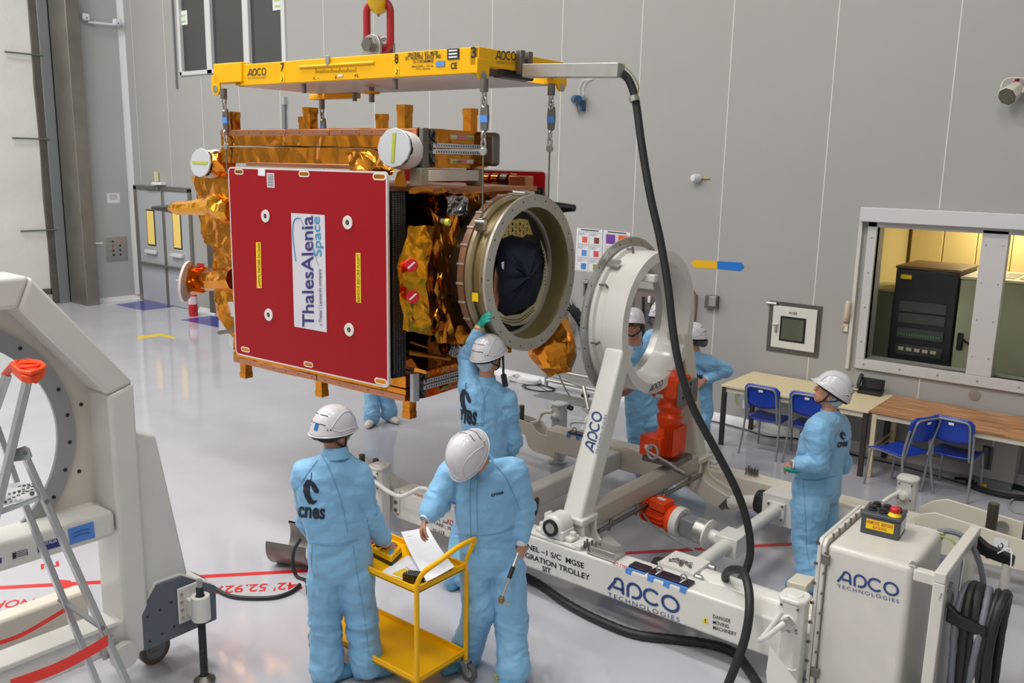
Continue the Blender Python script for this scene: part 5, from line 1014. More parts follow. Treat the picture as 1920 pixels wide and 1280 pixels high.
for sg in (1, -1):
    o = [(sg * a, b_) for a, b_ in outer]; i_ = [(sg * a, b_) for a, b_ in inner]
    seg_(o[0], o[1], i_[0], i_[1], 'portal_post'); seg_(o[1], o[2], i_[1], i_[2], 'portal_brace')
seg_((-.46, 2.60), (.46, 2.60), (-.385, 2.43), (.385, 2.43), 'portal_lintel')
# web plate with the ring bolted on
XW = -5.27; mb = MB(); N = 64; RCZ = 1.645; RR = .75; ov = []; iv = []
for k in range(N):
    t = 2 * PI * k / N; c, s = math.cos(t), math.sin(t); r = 9
    for (nx_, nz_, d) in ((1, 0, .86), (-1, 0, .86), (0, 1, 2.45 - RCZ), (0, -1, RCZ - 1.1), (.787, .617, .86), (-.787, .617, .86)):
        dd_ = c * nx_ + s * nz_
        if dd_ > 1e-6: r = min(r, d / dd_)
    r = max(r, RR - .01); ov.append(V((XW, PC + r * c, RCZ + r * s))); iv.append(V((XW, PC + RR * .99 * c if 0 else PC + (RR - .02) * c, RCZ + (RR - .02) * s)))
n4 = N; off = V((.02, 0, 0)); allv = ov + iv + [p + off for p in ov] + [p + off for p in iv]
mb.add(allv, [(k, (k + 1) % N, N + (k + 1) % N, N + k) for k in range(N)] + [(2 * N + k, 2 * N + (k + 1) % N, 3 * N + (k + 1) % N, 3 * N + k) for k in range(N)] + [(N + k, N + (k + 1) % N, 3 * N + (k + 1) % N, 3 * N + k) for k in range(N)])
mb.build('web_plate', mat('web_cream', (212, 206, 194), .45), po)
rg2 = B('bolted_ring', mat('ring_dull', (160, 160, 162), .38, .6, noise_=(4, .05)), po, 'lathe', [(.02, .63), (.02, .735), (.045, .735), (.045, .63)], (XW, PC, RCZ), (1, 0, 0), 96, closed=True, ang=30)
mb = MB()
for k in range(26): t = 2 * PI * (k + .5) / 26; mb.cyl((XW + .045, PC + .70 * math.cos(t), RCZ + .70 * math.sin(t)), (XW + .048, PC + .70 * math.cos(t), RCZ + .70 * math.sin(t)), .012, 8)
for k in range(12): t = 2 * PI * (k + .3) / 12; mb.cyl((XW + .02, PC + .80 * math.cos(t), RCZ + .80 * math.sin(t)), (XW + .024, PC + .8 * math.cos(t), RCZ + .80 * math.sin(t)), .012, 8)
mb.build('ring_bolts', BLACKP, po)['kind'] = 'stuff'
for (y0, z0, x0, x1, h, m) in ((0, 1.07, XF, XB, .16, PWT),):
    B('cross_rail', PWT, po, 'box', (XB + .02, PC - .83, .98), (XF - .005, PC + .83, 1.145), bev=.03, seg=3)
B('base_rail', PWT, po, 'box', (-5.15, PC - .9, .215), (XF - .02, PC + .86, .405), bev=.02); B('base_rail', mat('web_cream', (212, 206, 194), .45), po, 'box', (-5.75, PC - .9, .2), (-5.6, PC + .9, .40), bev=.02)
B('rail_cap', PWT, po, 'box', (-5.2, PC - .9, .40), (XF - .0, PC + .80, .43), bev=.008)
for sg in (1, -1):
    ys = lambda v_: PC + sg * v_
    B('buttress', PWT, po, 'prism', yz(XB + .06, [(ys(.99), .5), (ys(.99), 1.60), (ys(1.14), 1.535), (ys(1.30), .55)]), (.2, 0, 0), bev=.012)
    B('foot_box', PWT, po, 'prism', yz(XF - .45, [(ys(.945), .165), (ys(.945), .42), (ys(1.06), .585), (ys(1.24), .58), (ys(1.475), .42), (ys(1.475), .165)]), (.43, 0, 0), bev=.01)
    fp_ = B('face_plate', mat('slate_plate', (92, 98, 108), .42), po, 'prism', yz(XF - .02, [(ys(.948), .163), (ys(.95), .41), (ys(1.065), .57), (ys(1.24), .568), (ys(1.475), .411), (ys(1.47), .167)]), (.022, 0, 0), bev=.002)
    mb = MB(); [mb.cyl((XF, ys(a), b_), (XF + .004, ys(a), b_), .009, 8) for a, b_ in ((.985, .385), (1.07, .40), (1.15, .42), (.99, .215), (1.075, .23), (1.16, .245))]; mb.build('plate_holes', BLACKP, fp_)['kind'] = 'stuff'
    jb = B('jack_bracket', PWT, po, 'box', (XF + .003, min(ys(1.19), ys(1.36)), .25), (XF + .018, max(ys(1.19), ys(1.36)), .50), bev=.012)
    mb = MB(); [mb.cyl((XF + .018, ys(1.212), .29 + .055 * k), (XF + .028, ys(1.212), .29 + .055 * k), .011, 10) for k in range(4)]; mb.build('bracket_bolts', STEEL, jb)['kind'] = 'stuff'
    jy = ys(1.292); jx = XF + .11; B('jack_collar', PWT, jb, 'lathe', [(.0, .03), (0, .06), (.17, .06), (.17, .03)], (jx, jy, .28), (0, 0, 1), 28, closed=True, bev=.004); B('collar_arm', PWT, jb, 'box', (XF + .016, jy - .05, .30), (jx - .04, jy + .05, .42), bev=.008)
    B('threaded_rod', mat('dark_thread', (66, 68, 72), .4, .7), po, 'tube', [(jx, jy, -.165 + .006 * k) for k in range(113)], [.026 if k % 2 else .0225 for k in range(113)], 14); B('rod_head', STEEL, po, 'cyl', (jx, jy, .51), (jx, jy, .56), .02, 6); B('rod_foot', DSTEEL, po, 'lathe', [(0, 0), (0, .07), (.02, .07), (.05, .03)], (jx, jy, -.17), (0, 0, 1), 20)
    wh = B('caster_wheel', mat('brown_wheel', (96, 82, 74), .5), po, 'lathe', [(-.035, .03), (-.035, .10), (-.028, .11), (.028, .11), (.035, .10), (.035, .03)], (-5.36, ys(1.2), -.059), (1, 0, .0), 32); B('wheel_hub', GREYP, wh, 'lathe', [(-.038, 0), (-.038, .07), (.038, .07), (.038, 0)], (-5.36, ys(1.2), -.059), (1, 0, 0), 24)
lb = lambda x, y: TI @ PX(x, y, XF * .95 - .003)
def lquad(name, m, pts, par=po): return B(name, m, par, 'prism', [lb(*p) for p in pts], (.002, 0, 0), smooth=False)
bt_ = lquad('blue_label', BLUETAPE, [(127, 992), (175, 977), (178, 1007), (131, 1021)]); itl = lquad('navy_label', mat('label_navy', (50, 50, 130), .5), [(69, 1020), (112, 1008), (114, 1023), (71, 1036)])
lb2 = lambda x, y: PX(x, y, XF * .95 + .001); text4('ITALIA', lb2, (86, 1021), (107, 1015), (85, 1016), PAPER, itl, bold=.02)
mb = MB(); [mb.tube([TI @ lb2(*p) for p in smooth_path([V((136 + 0, y, 0)), V((150, y - 6, 0)), V((168, y - 10, 0))], 3) for p in [(p.x, p.y)]], .0015, 4) for y in (1001, 1008)]; mb.build('pen_writing', mat('pen_blue', (40, 60, 120), .5), bt_)['kind'] = 'stuff'
dp2 = lquad('data_plate', BLACKP, [(23, 1037), (51, 1029), (52, 1040), (24, 1048)]); 
for k in range(4): B('plate_line', PAPER, dp2, 'prism', [TI @ lb2(30, 1036 + 3 * k), TI @ lb2(50, 1030.3 + 3 * k), TI @ lb2(50, 1031.6 + 3 * k), TI @ lb2(30, 1037.3 + 3 * k)], (.001, 0, 0), smooth=False)
lquad('navy_label', MATS['label_navy'], [(0, 1046), (3, 1045), (3, 1055), (0, 1056)])
pj = lquad('point_label', LABELY, [(128, 1238), (154, 1228), (155, 1236), (130, 1246)]); text4('POINT', lambda x, y: PX(x, y, XF * .95 + .001), (134, 1241), (152, 1234), (134, 1236), BLACKT, pj, bold=.02)
B('caster_bracket', STEEL, po, 'box', (XF, 2.30, .22), (XF + .012, 2.38, .36), bev=.004); B('guide_roller', mat('roller_white', (210, 208, 204), .4), po, 'lathe', [(0, 0), (0, .085), (.05, .085), (.05, 0)], (XF + .02, 2.42, .22), (1, 0, 0), 28, bev=.004)
MB.T = None
for sg in (1, -1): B('caster_fork', DSTEEL, po, 'box', (-5.14, (PC + sg * 1.2) * .95 - .05, .1), (-5.04, (PC + sg * 1.2) * .95 + .05, .33), bev=.006)
# ================================================================ STEP LADDER
ld = thing('step_ladder', 'aluminium step ladder with orange plastic top in front of the portal', 'ladder', tuple(PZ(120, 1150, 0)))
def LP(x, y, D): return PD(x, y, D)
DL = 4.2
B('ladder_rail', ALU, ld, 'beam', LP(54, 702, DL - .02), LP(-40, 1100, DL - .1), .075, .03, (0.2, 1, 0), bev=.004); B('ladder_rail', ALU, ld, 'beam', LP(14, 700, DL + .24), LP(-90, 1000, DL + .3), .07, .03, (0.2, 1, 0), bev=.004)
B('ladder_leg', ALU, ld, 'beam', LP(50, 862, DL), LP(247, 1300, DL + .05), .065, .028, (.2, 1, 0), bev=.004); B('ladder_leg', ALU, ld, 'beam', LP(46, 945, DL + .15), LP(190, 1300, DL + .3), .065, .028, (.2, 1, 0), bev=.004)
B('ladder_leg', ALU, ld, 'beam', LP(-5, 800, DL + .35), LP(32, 905, DL + .35), .04, .025, (.2, 1, 0), bev=.004)
hg = B('hinge_plate', mat('zinc', (170, 178, 178), .35, .8), ld, 'prism', [LP(x, y, DL - .03) for x, y in ((12, 853), (16, 846), (48, 835), (54, 840), (60, 856), (54, 862), (20, 866), (13, 861))], cF * .008, bev=.003)
for (x, y) in ((20, 855), (47, 849)): B('hinge_rivet', DSTEEL, hg, 'cyl', LP(x, y, DL - .035), LP(x, y, DL - .028), .01, 10)
stp = B('ladder_step', ALU, ld, 'prism', [LP(-20, 960, DL), LP(72, 926, DL + .05), LP(60, 905, DL + .2), LP(-30, 905, DL + .25)], (0, 0, -.035), bev=.004)
mb = MB()
for r_ in range(3):
    for k in range(9):
        p = LP(-8 + 8.5 * k + 1 * r_, 947 - 3.6 * k - 13 * r_ + (1.5 * k * r_ * .6), DL + .05 + .06 * r_); mb.cyl(p + V((0, 0, .0)), p + V((0, 0, .004)), .008, 8)
mb.build('step_studs', DSTEEL, stp)['kind'] = 'stuff'
B('step_bracket', MATS['zinc'], ld, 'tube', [LP(27, 947, DL), LP(73, 930, DL + .03)], .008, 8)
B('ladder_strut', GREYP, ld, 'beam', LP(112, 1123, DL + .25), LP(190, 1175, DL + .05), .028, .012, bev=.003)
ORP = mat('ladder_orange', (238, 76, 22), .42)
tp_ = thing('x', None, None) if 0 else None
cap = B('ladder_top', ORP, ld, 'prism', [LP(x, y, DL + d) for x, y, d in ((22, 688, -.02), (40, 703, -.08), (58, 706, -.08), (80, 697, -.02), (86, 688, .05), (78, 679, .12), (50, 674, .16), (28, 676, .1))], (0, 0, -.035), bev=.006)
B('tray_rim', ORP, cap, 'tube', [LP(x, y, DL + d) for x, y, d in ((24, 686, -.02), (38, 697, -.06), (58, 700, -.08), (76, 693, -.02), (83, 686, .05), (74, 679, .12), (50, 676, .16), (30, 678, .1))], .012, 8, closed=True); B('cup_ring', ORP, cap, 'tube', [LP(53, 685, DL + .05) + V((.05 * math.cos(t), .05 * math.sin(t), .004)) for t in [2 * PI * i / 20 for i in range(20)]], .008, 6, closed=True)
B('socket_clamp', ORP, cap, 'hexa', [LP(44, 712, DL - .05), LP(70, 720, DL - .05), LP(70, 720, DL + .05), LP(44, 712, DL + .05), LP(52, 694, DL - .06), LP(84, 690, DL - .0), LP(84, 688, DL + .06), LP(52, 692, DL + .05)], bev=.008)
B('socket_clamp', ORP, cap, 'hexa', [LP(0, 702, DL + .2), LP(18, 704, DL + .2), LP(18, 704, DL + .28), LP(0, 702, DL + .28), LP(20, 680, DL + .08), LP(32, 684, DL + .05), LP(34, 678, DL + .15), LP(22, 676, DL + .18)], bev=.008)
for (pts, nm) in (([(202, 1200), (160, 1225), (100, 1255), (20, 1284)], 'a'), ([(118, 1145), (85, 1165), (40, 1190), (-10, 1208)], 'b')):
    mb = MB(); P_ = smooth_path([LP(x, y, DL - .05 if nm == 'a' else DL + .25) for x, y in pts], 8); wv = .028 if nm == 'a' else .012
    mb.add([p + V((0, 0, wv)) for p in P_] + [p - V((0, 0, wv)) for p in P_] + [p + V((0, 0, wv)) + cF * .003 for p in P_] + [p - V((0, 0, wv)) + cF * .003 for p in P_], [(i, i + 1, len(P_) + i + 1, len(P_) + i) for i in range(len(P_) - 1)] + [(2 * len(P_) + i, 2 * len(P_) + i + 1, 3 * len(P_) + i + 1, 3 * len(P_) + i) for i in range(len(P_) - 1)] + [(i, i + 1, 2 * len(P_) + i + 1, 2 * len(P_) + i) for i in range(len(P_) - 1)])
    mb.build('safety_strap', mat('red_strap', (220, 48, 34), .5), ld)
stk = B('rail_sticker', PAPER, ld, 'prism', [LP(x, y, DL - .06) for x, y in ((-2, 908), (12, 912), (8, 930), (-6, 926))], cF * .002); B('sticker_logo', ORP, stk, 'prism', [LP(x, y, DL - .062) for x, y in ((-1, 912), (9, 914), (7, 922), (-3, 920))], cF * .001)
for (x, y) in ((6, 888), (88, 940), (193, 1177), (60, 925)): B('rail_rivet', DSTEEL, ld, 'cyl', LP(x, y, DL - .05), LP(x, y, DL - .0), .011, 10)
# ================================================================ YELLOW CART
ct = thing('service_cart', 'yellow two-shelf push cart with castors between the two men', 'cart', (-3.88, 3.65, 0))
YC = YELLOW; KX0, KX1, KY0, KY1 = -4.39, -3.415, 3.42, 3.86; HT, HL = .79, .20
for (z, nm) in ((HT, 'upper_shelf'), (HL, 'lower_shelf')):
    sh_ = B(nm, YC, ct, 'box', (KX0, KY0, z - .03), (KX1, KY1, z - .022)); 
    for a, b_ in (((KX0, KY0, z - .03), (KX1, KY0 + .012, z + .012)), ((KX0, KY1 - .012, z - .03), (KX1, KY1, z + .012)), ((KX0, KY0, z - .03), (KX0 + .012, KY1, z + .012)), ((KX1 - .012, KY0, z - .03), (KX1, KY1, z + .012))): B('shelf_rim', YC, sh_, 'box', a, b_, bev=.003)
for x in (KX0, KX1):
    o_ = .1 if x == KX1 else -.1
    pth = [(x, KY0, .13), (x, KY0, HT + .03), (x + o_ * .35, KY0 + .02, HT + .11), (x + o_ * 1.1, KY0 + .09, HT + .19), (x + o_ * 1.2, (KY0 + KY1) / 2, HT + .225), (x + o_ * 1.1, KY1 - .06, HT + .22), (x + o_ * .5, KY1 - .01, HT + .14), (x, KY1, HT + .03), (x, KY1, .13)]
    P_ = [V(pth[0]), V(pth[1])] + smooth_path(pth[1:-1], 6)[1:] + [V(pth[-1])]; B('cart_handle', YC, ct, 'tube', P_, .0155, 14)
for x in (KX0, KX1):
    for y in (KY0, KY1):
        fk = B('caster_fork', MATS['zinc'], ct, 'prism', [(x - .02, y - .03, .135), (x + .03, y - .03, .135), (x + .045, y - .03, .07), (x + .02, y - .03, .05), (x - .0, y - .03, .08)], (0, .006, 0), bev=.002); B('caster_fork', MATS['zinc'], ct, 'prism', [(x - .02, y + .024, .135), (x + .03, y + .024, .135), (x + .045, y + .024, .07), (x + .02, y + .024, .05), (x - .0, y + .024, .08)], (0, .006, 0), bev=.002)
        B('swivel_plate', MATS['zinc'], ct, 'cyl', (x, y, .13), (x, y, .142), .032, 16)
        wl_ = B('caster_wheel', mat('tyre_grey', (92, 94, 96), .55), ct, 'lathe', [(-.014, .03), (-.016, .055), (-.01, .0605), (.01, .0605), (.016, .055), (.014, .03)], (x + .03, y, .062), (0, 1, 0), 28); B('wheel_disc', mat('disc_grey', (170, 172, 174), .4), wl_, 'lathe', [(-.013, 0), (-.013, .044), (.013, .044), (.013, 0)], (x + .03, y, .062), (0, 1, 0), 24)
# papers, remote control, notebook-like black device
ZS = HT - .021
def sheet(name, pts, m, z, th=.0012, lbl=None, grp=None, curl=0):
    mb = MB(); a, b_, c, d = [PZ(x, y, z) for x, y in pts]; n = 8; vs = []
    for i in range(n + 1):
        for j in range(n + 1):
            u_, v_ = i / n, j / n; p = (a * (1 - u_) + b_ * u_) * (1 - v_) + (d * (1 - u_) + c * u_) * v_; p.z += curl * (u_ ** 2 * .3 + (1 - v_) ** 3); vs.append(p)
    F = [(i * (n + 1) + j, (i + 1) * (n + 1) + j, (i + 1) * (n + 1) + j + 1, i * (n + 1) + j + 1) for i in range(n) for j in range(n)]; k = len(vs)
    mb.add(vs + [p - V((0, 0, th)) for p in vs], F + [tuple(k + i for i in f)[::-1] for f in F]); o = mb.build(name, m, None, ang=80); tag(o, lbl, 'paper', grp)
    return o, (lambda u_, v_: (a * (1 - u_) + b_ * u_) * (1 - v_) + (d * (1 - u_) + c * u_) * v_ + V((0, 0, curl * (u_ ** 2 * .3 + (1 - v_) ** 3) + .001)))
INK = mat('print_grey', (84, 84, 92), .7)
def lines(o, f, n, seed=1):
    random.seed(seed); mb = MB(); WLOC[o.name] = V((0, 0, 0))
    for k in range(n):
        v_ = .1 + .82 * k / n; u0 = .1 + .05 * random.random(); u1 = u0 + .25 + .5 * random.random(); q_ = [f(u0 + (u1 - u0) * i / 6, v_) for i in range(7)]; w_ = .0032
        mb.add([p + V((0, w_ / 2, 0)) for p in q_] + [p - V((0, w_ / 2, 0)) for p in q_], [(i, i + 1, 8 + i, 7 + i) for i in range(6)])
    mb.build('printed_lines', INK, o)['kind'] = 'stuff'
o, f = sheet('paper_sheet', ((714, 1072), (765, 1040), (800, 1062), (757, 1086)), PAPER, ZS + .003, lbl='flat printed sheet with yellow pictures at the front of the cart top'); lines(o, f, 6, 2)
B('printed_picture', mat('print_yellow', (220, 180, 30), .6), o, 'prism', [PZ(x, y, ZS + .005) for x, y in ((735, 1075), (760, 1064), (768, 1074), (752, 1082))], (0, 0, .0005), smooth=False)
o, f = sheet('paper_sheet', ((752, 1010), (802, 1004), (852, 1066), (800, 1090)), PAPER, ZS + .045, lbl='uppermost printed sheet lifted by the bending man', curl=.05); lines(o, f, 20, 4)
o, f = sheet('paper_sheet', ((760, 1060), (790, 1050), (835, 1080), (800, 1092)), mat('paper_grey', (214, 214, 222), .7), ZS + .012, lbl='crumpled sheet beneath the uppermost one on the cart'); lines(o, f, 5, 6)
tag(B('clipboard', mat('clip_brown', (60, 46, 42), .5), None, 'prism', [PZ(x, y, ZS + .002) for x, y in ((796, 1094), (850, 1068), (820, 1052), (775, 1076))], (0, 0, .006), bev=.002), 'dark clipboard under the papers on the cart', 'clipboard')
dv = thing('digital_multimeter', 'small black device with ribbed top standing at the front of the cart', 'device', tuple(PZ(768, 1095, ZS))); a, b_ = PZ(754, 1092, ZS), PZ(783, 1096, ZS)
B('device_body', BLACKP, dv, 'prism', [a, b_, b_ + V((0, .07, 0)), a + V((0, .07, 0))], (0, 0, .06), bev=.006); B('device_screen', mat('olive_screen', (70, 62, 20), .2), dv, 'prism', [a + V((.01, -.001, .01)), b_ + V((-.01, -.001, .01)), b_ + V((-.01, -.001, .05)), a + V((.01, -.001, .05))], (0, -.002, 0))
mb = MB(); [mb.cyl(a.lerp(b_, (k + .5) / 9) + V((0, .01 + .018 * j, .06)), a.lerp(b_, (k + .5) / 9) + V((0, .01 + .018 * j, .066)), .0035, 6) for k in range(9) for j in range(3)]; mb.build('device_keys', GREYP, dv)['kind'] = 'stuff'
rm = thing('crane_remote', 'yellow crane remote control with coloured buttons on the cart', 'remote control', tuple(PZ(710, 1045, ZS)))
r0, r1, r2, r3 = PZ(682, 1035, ZS + .001), PZ(734, 1062, ZS + .001), PZ(752, 1049, ZS + .001), PZ(703, 1016, ZS + .001)
e_ = (r1 - r0).normalized(); g_ = (r3 - r0).normalized(); LN = (r1 - r0).length; WN = (r3 - r0).length
def rp_(u_, v_, z): return r0 + e_ * u_ * LN + g_ * v_ * WN + V((0, 0, z))
B('remote_base', BLACKP, rm, 'hexa', [rp_(0, 0, 0), rp_(1, 0, 0), rp_(1, 1, 0), rp_(0, 1, 0), rp_(0, 0, .025), rp_(1, 0, .025), rp_(1, 1, .025), rp_(0, 1, .025)], bev=.004); B('remote_shell', YELLOW, rm, 'hexa', [rp_(0, 0, .026), rp_(1, 0, .026), rp_(1, 1, .026), rp_(0, 1, .026), rp_(.02, .05, .06), rp_(.98, .05, .06), rp_(.98, .95, .06), rp_(.02, .95, .06)], bev=.005)
for (u_, v_, c) in ((.18, .3, (210, 50, 40)), (.2, .7, (50, 150, 60)), (.42, .3, (40, 40, 42)), (.44, .7, (40, 40, 42)), (.66, .4, (210, 50, 40)), (.8, .7, (40, 40, 42))): B('remote_button', mat('btn_%d_%d' % (c[0], c[1]), c, .4), rm, 'cyl', rp_(u_, v_, .06), rp_(u_, v_, .072), .018, 14)
for u_ in (.3, .55, .78): B('remote_rib', YELLOW, rm, 'hexa', [rp_(u_, .06, .06), rp_(u_ + .02, .06, .06), rp_(u_ + .02, .94, .06), rp_(u_, .94, .06), rp_(u_, .06, .072), rp_(u_ + .02, .06, .072), rp_(u_ + .02, .94, .072), rp_(u_, .94, .072)])
B('blue_tag', mat('tag_blue', (70, 160, 210), .5), rm, 'hexa', [rp_(.84, .1, .066), rp_(.97, .1, .05), rp_(.97, .5, .05), rp_(.84, .5, .066), rp_(.84, .1, .069), rp_(.97, .1, .053), rp_(.97, .5, .053), rp_(.84, .5, .069)])
cs = thing('tool_case', 'open brown tool case with yellow label at the left of the cart', 'case', tuple(PZ(677, 1020, ZS))); B('case_body', mat('case_brown', (84, 44, 34), .5), cs, 'prism', [PZ(x, y, ZS + .001) for x, y in ((676, 1030), (692, 1020), (682, 1004), (668, 1014))], (0, 0, .05), bev=.004); B('case_label', LABELY, cs, 'prism', [PZ(x, y, ZS + .053) for x, y in ((678, 1008), (683, 1006), (685, 1014), (681, 1016))], (0, 0, .002))
# coil and steel duct at the cart's left
du = thing('steel_duct', 'curved steel duct half on the floor behind the cart', 'duct', tuple(PZ(540, 1045, 0)))
pc = PZ(560, 1068, 0); B('duct_shell', DSTEEL, du, 'lathe', [(0, .17), (.0, .185), (.35, .165), (.35, .15)], pc + V((-.25, -.0, .19)), (1, .35, .0), 32, closed=True, a0=-.3, a1=PI + .6)
tag(B('cable_loop', RUBBER, None, 'tube', smooth_path([PY(563, 1012, 3.9), PY(552, 1030, 3.9), PY(549, 1055, 3.9), PY(556, 1080, 3.9), PY(575, 1090, 3.9), PY(580, 1120, 3.8), (-4.6, 3.7, .02)], 7), .014, 9), 'black cable hanging in a loop at the left handle of the cart', 'cable')
tag(B('power_cable', RUBBER, None, 'tube', smooth_path([PZ(x, y, .016) for x, y in ((340, 1068), (375, 1083), (415, 1110), (450, 1120), (510, 1120), (545, 1110), (562, 1096))], 8), .016, 9), 'grey cable on the floor from the portal foot to the cart', 'cable')
# ================================================================ TABLES, CHAIRS, TELEPHONE
def table(name, x0, x1, y0, y1, top, leg, apr, label, legs):
    t = thing(name, label, 'table', ((x0 + x1) / 2, y0, 0)); B('table_top', top, t, 'box', (x0, y0, .715), (x1, y1, .74), bev=.003); B('table_apron', apr, t, 'box', (x0 + .05, y0 + .02, .655), (x1 - .05, y0 + .045, .714), bev=.003); B('table_apron', apr, t, 'box', (x0 + .05, y1 - .045, .655), (x1 - .05, y1 - .02, .714), bev=.003)
    for x, y in legs: B('table_leg', leg, t, 'box', (x, y, 0), (x + .05, y + .05, .714), bev=.004)
    return t
TAB = mat('table_cream', (226, 210, 170), .45); LEGD = mat('leg_brown', (58, 50, 48), .45)
TX = -2.72
table('office_table', -4.42, TX - .003, 9.48, 10.40, TAB, LEGD, mat('apron_cream', (206, 200, 180), .5), 'cream-topped table with dark brown legs against the wall', ((-4.41, 9.49), (TX - .06, 9.49), (-4.41, 10.33), (TX - .06, 10.33)))
wt = mat('oak_top', (186, 130, 84), .42); nt = wt.node_tree; tc = nt.nodes['Texture Coordinate']; mp = nt.nodes.new('ShaderNodeMapping'); mp.inputs['Scale'].default_value = (1.2, 14, 3); nn2 = nt.nodes.new('ShaderNodeTexNoise'); nn2.inputs['Scale'].default_value = 2.2; nn2.inputs['Detail'].default_value = 8
nt.links.new(tc.outputs['Object'], mp.inputs['Vector']); nt.links.new(mp.outputs['Vector'], nn2.inputs['Vector']); crp = nt.nodes.new('ShaderNodeMix'); crp.data_type = 'RGBA'; crp.inputs['A'].default_value = lin((136, 86, 50)); crp.inputs['B'].default_value = lin((214, 160, 108)); mr_ = nt.nodes.new('ShaderNodeMapRange'); mr_.inputs['From Min'].default_value = .35; mr_.inputs['From Max'].default_value = .65; nt.links.new(nn2.outputs['Fac'], mr_.inputs['Value']); nt.links.new(mr_.outputs['Result'], crp.inputs['Factor']); nt.links.new(crp.outputs['Result'], nt.nodes['Principled BSDF'].inputs['Base Color'])
t2 = table('wood_table', TX + .003, -.9, 9.53, 10.40, wt, TAB, mat('apron_cream', (206, 200, 180), .5), 'table with brown wood-grain top and cream legs at the right', ((TX + .02, 9.54), (-.96, 9.54), (TX + .02, 10.33), (-.96, 10.33)))
for z in (.25, .32): B('foot_rail', TAB, t2, 'box', (TX + .03, 9.56, z), (TX + .045, 10.35, z + .015))
BP = mat('blue_plastic', (20, 62, 176), .36, coat=.2); GT = mat('grey_tube', (150, 152, 156), .38, .4)
def chair():
    c = thing('plastic_chair', '', 'chair', (0, 0, 0), 'blue plastic chairs by the tables')
    mb = MB(); n = 8; vs = []; W_ = .21
    for i in range(n + 1):
        for j in range(n + 1):
            x = -W_ + 2 * W_ * i / n; y = -.2 + .42 * j / n; vs.append(V((x * (1 - .06 * (j / n)), y, .44 - .015 * math.cos(x * 7) + (-.03 * max(0, (j / n - .8) * 5) ** 2))))
    F = [(i * (n + 1) + j, (i + 1) * (n + 1) + j, (i + 1) * (n + 1) + j + 1, i * (n + 1) + j + 1) for i in range(n) for j in range(n)]; k = len(vs)
    mb.add(vs, F); o = mb.build('seat', BP, c, ang=60); s_ = o.modifiers.new('thick', 'SOLIDIFY'); s_.thickness = .012
    mb = MB(); vs = []
    for i in range(13):
        for j in range(7):
            x = -W_ + 2 * W_ * i / 12; e = abs(x) / W_; z = .62 + (.85 - .62) * j / 6; z0 = .62 - .045 * (1 - e * e) + (.0); z1 = .85 - .05 * max(0, e - .75) ** 1.5 * 8; z = z0 + (z1 - z0) * j / 6
            vs.append(V((x, -.25 - .03 * (1 - e * e) - (z - .62) * .16, z)))
    mb.add(vs, [(i * 7 + j, (i + 1) * 7 + j, (i + 1) * 7 + j + 1, i * 7 + j + 1) for i in range(12) for j in range(6)]); o = mb.build('backrest', BP, c, ang=60); s_ = o.modifiers.new('thick', 'SOLIDIFY'); s_.thickness = .014
    B('back_frame', GT, c, 'tube', smooth_path([(-.175, -.21, .40), (-.175, -.26, .6), (-.175, -.305, .76), (-.15, -.315, .815), (-.08, -.32, .825), (.08, -.32, .825), (.15, -.315, .815), (.175, -.305, .76), (.175, -.26, .6), (.175, -.21, .40)], 5), .0115, 10)
    B('back_sticker', PAPER, c, 'box', (-.025, -.325, .775), (.025, -.318, .80))
    for sx_ in (-1, 1):
        B('rear_leg', GT, c, 'tube', smooth_path([(sx_ * .205, -.27, .72), (sx_ * .205, -.22, .45), (sx_ * .215, -.25, .2), (sx_ * .225, -.29, 0)], 5), .0125, 10)
        B('front_leg', GT, c, 'tube', smooth_path([(sx_ * .19, -.2, .415), (sx_ * .19, .14, .415), (sx_ * .195, .185, .37), (sx_ * .2, .2, .2), (sx_ * .205, .215, 0)], 5), .0125, 10)
    return c
ch0 = chair(); spots = [(-3.86, 9.64, 0, 'blue chair furthest left, tucked under the cream table'), (-3.36, 9.68, .05, 'blue chair mostly hidden behind the man who looks up'), (-2.36, 9.40, 1.15, 'blue chair turned sideways with bright seat before the wood table'), (-1.87, 9.72, -.08, 'blue chair furthest right, facing the wood table with its back to us')]
kids = KIDS(ch0)
for i, (x, y, r, lb_) in enumerate(spots):
    o = ch0 if i == 0 else copy_tree(ch0, None, (x, y, 0), r); o.location = (x, y, 0); o.rotation_euler = (0, 0, r); o['label'] = lb_
tl = thing('desk_phone', 'black desk telephone with screen at the right end of the cream table', 'telephone', tuple(PZ(1630, 738, .741))); tc_ = PZ(1632, 738, .741); 
B('phone_base', BLACKP, tl, 'obox', tc_ + V((0, .0, .03)), (.13, -.0, 0), (0, .07, .02), (0, -.006, .022), bev=.008); B('phone_body', BLACKP, tl, 'obox', tc_ + V((.01, .03, .10)), (.125, 0, 0), (0, .012, .075), (0, .012, -.002), bev=.008)
B('phone_screen', mat('phone_screen', (44, 40, 40), .1), tl, 'obox', tc_ + V((.03, .0125, .115)), (.085, 0, 0), (0, .0085, .05), (0, -.003, .0005)); B('handset', BLACKP, tl, 'tube', smooth_path([tc_ + V((-.125, -.03, .05)), tc_ + V((-.135, -.02, .09)), tc_ + V((-.13, .02, .17)), tc_ + V((-.125, .045, .2))], 4), .022, 10)
B('phone_cord', BLACKP, tl, 'tube', [tc_ + V((-.15 + .05 * math.cos(t * .33) - .03, -.06 + .04 * math.sin(t * .33) + .006 * math.cos(t * 3), .012 + .006 * math.sin(t * 3))) for t in range(0, 17)], .006, 6)
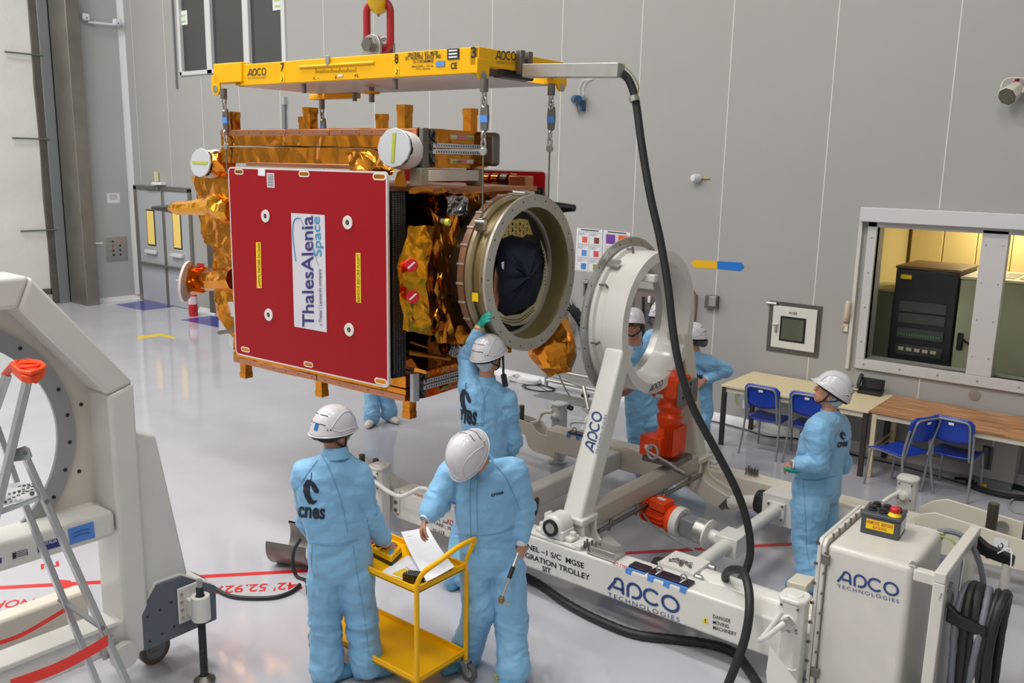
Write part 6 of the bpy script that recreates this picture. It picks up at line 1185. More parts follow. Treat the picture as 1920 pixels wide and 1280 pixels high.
# cables and boxes by the right table
def coil(name, label, c, r, m, rad, turns, cat='cable'):
    P_ = []
    for i in range(turns * 24): t = 2 * PI * i / 24; rr = r * (1 + .1 * math.sin(i * .37) + .02 * (i // 24)); P_.append((c[0] + rr * math.cos(t) * 1.25, c[1] + rr * math.sin(t) * .8, rad + .001 + rad * .9 * (i / 24 / turns) * 2))
    o = B(name, m, None, 'tube', P_, rad, 8); return tag(o, label, cat)
cc = PZ(1880, 922, 0); coil('cable_coil', 'coil of black power cable on the floor by the right edge', cc, .24, RUBBER, .016, 5)
tag(B('grey_cable', mat('grey_cable', (158, 158, 160), .5), None, 'tube', smooth_path([PZ(x, y, .012) for x, y in ((1925, 928), (1905, 932), (1892, 945), (1900, 958), (1925, 964))], 6), .012, 8), 'light grey cable curving at the right edge below the coil', 'cable')
pg = thing('power_plug', 'red and grey power plug on black cable next to the coil', 'plug', tuple(PZ(1880, 902, .03))); pa_, pb_ = PZ(1868, 906, .05), PZ(1895, 901, .05); B('plug_shell', mat('plug_red', (120, 30, 36), .4), pg, 'cyl', pa_, pa_.lerp(pb_, .6), .045, 14); B('plug_cap', mat('disc_grey', (170, 172, 174), .4), pg, 'cyl', pa_.lerp(pb_, .6), pb_, .04, 14); B('plug_cable', RUBBER, pg, 'tube', smooth_path([PZ(x, y, .02) for x, y in ((1790, 896), (1815, 898), (1840, 905), (1855, 908))] + [pa_], 6), .015, 8)
for x0_, x1_ in ((1818, 1829), (1838, 1850)): B('cable_band', mat('band_yellow', (220, 190, 30), .5), pg, 'cyl', PZ(x0_, 902 + (x0_ - 1818) * .3, .022), PZ(x1_, 905 + (x0_ - 1818) * .3, .022), .019, 8)
ub = thing('under_table_unit', 'dented grey metal unit standing under the wood table', 'metal box', (-1.6, 10.1, 0)); B('unit_body', mat('unit_grey', (158, 156, 150), .5), ub, 'box', (-1.80, 10.06, .1), (-1.38, 10.3, .54), bev=.008); B('unit_base', GREYP, ub, 'box', (-1.78, 10.08, .001), (-1.4, 10.28, .099)); B('unit_handle', STEEL, ub, 'box', (-1.62, 10.045, .46), (-1.6, 10.06, .52)); B('unit_screen', mat('dark_glass', (62, 64, 64), .1), ub, 'box', (-1.7, 10.052, .2), (-1.6, 10.059, .45))
tag(B('thin_cable', BLACKP, None, 'tube', smooth_path([PZ(x, y, .01) for x, y in ((1322, 786), (1360, 795), (1400, 806), (1440, 818), (1500, 823))] + [(-3.2, 10.2, .01), (-2.5, 10.15, .01), (-1.8, 10.0, .01)], 6), .009, 6), 'thin black cable running along the wall under the tables', 'cable')
# ================================================================ THINGS ON THE BACK WALL
def W(x, y, d=0): return PY(x, y, WY - d)
def wq(name, m, pts, par=None, d0=.0, d1=.004, **k): return B(name, m, par, 'prism', [W(x, y, d0) for x, y in pts], (0, -(d1 - d0), 0), **k)
for (pts, lb_, cols) in ((((1082, 427), (1130, 431), (1127, 512), (1078, 507)), 'left safety poster of six picture fields', 0), (((1132, 431), (1182, 436), (1178, 514), (1129, 512)), 'right safety poster with purple and orange pictures, half behind the ring', 1)):
    p = wq('safety_poster', PAPER, pts, None, .0005, .004, smooth=False); tag(p, lb_, 'poster', 'safety posters'); WLOC[p.name] = V((0, 0, 0)); a, b_, c, d = [V((x, y, 0)) for x, y in pts]
    U = lambda u_, v_: (a * (1 - u_) + b_ * u_) * (1 - v_) + (d * (1 - u_) + c * u_) * v_
    def pq(u0, v0, u1, v1, m, nm='print_field', z=.005): return wq(nm, m, [(U(u_, v_).x, U(u_, v_).y) for u_, v_ in ((u0, v0), (u1, v0), (u1, v1), (u0, v1))], p, z - .0008, z, smooth=False)
    pq(.15, .02, .85, .045, BLACKT, z=.0055)
    for i in range(2):
        for j in range(3):
            u0, v0 = .06 + .46 * i, .07 + .31 * j
            for e in ((u0, v0, u0 + .42, v0 + .006), (u0, v0 + .29, u0 + .42, v0 + .296), (u0, v0, u0 + .008, v0 + .29), (u0 + .412, v0, u0 + .42, v0 + .29)): pq(*e, INK)
            for q_ in range(4): pq(u0 + .03, v0 + .03 + .018 * q_, u0 + .03 + (.34, .2, .28, .15)[q_], v0 + .036 + .018 * q_, INK)
            cset = [((220, 90, 80), (120, 60, 50)), ((90, 140, 200), (200, 80, 90)), ((70, 130, 190), (140, 150, 60))] if cols == 0 else [((110, 60, 150), (220, 90, 40)), ((180, 150, 120), (90, 60, 60)), ((100, 110, 60), (60, 60, 90))]
            cc_ = cset[j][i]; k_ = 'poster_%d_%d_%d' % cc_
            if cols and j == 0: pq(u0 + .04, v0 + .02, u0 + .38, v0 + .24, mat(k_, cc_, .6), z=.0058)
            else: pq(u0 + .16, v0 + .12, u0 + .36, v0 + .26, mat(k_, cc_, .6), z=.0055)
ar = wq('direction_sign', mat('sign_yellow', (228, 176, 12), .5), [(1295, 493), (1303, 487), (1345, 489.5), (1345, 504), (1303, 502)], None, .0005, .004, smooth=False); tag(ar, 'yellow and blue double arrow sign on the wall', 'sign'); WLOC[ar.name] = V((0, 0, 0)); wq('blue_half', mat('sign_blue', (22, 112, 200), .5), [(1345, 489.5), (1390, 492), (1396, 501), (1388, 508), (1345, 504)], ar, .0005, .0042, smooth=False)
jb = tag(wq('junction_box', DSTEEL, [(1326, 552), (1349, 554), (1348, 578), (1324, 576)], None, .001, .06, bev=.006), 'small steel box on the wall under the arrow sign', 'box'); WLOC[jb.name] = V((0, 0, 0)); wq('box_lid', STEEL, [(1331, 555), (1344, 556), (1343, 574), (1330, 573)], jb, .06, .09, bev=.004)
ht_ = thing('pass_hatch', 'white hatch door with dark square window and steel frame on the wall', 'hatch', tuple(W(1490, 620)))
P4 = [(1444, 564), (1543, 574), (1535, 671), (1438, 658)]; a, b_, c, d = [W(*p) for p in P4]
B('hatch_frame', DSTEEL, ht_, 'box', (a.x, WY - .012, c.z), (b_.x, WY - .0, b_.z), bev=.003); hd = B('hatch_door', mat('hatch_white', (214, 212, 206), .4), ht_, 'box', (a.x + .06, WY - .03, c.z + .06), (b_.x - .05, WY - .013, b_.z - .05), bev=.004)
x0, x1 = W(1466, 590).x, W(1514, 595).x; z1, z0 = W(1466, 591).z, W(1490, 641).z; B('hatch_gasket', BLACKP, hd, 'box', (x0, WY - .036, z0), (x1, WY - .03, z1), bev=.003); B('hatch_glass', mat('hatch_glass', (90, 94, 76), .1), hd, 'box', (x0 + .025, WY - .038, z0 + .025), (x1 - .025, WY - .035, z1 - .025)); B('hatch_lock', STEEL, hd, 'box', (x0 - .06, WY - .05, (z0 + z1) / 2 - .06), (x0 - .03, WY - .03, (z0 + z1) / 2 + .02), bev=.004); B('hatch_handle', hd.data.materials[0], hd, 'cyl', (x0 - .09, WY - .05, (z0 + z1) / 2 + .04), (x0 - .02, WY - .05, (z0 + z1) / 2 + .05), .012, 8)
text('H183', V((x0 + .1, WY - .031, z1 + .03)), V((.1, 0, 0)), V((0, 0, .035)), BLACKT, hd, bold=.01); B('hatch_hinge', STEEL, ht_, 'cyl', (a.x - .03, WY - .03, b_.z - .03), (a.x + .1, WY - .03, b_.z - .03), .018, 8)
wp = thing('handset_phone', 'cream wall telephone handset with curly cord beside the window', 'telephone', tuple(W(1590, 600))); B('handset', mat('phone_cream', (206, 190, 164), .45), wp, 'tube', smooth_path([W(1592, 566, .05), W(1590, 572, .07), W(1588, 590, .08), W(1586, 600, .05)], 5), .032, 10, bev=.003); B('wall_socket', mat('socket_white', (216, 210, 196), .4), wp, 'box', tuple(W(1579, 621, .03)), tuple(W(1592, 607, 0)), bev=.004)
B('curly_cord', MATS['phone_cream'], wp, 'tube', [V(W(1583 - 4 * math.sin(i / 60 * PI), 598 + 34 * i / 60 if i < 40 else 598 + 34 * 40 / 60 - (i - 40) * .5, .03)) + V((.008 * math.cos(i * 1.6), .008 * math.sin(i * 1.6), 0)) for i in range(61)], .004, 5)
sp = thing('horn_speaker', 'white octagonal horn loudspeaker high on the wall at the right', 'loudspeaker', tuple(W(1892, 172))); c = W(1888, 181, .24); ax_ = V((-.25, -.85, -.45)).normalized()
B('speaker_horn', mat('horn_white', (204, 200, 186), .45), sp, 'lathe', [(0, .088), (-.015, .096), (-.09, .09), (-.2, .075), (-.2, 0)], c, ax_, 8, bev=.006); B('speaker_grille', mat('grille_olive', (96, 92, 76), .6), sp, 'lathe', [(.001, 0), (.001, .082)], c, ax_, 8); B('speaker_bracket', MATS['horn_white'], sp, 'tube', smooth_path([c - ax_ * .08 + V((-.10, 0, 0)), c - ax_ * .12 + V((-.09, .03, .12)), c - ax_ * .12 + V((.09, .03, .12)), c - ax_ * .08 + V((.10, 0, 0))], 5), .01, 8); B('wall_mount', REDT, sp, 'cyl', c - ax_ * .2 + V((0, 0, .1)), V((c.x, WY, c.z + .12)), .02, 8)
cm = thing('round_camera', 'small round white camera with shadow on the wall', 'camera', tuple(W(1312, 333))); B('camera_ball', mat('cam_white', (214, 216, 224), .3), cm, 'lathe', [(0, .05), (.08, .055), (.12, .04), (.13, .015), (.13, 0)], W(1311, 334, .0), (-.3, -1, 0), 24); B('camera_pipe', mat('brass', (190, 150, 90), .4, .7), cm, 'cyl', W(1296, 334, .02), W(1330, 334, .02), .008, 8)
vl = thing('gas_regulator', 'blue gas regulator with thin white hoses high on the wall', 'valve', tuple(W(1088, 195))); BV = mat('valve_blue', (60, 92, 128), .4, .3)
B('regulator_body', BV, vl, 'cyl', W(1078, 186, .02), W(1084, 187, .16), .06, 16); B('regulator_box', BV, vl, 'box', tuple(W(1086, 208, .1)), tuple(W(1099, 192, .0)), bev=.006); B('regulator_cap', mat('valve_pale', (140, 160, 180), .4), vl, 'cyl', W(1092, 180, .06), W(1092, 188, .06), .035, 12); B('regulator_stem', DSTEEL, vl, 'cyl', W(1080, 196, .05), W(1086, 215, .05), .012, 8)
for x_ in (1086, 1094): B('white_hose', PAPER, vl, 'tube', smooth_path([W(x_, 178, .03), W(x_, 165, .03), W(x_ + 6, 152, .03), W(x_ + 18, 148, .01)], 5), .006, 6)
ps = thing('conduit_post', 'short grey conduit with switch box on the wall above the spacecraft', 'conduit', tuple(W(534, 210))); B('conduit_pipe', GREYP, ps, 'box', tuple(W(529, 241, .05)), tuple(W(537, 195, 0)), bev=.006); B('conduit_box', mat('box_pale', (180, 180, 178), .4), ps, 'box', tuple(W(529, 196, .08)), tuple(W(538, 181, 0)), bev=.006)
pl2 = thing('round_cover', 'round grey blank cover on the wall above the wood table', 'wall cover', tuple(W(1827, 740))); B('cover_disc', mat('disc_taupe', (140, 134, 126), .45), pl2, 'lathe', [(0, .06), (.006, .058), (.008, .03), (.008, 0)], W(1827, 741, 0), (0, -1, 0), 28)
sk = thing('power_socket', 'small white socket with blue cover under the cream table', 'socket', tuple(W(1398, 757))); B('socket_plate', PAPER, sk, 'box', tuple(W(1392, 765, .02)), tuple(W(1409, 752, 0)), bev=.003); B('socket_flap', MATS['sign_blue'], sk, 'box', tuple(W(1397, 763, .03)), tuple(W(1406, 756, .02)))
gs = thing('hanging_wire', 'green and yellow earth wire hanging on the wall under the cream table', 'wire', tuple(W(1380, 745))); B('wire', MATS['wire_green'], gs, 'tube', smooth_path([W(1385, 735, .02), W(1379, 738, .03), W(1379, 748, .03), W(1383, 757, .02)], 5), .008, 6); B('wire_clip', BLACKP, gs, 'box', tuple(W(1379, 737, .03)), tuple(W(1387, 732, 0)), bev=.003)
# recess with steel frame seen through the trolley ring
rs = thing('supply_recess', 'steel-framed supply recess in the wall seen through the white trolley ring', 'wall recess', tuple(W(1240, 600))); a, b_, c = W(1187, 543), W(1308, 555), W(1300, 650)
B('recess_frame', DSTEEL, rs, 'box', (a.x, WY - .015, c.z - .05), (b_.x, WY - .002, b_.z + .02), bev=.004); B('recess_back', mat('recess_grey', (118, 110, 104), .6), rs, 'box', (a.x + .05, WY - .02, c.z), (b_.x - .08, WY - .0155, b_.z - .03)); B('recess_wood', mat('recess_tan', (156, 130, 92), .6), rs, 'box', (a.x + .52, WY - .03, c.z + .02), (a.x + .8, WY - .021, b_.z - .05))
B('recess_box', PAPER, rs, 'box', tuple(W(1214, 567, .07)), tuple(W(1222, 555, .03)), bev=.004); B('recess_valve', BV, rs, 'tube', smooth_path([W(1214, 580, .06), W(1217, 600, .08), W(1222, 610, .05)], 4), .012, 8); B('black_pipe', BLACKP, rs, 'cyl', W(1206, 556, .06), W(1206, 650, .06), .018, 10); B('black_pipe', BLACKP, rs, 'cyl', W(1222, 570, .06), W(1216, 605, .06), .015, 10)
B('coiled_rope', mat('rope_tan', (120, 96, 70), .7), rs, 'tube', [W(1297, 575, .05) + V((.08 * math.cos(t), -.02, .22 * math.sin(t))) for t in [2 * PI * i / 20 for i in range(60)]], .012, 6)
bxl = thing('steel_bracket', 'steel bracket box on the wall between the two rings', 'bracket', tuple(W(1104, 540))); a, b_ = W(1098, 523), W(1110, 556); B('bracket_frame', DSTEEL, bxl, 'box', (a.x, WY - .05, b_.z), (a.x + .03, WY - .001, a.z), bev=.003); B('bracket_arm', STEEL, bxl, 'box', (a.x, WY - .12, a.z - .04), (b_.x, WY - .051, a.z), bev=.003)
rl = thing('cable_bundle', 'bundle of grey cables hanging on the wall behind the big open ring', 'cable bundle', tuple(W(1062, 600)))
for k in range(6): cx_ = W(1062 + 2 * (k % 3), 590, .05); B('cable_turn', mat('bundle_grey', (150, 146, 138), .6), rl, 'tube', [cx_ + V((.13 * math.cos(t) * (1 - .08 * k), -.012 * k, .26 * math.sin(t) - .02 * k)) for t in [2 * PI * i / 24 for i in range(24)]], .012, 6, closed=True)
B('bundle_hook', DSTEEL, rl, 'cyl', W(1050, 618, .04), W(1050, 645, .04), .012, 8); B('bundle_tail', mat('bundle_grey', (150, 146, 138), .6), rl, 'tube', smooth_path([W(1045, 600, .1), W(1035, 625, .12), PZ(1040, 680, .6), PZ(1068, 742, .02), PZ(1100, 770, .02), PZ(1130, 778, .02)], 8), .011, 6)
tag(B('thin_rail', DSTEEL, None, 'cyl', W(1018, 640, .03), W(1096, 652, .03), .006, 6), 'thin dark rail along the wall behind the rings', 'rail'); 
# steel tube rack on the floor against the wall
tr = thing('tube_rack', 'low stainless tube barrier lying by the wall behind the rings', 'barrier', tuple(PZ(1060, 735, 0)))
for (d, z) in ((0, .28), (.0, .12)): B('rack_tube', STEEL, tr, 'tube', smooth_path([(-7.5, 10.2 - d, .05), (-7.5, 10.2, z), (-7.4, 10.2 - d, z + .02), (-6.5, 10.2 - d, z + .02)], 6), .028, 12)
B('rack_tube', STEEL, tr, 'tube', smooth_path([(-7.35, 10.0, .30), (-6.6, 9.75, .30), (-6.5, 9.7, .27), (-6.35, 9.6, .03)], 6), .026, 12); B('rack_plate', mat('tray_grey', (150, 150, 150), .35, .5), tr, 'box', (-7.4, 9.75, .001), (-6.3, 10.1, .01)); B('rack_clamp', BLACKP, tr, 'box', (-6.53, 9.68, .16), (-6.43, 9.74, .2))
ccs = [('pale hose coil on the floor below the gold nozzle', (985, 716), .2, mat('hose_pale', (190, 190, 188), .5), .02, 3), ('thin black wire tangle on the floor right of the hose coil', (1010, 728), .2, BLACKP, .005, 4)]
for lb_, px, r_, m_, rad, tn in ccs: coil('coiled_line', lb_, PZ(*px, 0), r_, m_, rad, tn)
tag(B('thin_wire', BLACKP, None, 'tube', smooth_path([PZ(x, y, .006) for x, y in ((1000, 718), (1040, 738), (1080, 745), (1115, 752), (1128, 748))], 6), .005, 5), 'thin black wire along the floor towards the tube barrier', 'wire')
tag(B('thin_wire', MATS['bundle_grey'], None, 'tube', smooth_path([PZ(x, y, .008) for x, y in ((1090, 765), (1110, 752), (1128, 742), (1140, 755), (1120, 790), (1075, 792), (1070, 800), (1085, 806), (1110, 808))], 6), .007, 5), 'grey wire looping on the floor behind the rear left jack', 'wire')
# fire extinguisher, door-side things, left wall things
fe = thing('fire_extinguisher', 'red fire extinguisher on the floor beside the double door', 'extinguisher', tuple(PZ(362, 590, 0))); ec = PZ(363, 592, 0); RX = mat('extinguisher_red', (190, 26, 36), .35)
B('cylinder', RX, fe, 'lathe', [(0, 0), (0, .085), (.01, .09), (.44, .09), (.5, .06), (.52, .025), (.52, 0)], ec, (0, 0, 1), 24); B('label', PAPER, fe, 'lathe', [(.25, .0905), (.42, .0905)], ec, (0, 0, 1), 20); B('valve_head', BLACKP, fe, 'box', tuple(ec + V((-.03, -.02, .52))), tuple(ec + V((.05, .02, .6))), bev=.006); B('extinguisher_hose', BLACKP, fe, 'tube', smooth_path([ec + V((-.03, 0, .56)), ec + V((-.12, -.03, .5)), ec + V((-.13, -.05, .3))], 5), .012, 8)
fs = tag(wq('fire_sign', RX, [(370, 493), (383, 494), (382, 508), (370, 507)], None, .001, .012), 'small red fire sign on the wall above the extinguisher', 'sign'); WLOC[fs.name] = V((0, 0, 0)); wq('sign_symbol', PAPER, [(374, 499), (378, 499), (378, 505), (374, 505)], fs, .012, .014)
struct(B('trim_4', DSTEEL, None, 'box', tuple(PY(394, 593, WY - .04)), tuple(PY(402, 450, WY)), bev=.004))
el = thing('emergency_lamp', 'small emergency lamp on a shelf above the double door', 'lamp', tuple(W(293, 340))); B('lamp_body', mat('lamp_cream', (222, 216, 170), .4), el, 'box', tuple(W(290, 340, .1)), tuple(W(297, 322, .02)), bev=.006); B('lamp_shelf', PAPER, el, 'box', tuple(W(284, 346, .12)), tuple(W(311, 342, 0)), bev=.004)
def L(x, y, d=0): return PX(x, y, WX + d)
pn = thing('signal_board', 'steel wall panel with eight indicator buttons near the corner', 'control panel', tuple(L(218, 466))); a, b_ = L(197, 445), L(240, 488)
B('panel_plate', STEEL, pn, 'box', (WX, a.y, b_.z), (WX + .01, b_.y, a.z), bev=.003)
for i in range(2):
    for j in range(4): B('indicator', [BLACKP, mat('orange_led', (230, 120, 50), .4), RX][(i + j * 2) % 3 if (i, j) in ((0, 1), (1, 0)) else 0], pn, 'cyl', (WX + .01, a.y + .16 + .16 * i, a.z - .1 - .1 * j), (WX + .03, a.y + .16 + .16 * i, a.z - .1 - .1 * j), .02, 10)
nt_ = thing('paper_notice', 'small white printed notice on the side wall above the button panel', 'notice', tuple(L(212, 371))); a, b_ = L(200, 362), L(225, 380); B('notice_sheet', PAPER, nt_, 'box', (WX, a.y, b_.z), (WX + .006, b_.y, a.z)); 
for j in range(3): B('notice_text', (REDT, INK, INK)[j], nt_, 'box', (WX + .006, a.y + .05, a.z - .05 - .04 * j), (WX + .008, b_.y - .06, a.z - .04 - .04 * j))
cmr = thing('camera_pair', 'two white cameras on a white bar near the top left corner', 'camera', tuple(L(190, 42))); a, b_ = L(160, 42), L(222, 50); B('camera_bar', PAPER, cmr, 'beam', (WX + .1, a.y, a.z), (WX + .1, b_.y, b_.z + .02), .04, .04, bev=.006)
for p in ((160, 32), (219, 42)): c = L(*p, .12); B('camera_body', mat('cam_white', (214, 216, 224), .3), cmr, 'box', tuple(c - V((.06, .08, .07))), tuple(c + V((.06, .08, .07))), bev=.03, seg=3); B('camera_lens', BLACKP, cmr, 'cyl', c + V((.055, 0, -.02)), c + V((.065, 0, -.02)), .015, 8)
B('door_stop', STEEL, dr, 'cyl', (-19.2, 9.4, 1.35), (-19.05, 9.5, 1.36), .02, 8)
# ================================================================ PEOPLE
FH = V((-.625, .781, 0)).normalized(); RH = V((.781, .625, 0)).normalized(); UP = V((0, 0, 1))
CLOTH = mat('coverall_blue', (126, 180, 220), .5, noise_=(3, .04), bump=(14, .35, .02), sheen=.15)
_nt = CLOTH.node_tree; _rd = _nt.nodes.new('ShaderNodeTexNoise'); _rd.noise_type = 'RIDGED_MULTIFRACTAL'; _rd.inputs['Scale'].default_value = 5.5; _rd.inputs['Detail'].default_value = 3
_b2 = _nt.nodes.new('ShaderNodeBump'); _b2.inputs['Strength'].default_value = .35; _b2.inputs['Distance'].default_value = .018; _nt.links.new(_nt.nodes['Texture Coordinate'].outputs['Object'], _rd.inputs['Vector']); _nt.links.new(_rd.outputs['Fac'], _b2.inputs['Height']); _nt.links.new(_nt.nodes['Bump'].outputs['Normal'], _b2.inputs['Normal']); _nt.links.new(_b2.outputs['Normal'], _nt.nodes['Principled BSDF'].inputs['Normal'])
SHOEC = mat('overshoe_blue', (96, 160, 196), .6, bump=(40, .5, .01)); HELM = mat('helmet_white', (206, 203, 208), .28, coat=.3, noise_=(30, .01)); STRAP = mat('strap_black', (24, 24, 26), .6)
LOGO = mat('logo_dark', (26, 34, 50), .7); CUFF = mat('cuff_white', (216, 214, 218), .8); NETM = mat('hairnet_pale', (190, 198, 206), .8); GREY_H = mat('hair_grey', (92, 94, 98), .8); HAIR = mat('hair_dark', (40, 32, 28), .8)
GREEN = mat('glove_green', (16, 150, 132), .4); DGL = mat('glove_dark', (46, 48, 54), .6)
DG_ = None
def evalmesh(mb, voxel, smooth=6):
    me = bpy.data.meshes.new('tmp'); me.from_pydata([tuple(p) for p in mb.v], [], mb.f)
    bm = bmesh.new(); bm.from_mesh(me); bmesh.ops.recalc_face_normals(bm, faces=bm.faces); bm.to_mesh(me); bm.free()
    o = bpy.data.objects.new('tmp', me); col.objects.link(o)
    r = o.modifiers.new('r', 'REMESH'); r.mode = 'VOXEL'; r.voxel_size = voxel
    s_ = o.modifiers.new('s', 'SMOOTH'); s_.factor = .5; s_.iterations = smooth
    dg = bpy.context.evaluated_depsgraph_get(); out = bpy.data.meshes.new_from_object(o.evaluated_get(dg)); bpy.data.objects.remove(o); bpy.data.meshes.remove(me); return out
def etube(mb, secs, n=20):   # secs: (centre, side half vector, front half vector); closed both ends
    vs = []; k = len(secs)
    for c, a, b_ in secs: vs += [V(c) + V(a) * math.cos(2 * PI * j / n) + V(b_) * math.sin(2 * PI * j / n) for j in range(n)]
    fs = [(i * n + j, i * n + (j + 1) % n, (i + 1) * n + (j + 1) % n, (i + 1) * n + j) for i in range(k - 1) for j in range(n)]
    mb.add(vs, fs + [tuple(range(n))[::-1], tuple(range((k - 1) * n, k * n))])
def limb(mb, pts, rs, n=14):
    P_ = []; R_ = []
    for i in range(len(pts) - 1):
        for j in range(4): t = j / 4; P_.append(V(pts[i]).lerp(V(pts[i + 1]), t)); R_.append(rs[i] * (1 - t) + rs[i + 1] * t)
    P_.append(V(pts[-1])); R_.append(rs[-1]); mb.tube(P_, R_, n); [mb.ball(p, r * .99, 12, 8) for p, r in zip(pts, rs)]
def hand(mb, w_, d, nrm, curl=.5, s=1.0, thumb=1, spread=.1, r0=.0085):
    """w_ wrist, d direction wrist->knuckles, nrm = back of the hand; curl 0..1 towards the palm"""
    d = V(d).normalized(); nrm = V(nrm); nrm = (nrm - d * nrm.dot(d)).normalized(); sd = d.cross(nrm) * thumb   # sd points to the thumb side
    L_ = .092 * s; etube(mb, [(w_ - d * .02, sd * .026 * s, nrm * .02 * s), (w_ + d * L_ * .25, sd * .034 * s, nrm * .016 * s), (w_ + d * L_ * .7, sd * .042 * s, nrm * .014 * s), (w_ + d * L_, sd * .040 * s, nrm * .011 * s)], 14)
    for k, ln in enumerate((.072, .08, .075, .058)):
        off = (.030 - .020 * k) * s; p = w_ + d * L_ * .93 + sd * off; a = curl * (.7 + .12 * k); P_ = [p - d * .03]; q = d * 1.0 + sd * (spread * (1.2 - k) * .5)
        q.normalize(); P_.append(p); cur = p
        for j, f in enumerate((.45, .30, .25)):
            q = (Matrix.Rotation(a * (1.0 if j else .8), 3, sd if thumb * 1 > 0 else -sd) @ q) if 0 else (q * math.cos(a) - nrm * math.sin(a) if j == 0 else (q * math.cos(a * .8) + (q.cross(sd).normalized() * (1 if q.cross(sd).dot(nrm) < 0 or abs(q.dot(nrm)) > .98 else -1)) * math.sin(a * .8)))
            q.normalize(); cur = cur + q * ln * s * f; P_.append(cur)
        mb.tube(P_, [r0 * s * x for x in (1.15, 1.1, 1.0, .92, .8)], 9); mb.ball(P_[-1], r0 * .8 * s, 8, 6)
    t0 = w_ + d * L_ * .2 + sd * .026 * s; q1 = (sd * .75 + d * .7 - nrm * .25).normalized(); q2 = (sd * .25 + d * .9 - nrm * (.2 + curl * .6)).normalized(); p1 = t0 + q1 * .035 * s; p2 = p1 + q2 * .032 * s; p3 = p2 + q2 * .024 * s - nrm * curl * .01
    mb.tube([t0 - q1 * .02, t0, p1, p2, p3], [.013 * s, .013 * s, .0115 * s, .0105 * s, .009 * s], 9); mb.ball(p3, .009 * s, 8, 6)
def fold(me, centers, amp):
    """cloth creases: ridged noise pushed along the normals, stronger near the joints"""
    me.update(); co = [v.co.copy() for v in me.vertices]; nr = [v.normal.copy() for v in me.vertices]
    for i, v in enumerate(me.vertices):
        p = co[i]; g = .35
        for c, r in centers: g = max(g, 1.25 * (1 - min(1, (p - c).length / r)))
        q = V((p.x * 5.5, p.y * 5.5, p.z * 9.0)); q2 = V((p.x * 4, p.y * 4, p.z * 3.4)) + V((7, 1, 3))
        w1 = noise.noise_vector(q2) * .9
        a = 1 - 2 * abs(noise.noise(q + w1)); b_ = 1 - 2 * abs(noise.noise(q * 2.1 + w1 * 1.5)); c_ = noise.noise(q2); d_ = 1 - 2 * abs(noise.noise(q * 4.3 + w1 * 2))
        v.co = p + nr[i] * amp * g * (math.copysign(abs(a) ** .8, a) * 1.1 + b_ * .6 + c_ * .6 + d_ * .22)
def HJ(B_, x, y, d=0): return PN(x, y, V(B_) + FH * d, FH)
def helmet(root, c, look, up, badge=False, slots=True, s=1.0, name='helmet'):
    look = V(look).normalized(); up = V(up); up = (up - look * up.dot(look)).normalized(); sd = look.cross(up)
    def P_(t, a, k=1.0, dz=0):   # t 0 top..1 rim, a angle from the front
        z = math.cos(t * PI * .5); r = math.sin(t * PI * .5) ** .85; fl = 1 + .05 * max(0, (t - .9) * 10)
        drop = -.017 * (1 - math.cos(a)) * t * t - .0 ; return c + (look * math.cos(a) * .143 * r * fl * k + sd * math.sin(a) * .115 * r * fl * k + up * (.142 * z + drop - .012 + dz)) * s
    mb = MB(); n, m_ = 48, 16; vs = []
    for i in range(m_ + 1):
        for j in range(n):
            a = 2 * PI * j / n; t = i / m_; p = P_(t, a)
            if t > .9: pk = max(0, math.cos(a)) ** 3; p += look * .028 * s * pk * (t - .9) * 10 - up * .008 * s * pk * (t - .9) * 10
            vs.append(p)
    F = [(i * n + j, i * n + (j + 1) % n, (i + 1) * n + (j + 1) % n, (i + 1) * n + j) for i in range(m_) for j in range(n)]
    mb.add(vs, F); h = mb.build(name, HELM, root, ang=50); so = h.modifiers.new('thick', 'SOLIDIFY'); so.thickness = .005; so.offset = -1
    rim = []
    for j in range(48): a = 2 * PI * j / 48; pk = max(0, math.cos(a)) ** 3; rim.append(P_(1, a) + look * .028 * s * pk - up * .008 * s * pk)
    B('helmet_rim', HELM, h, 'tube', rim, .0042 * s, 7, closed=True)
    for sg in (1, -1):   # raised side panels
        L_ = [P_(t, sg * a, 1.02) for t, a in ((.93, .55), (.7, .62), (.5, .85), (.42, 1.25), (.45, 1.6), (.58, 1.95), (.75, 2.15), (.82, 2.2), (.9, 1.8), (.88, 1.3), (.93, .9))]
        B('side_ridge', HELM, h, 'tube', smooth_path(L_, 4), .0032 * s, 6)
        for k in (0, 1): q = P_(.84, sg * (2.25 + .13 * k), 1.0); B('rivet_hole', STRAP, h, 'ball', q, .0042 * s, 8, 6)
        if slots:
            for tt, aa in ((.5, 2.45), (.72, 2.5)): B('vent_slot', STRAP, h, 'tube', [P_(tt + .03, sg * (aa + .0), 1.003), P_(tt, sg * (aa + .18), 1.003), P_(tt, sg * (aa + .4), 1.003), P_(tt - .01, sg * (aa + .6), 1.003)], .0026 * s, 5)
    if badge: B('blue_badge', mat('badge_blue', (30, 110, 180), .4), h, 'prism', [P_(t, a, 1.012) for t, a in ((.72, 2.85), (.72, 3.1), (.86, 3.1), (.86, 2.88))], look * -.002)
    B('inner_harness', STRAP, h, 'tube', [P_(1, 2 * PI * j / 24, .86, -.012) for j in range(24)], .010 * s, 6, closed=True)
    return h, (look, up, sd)
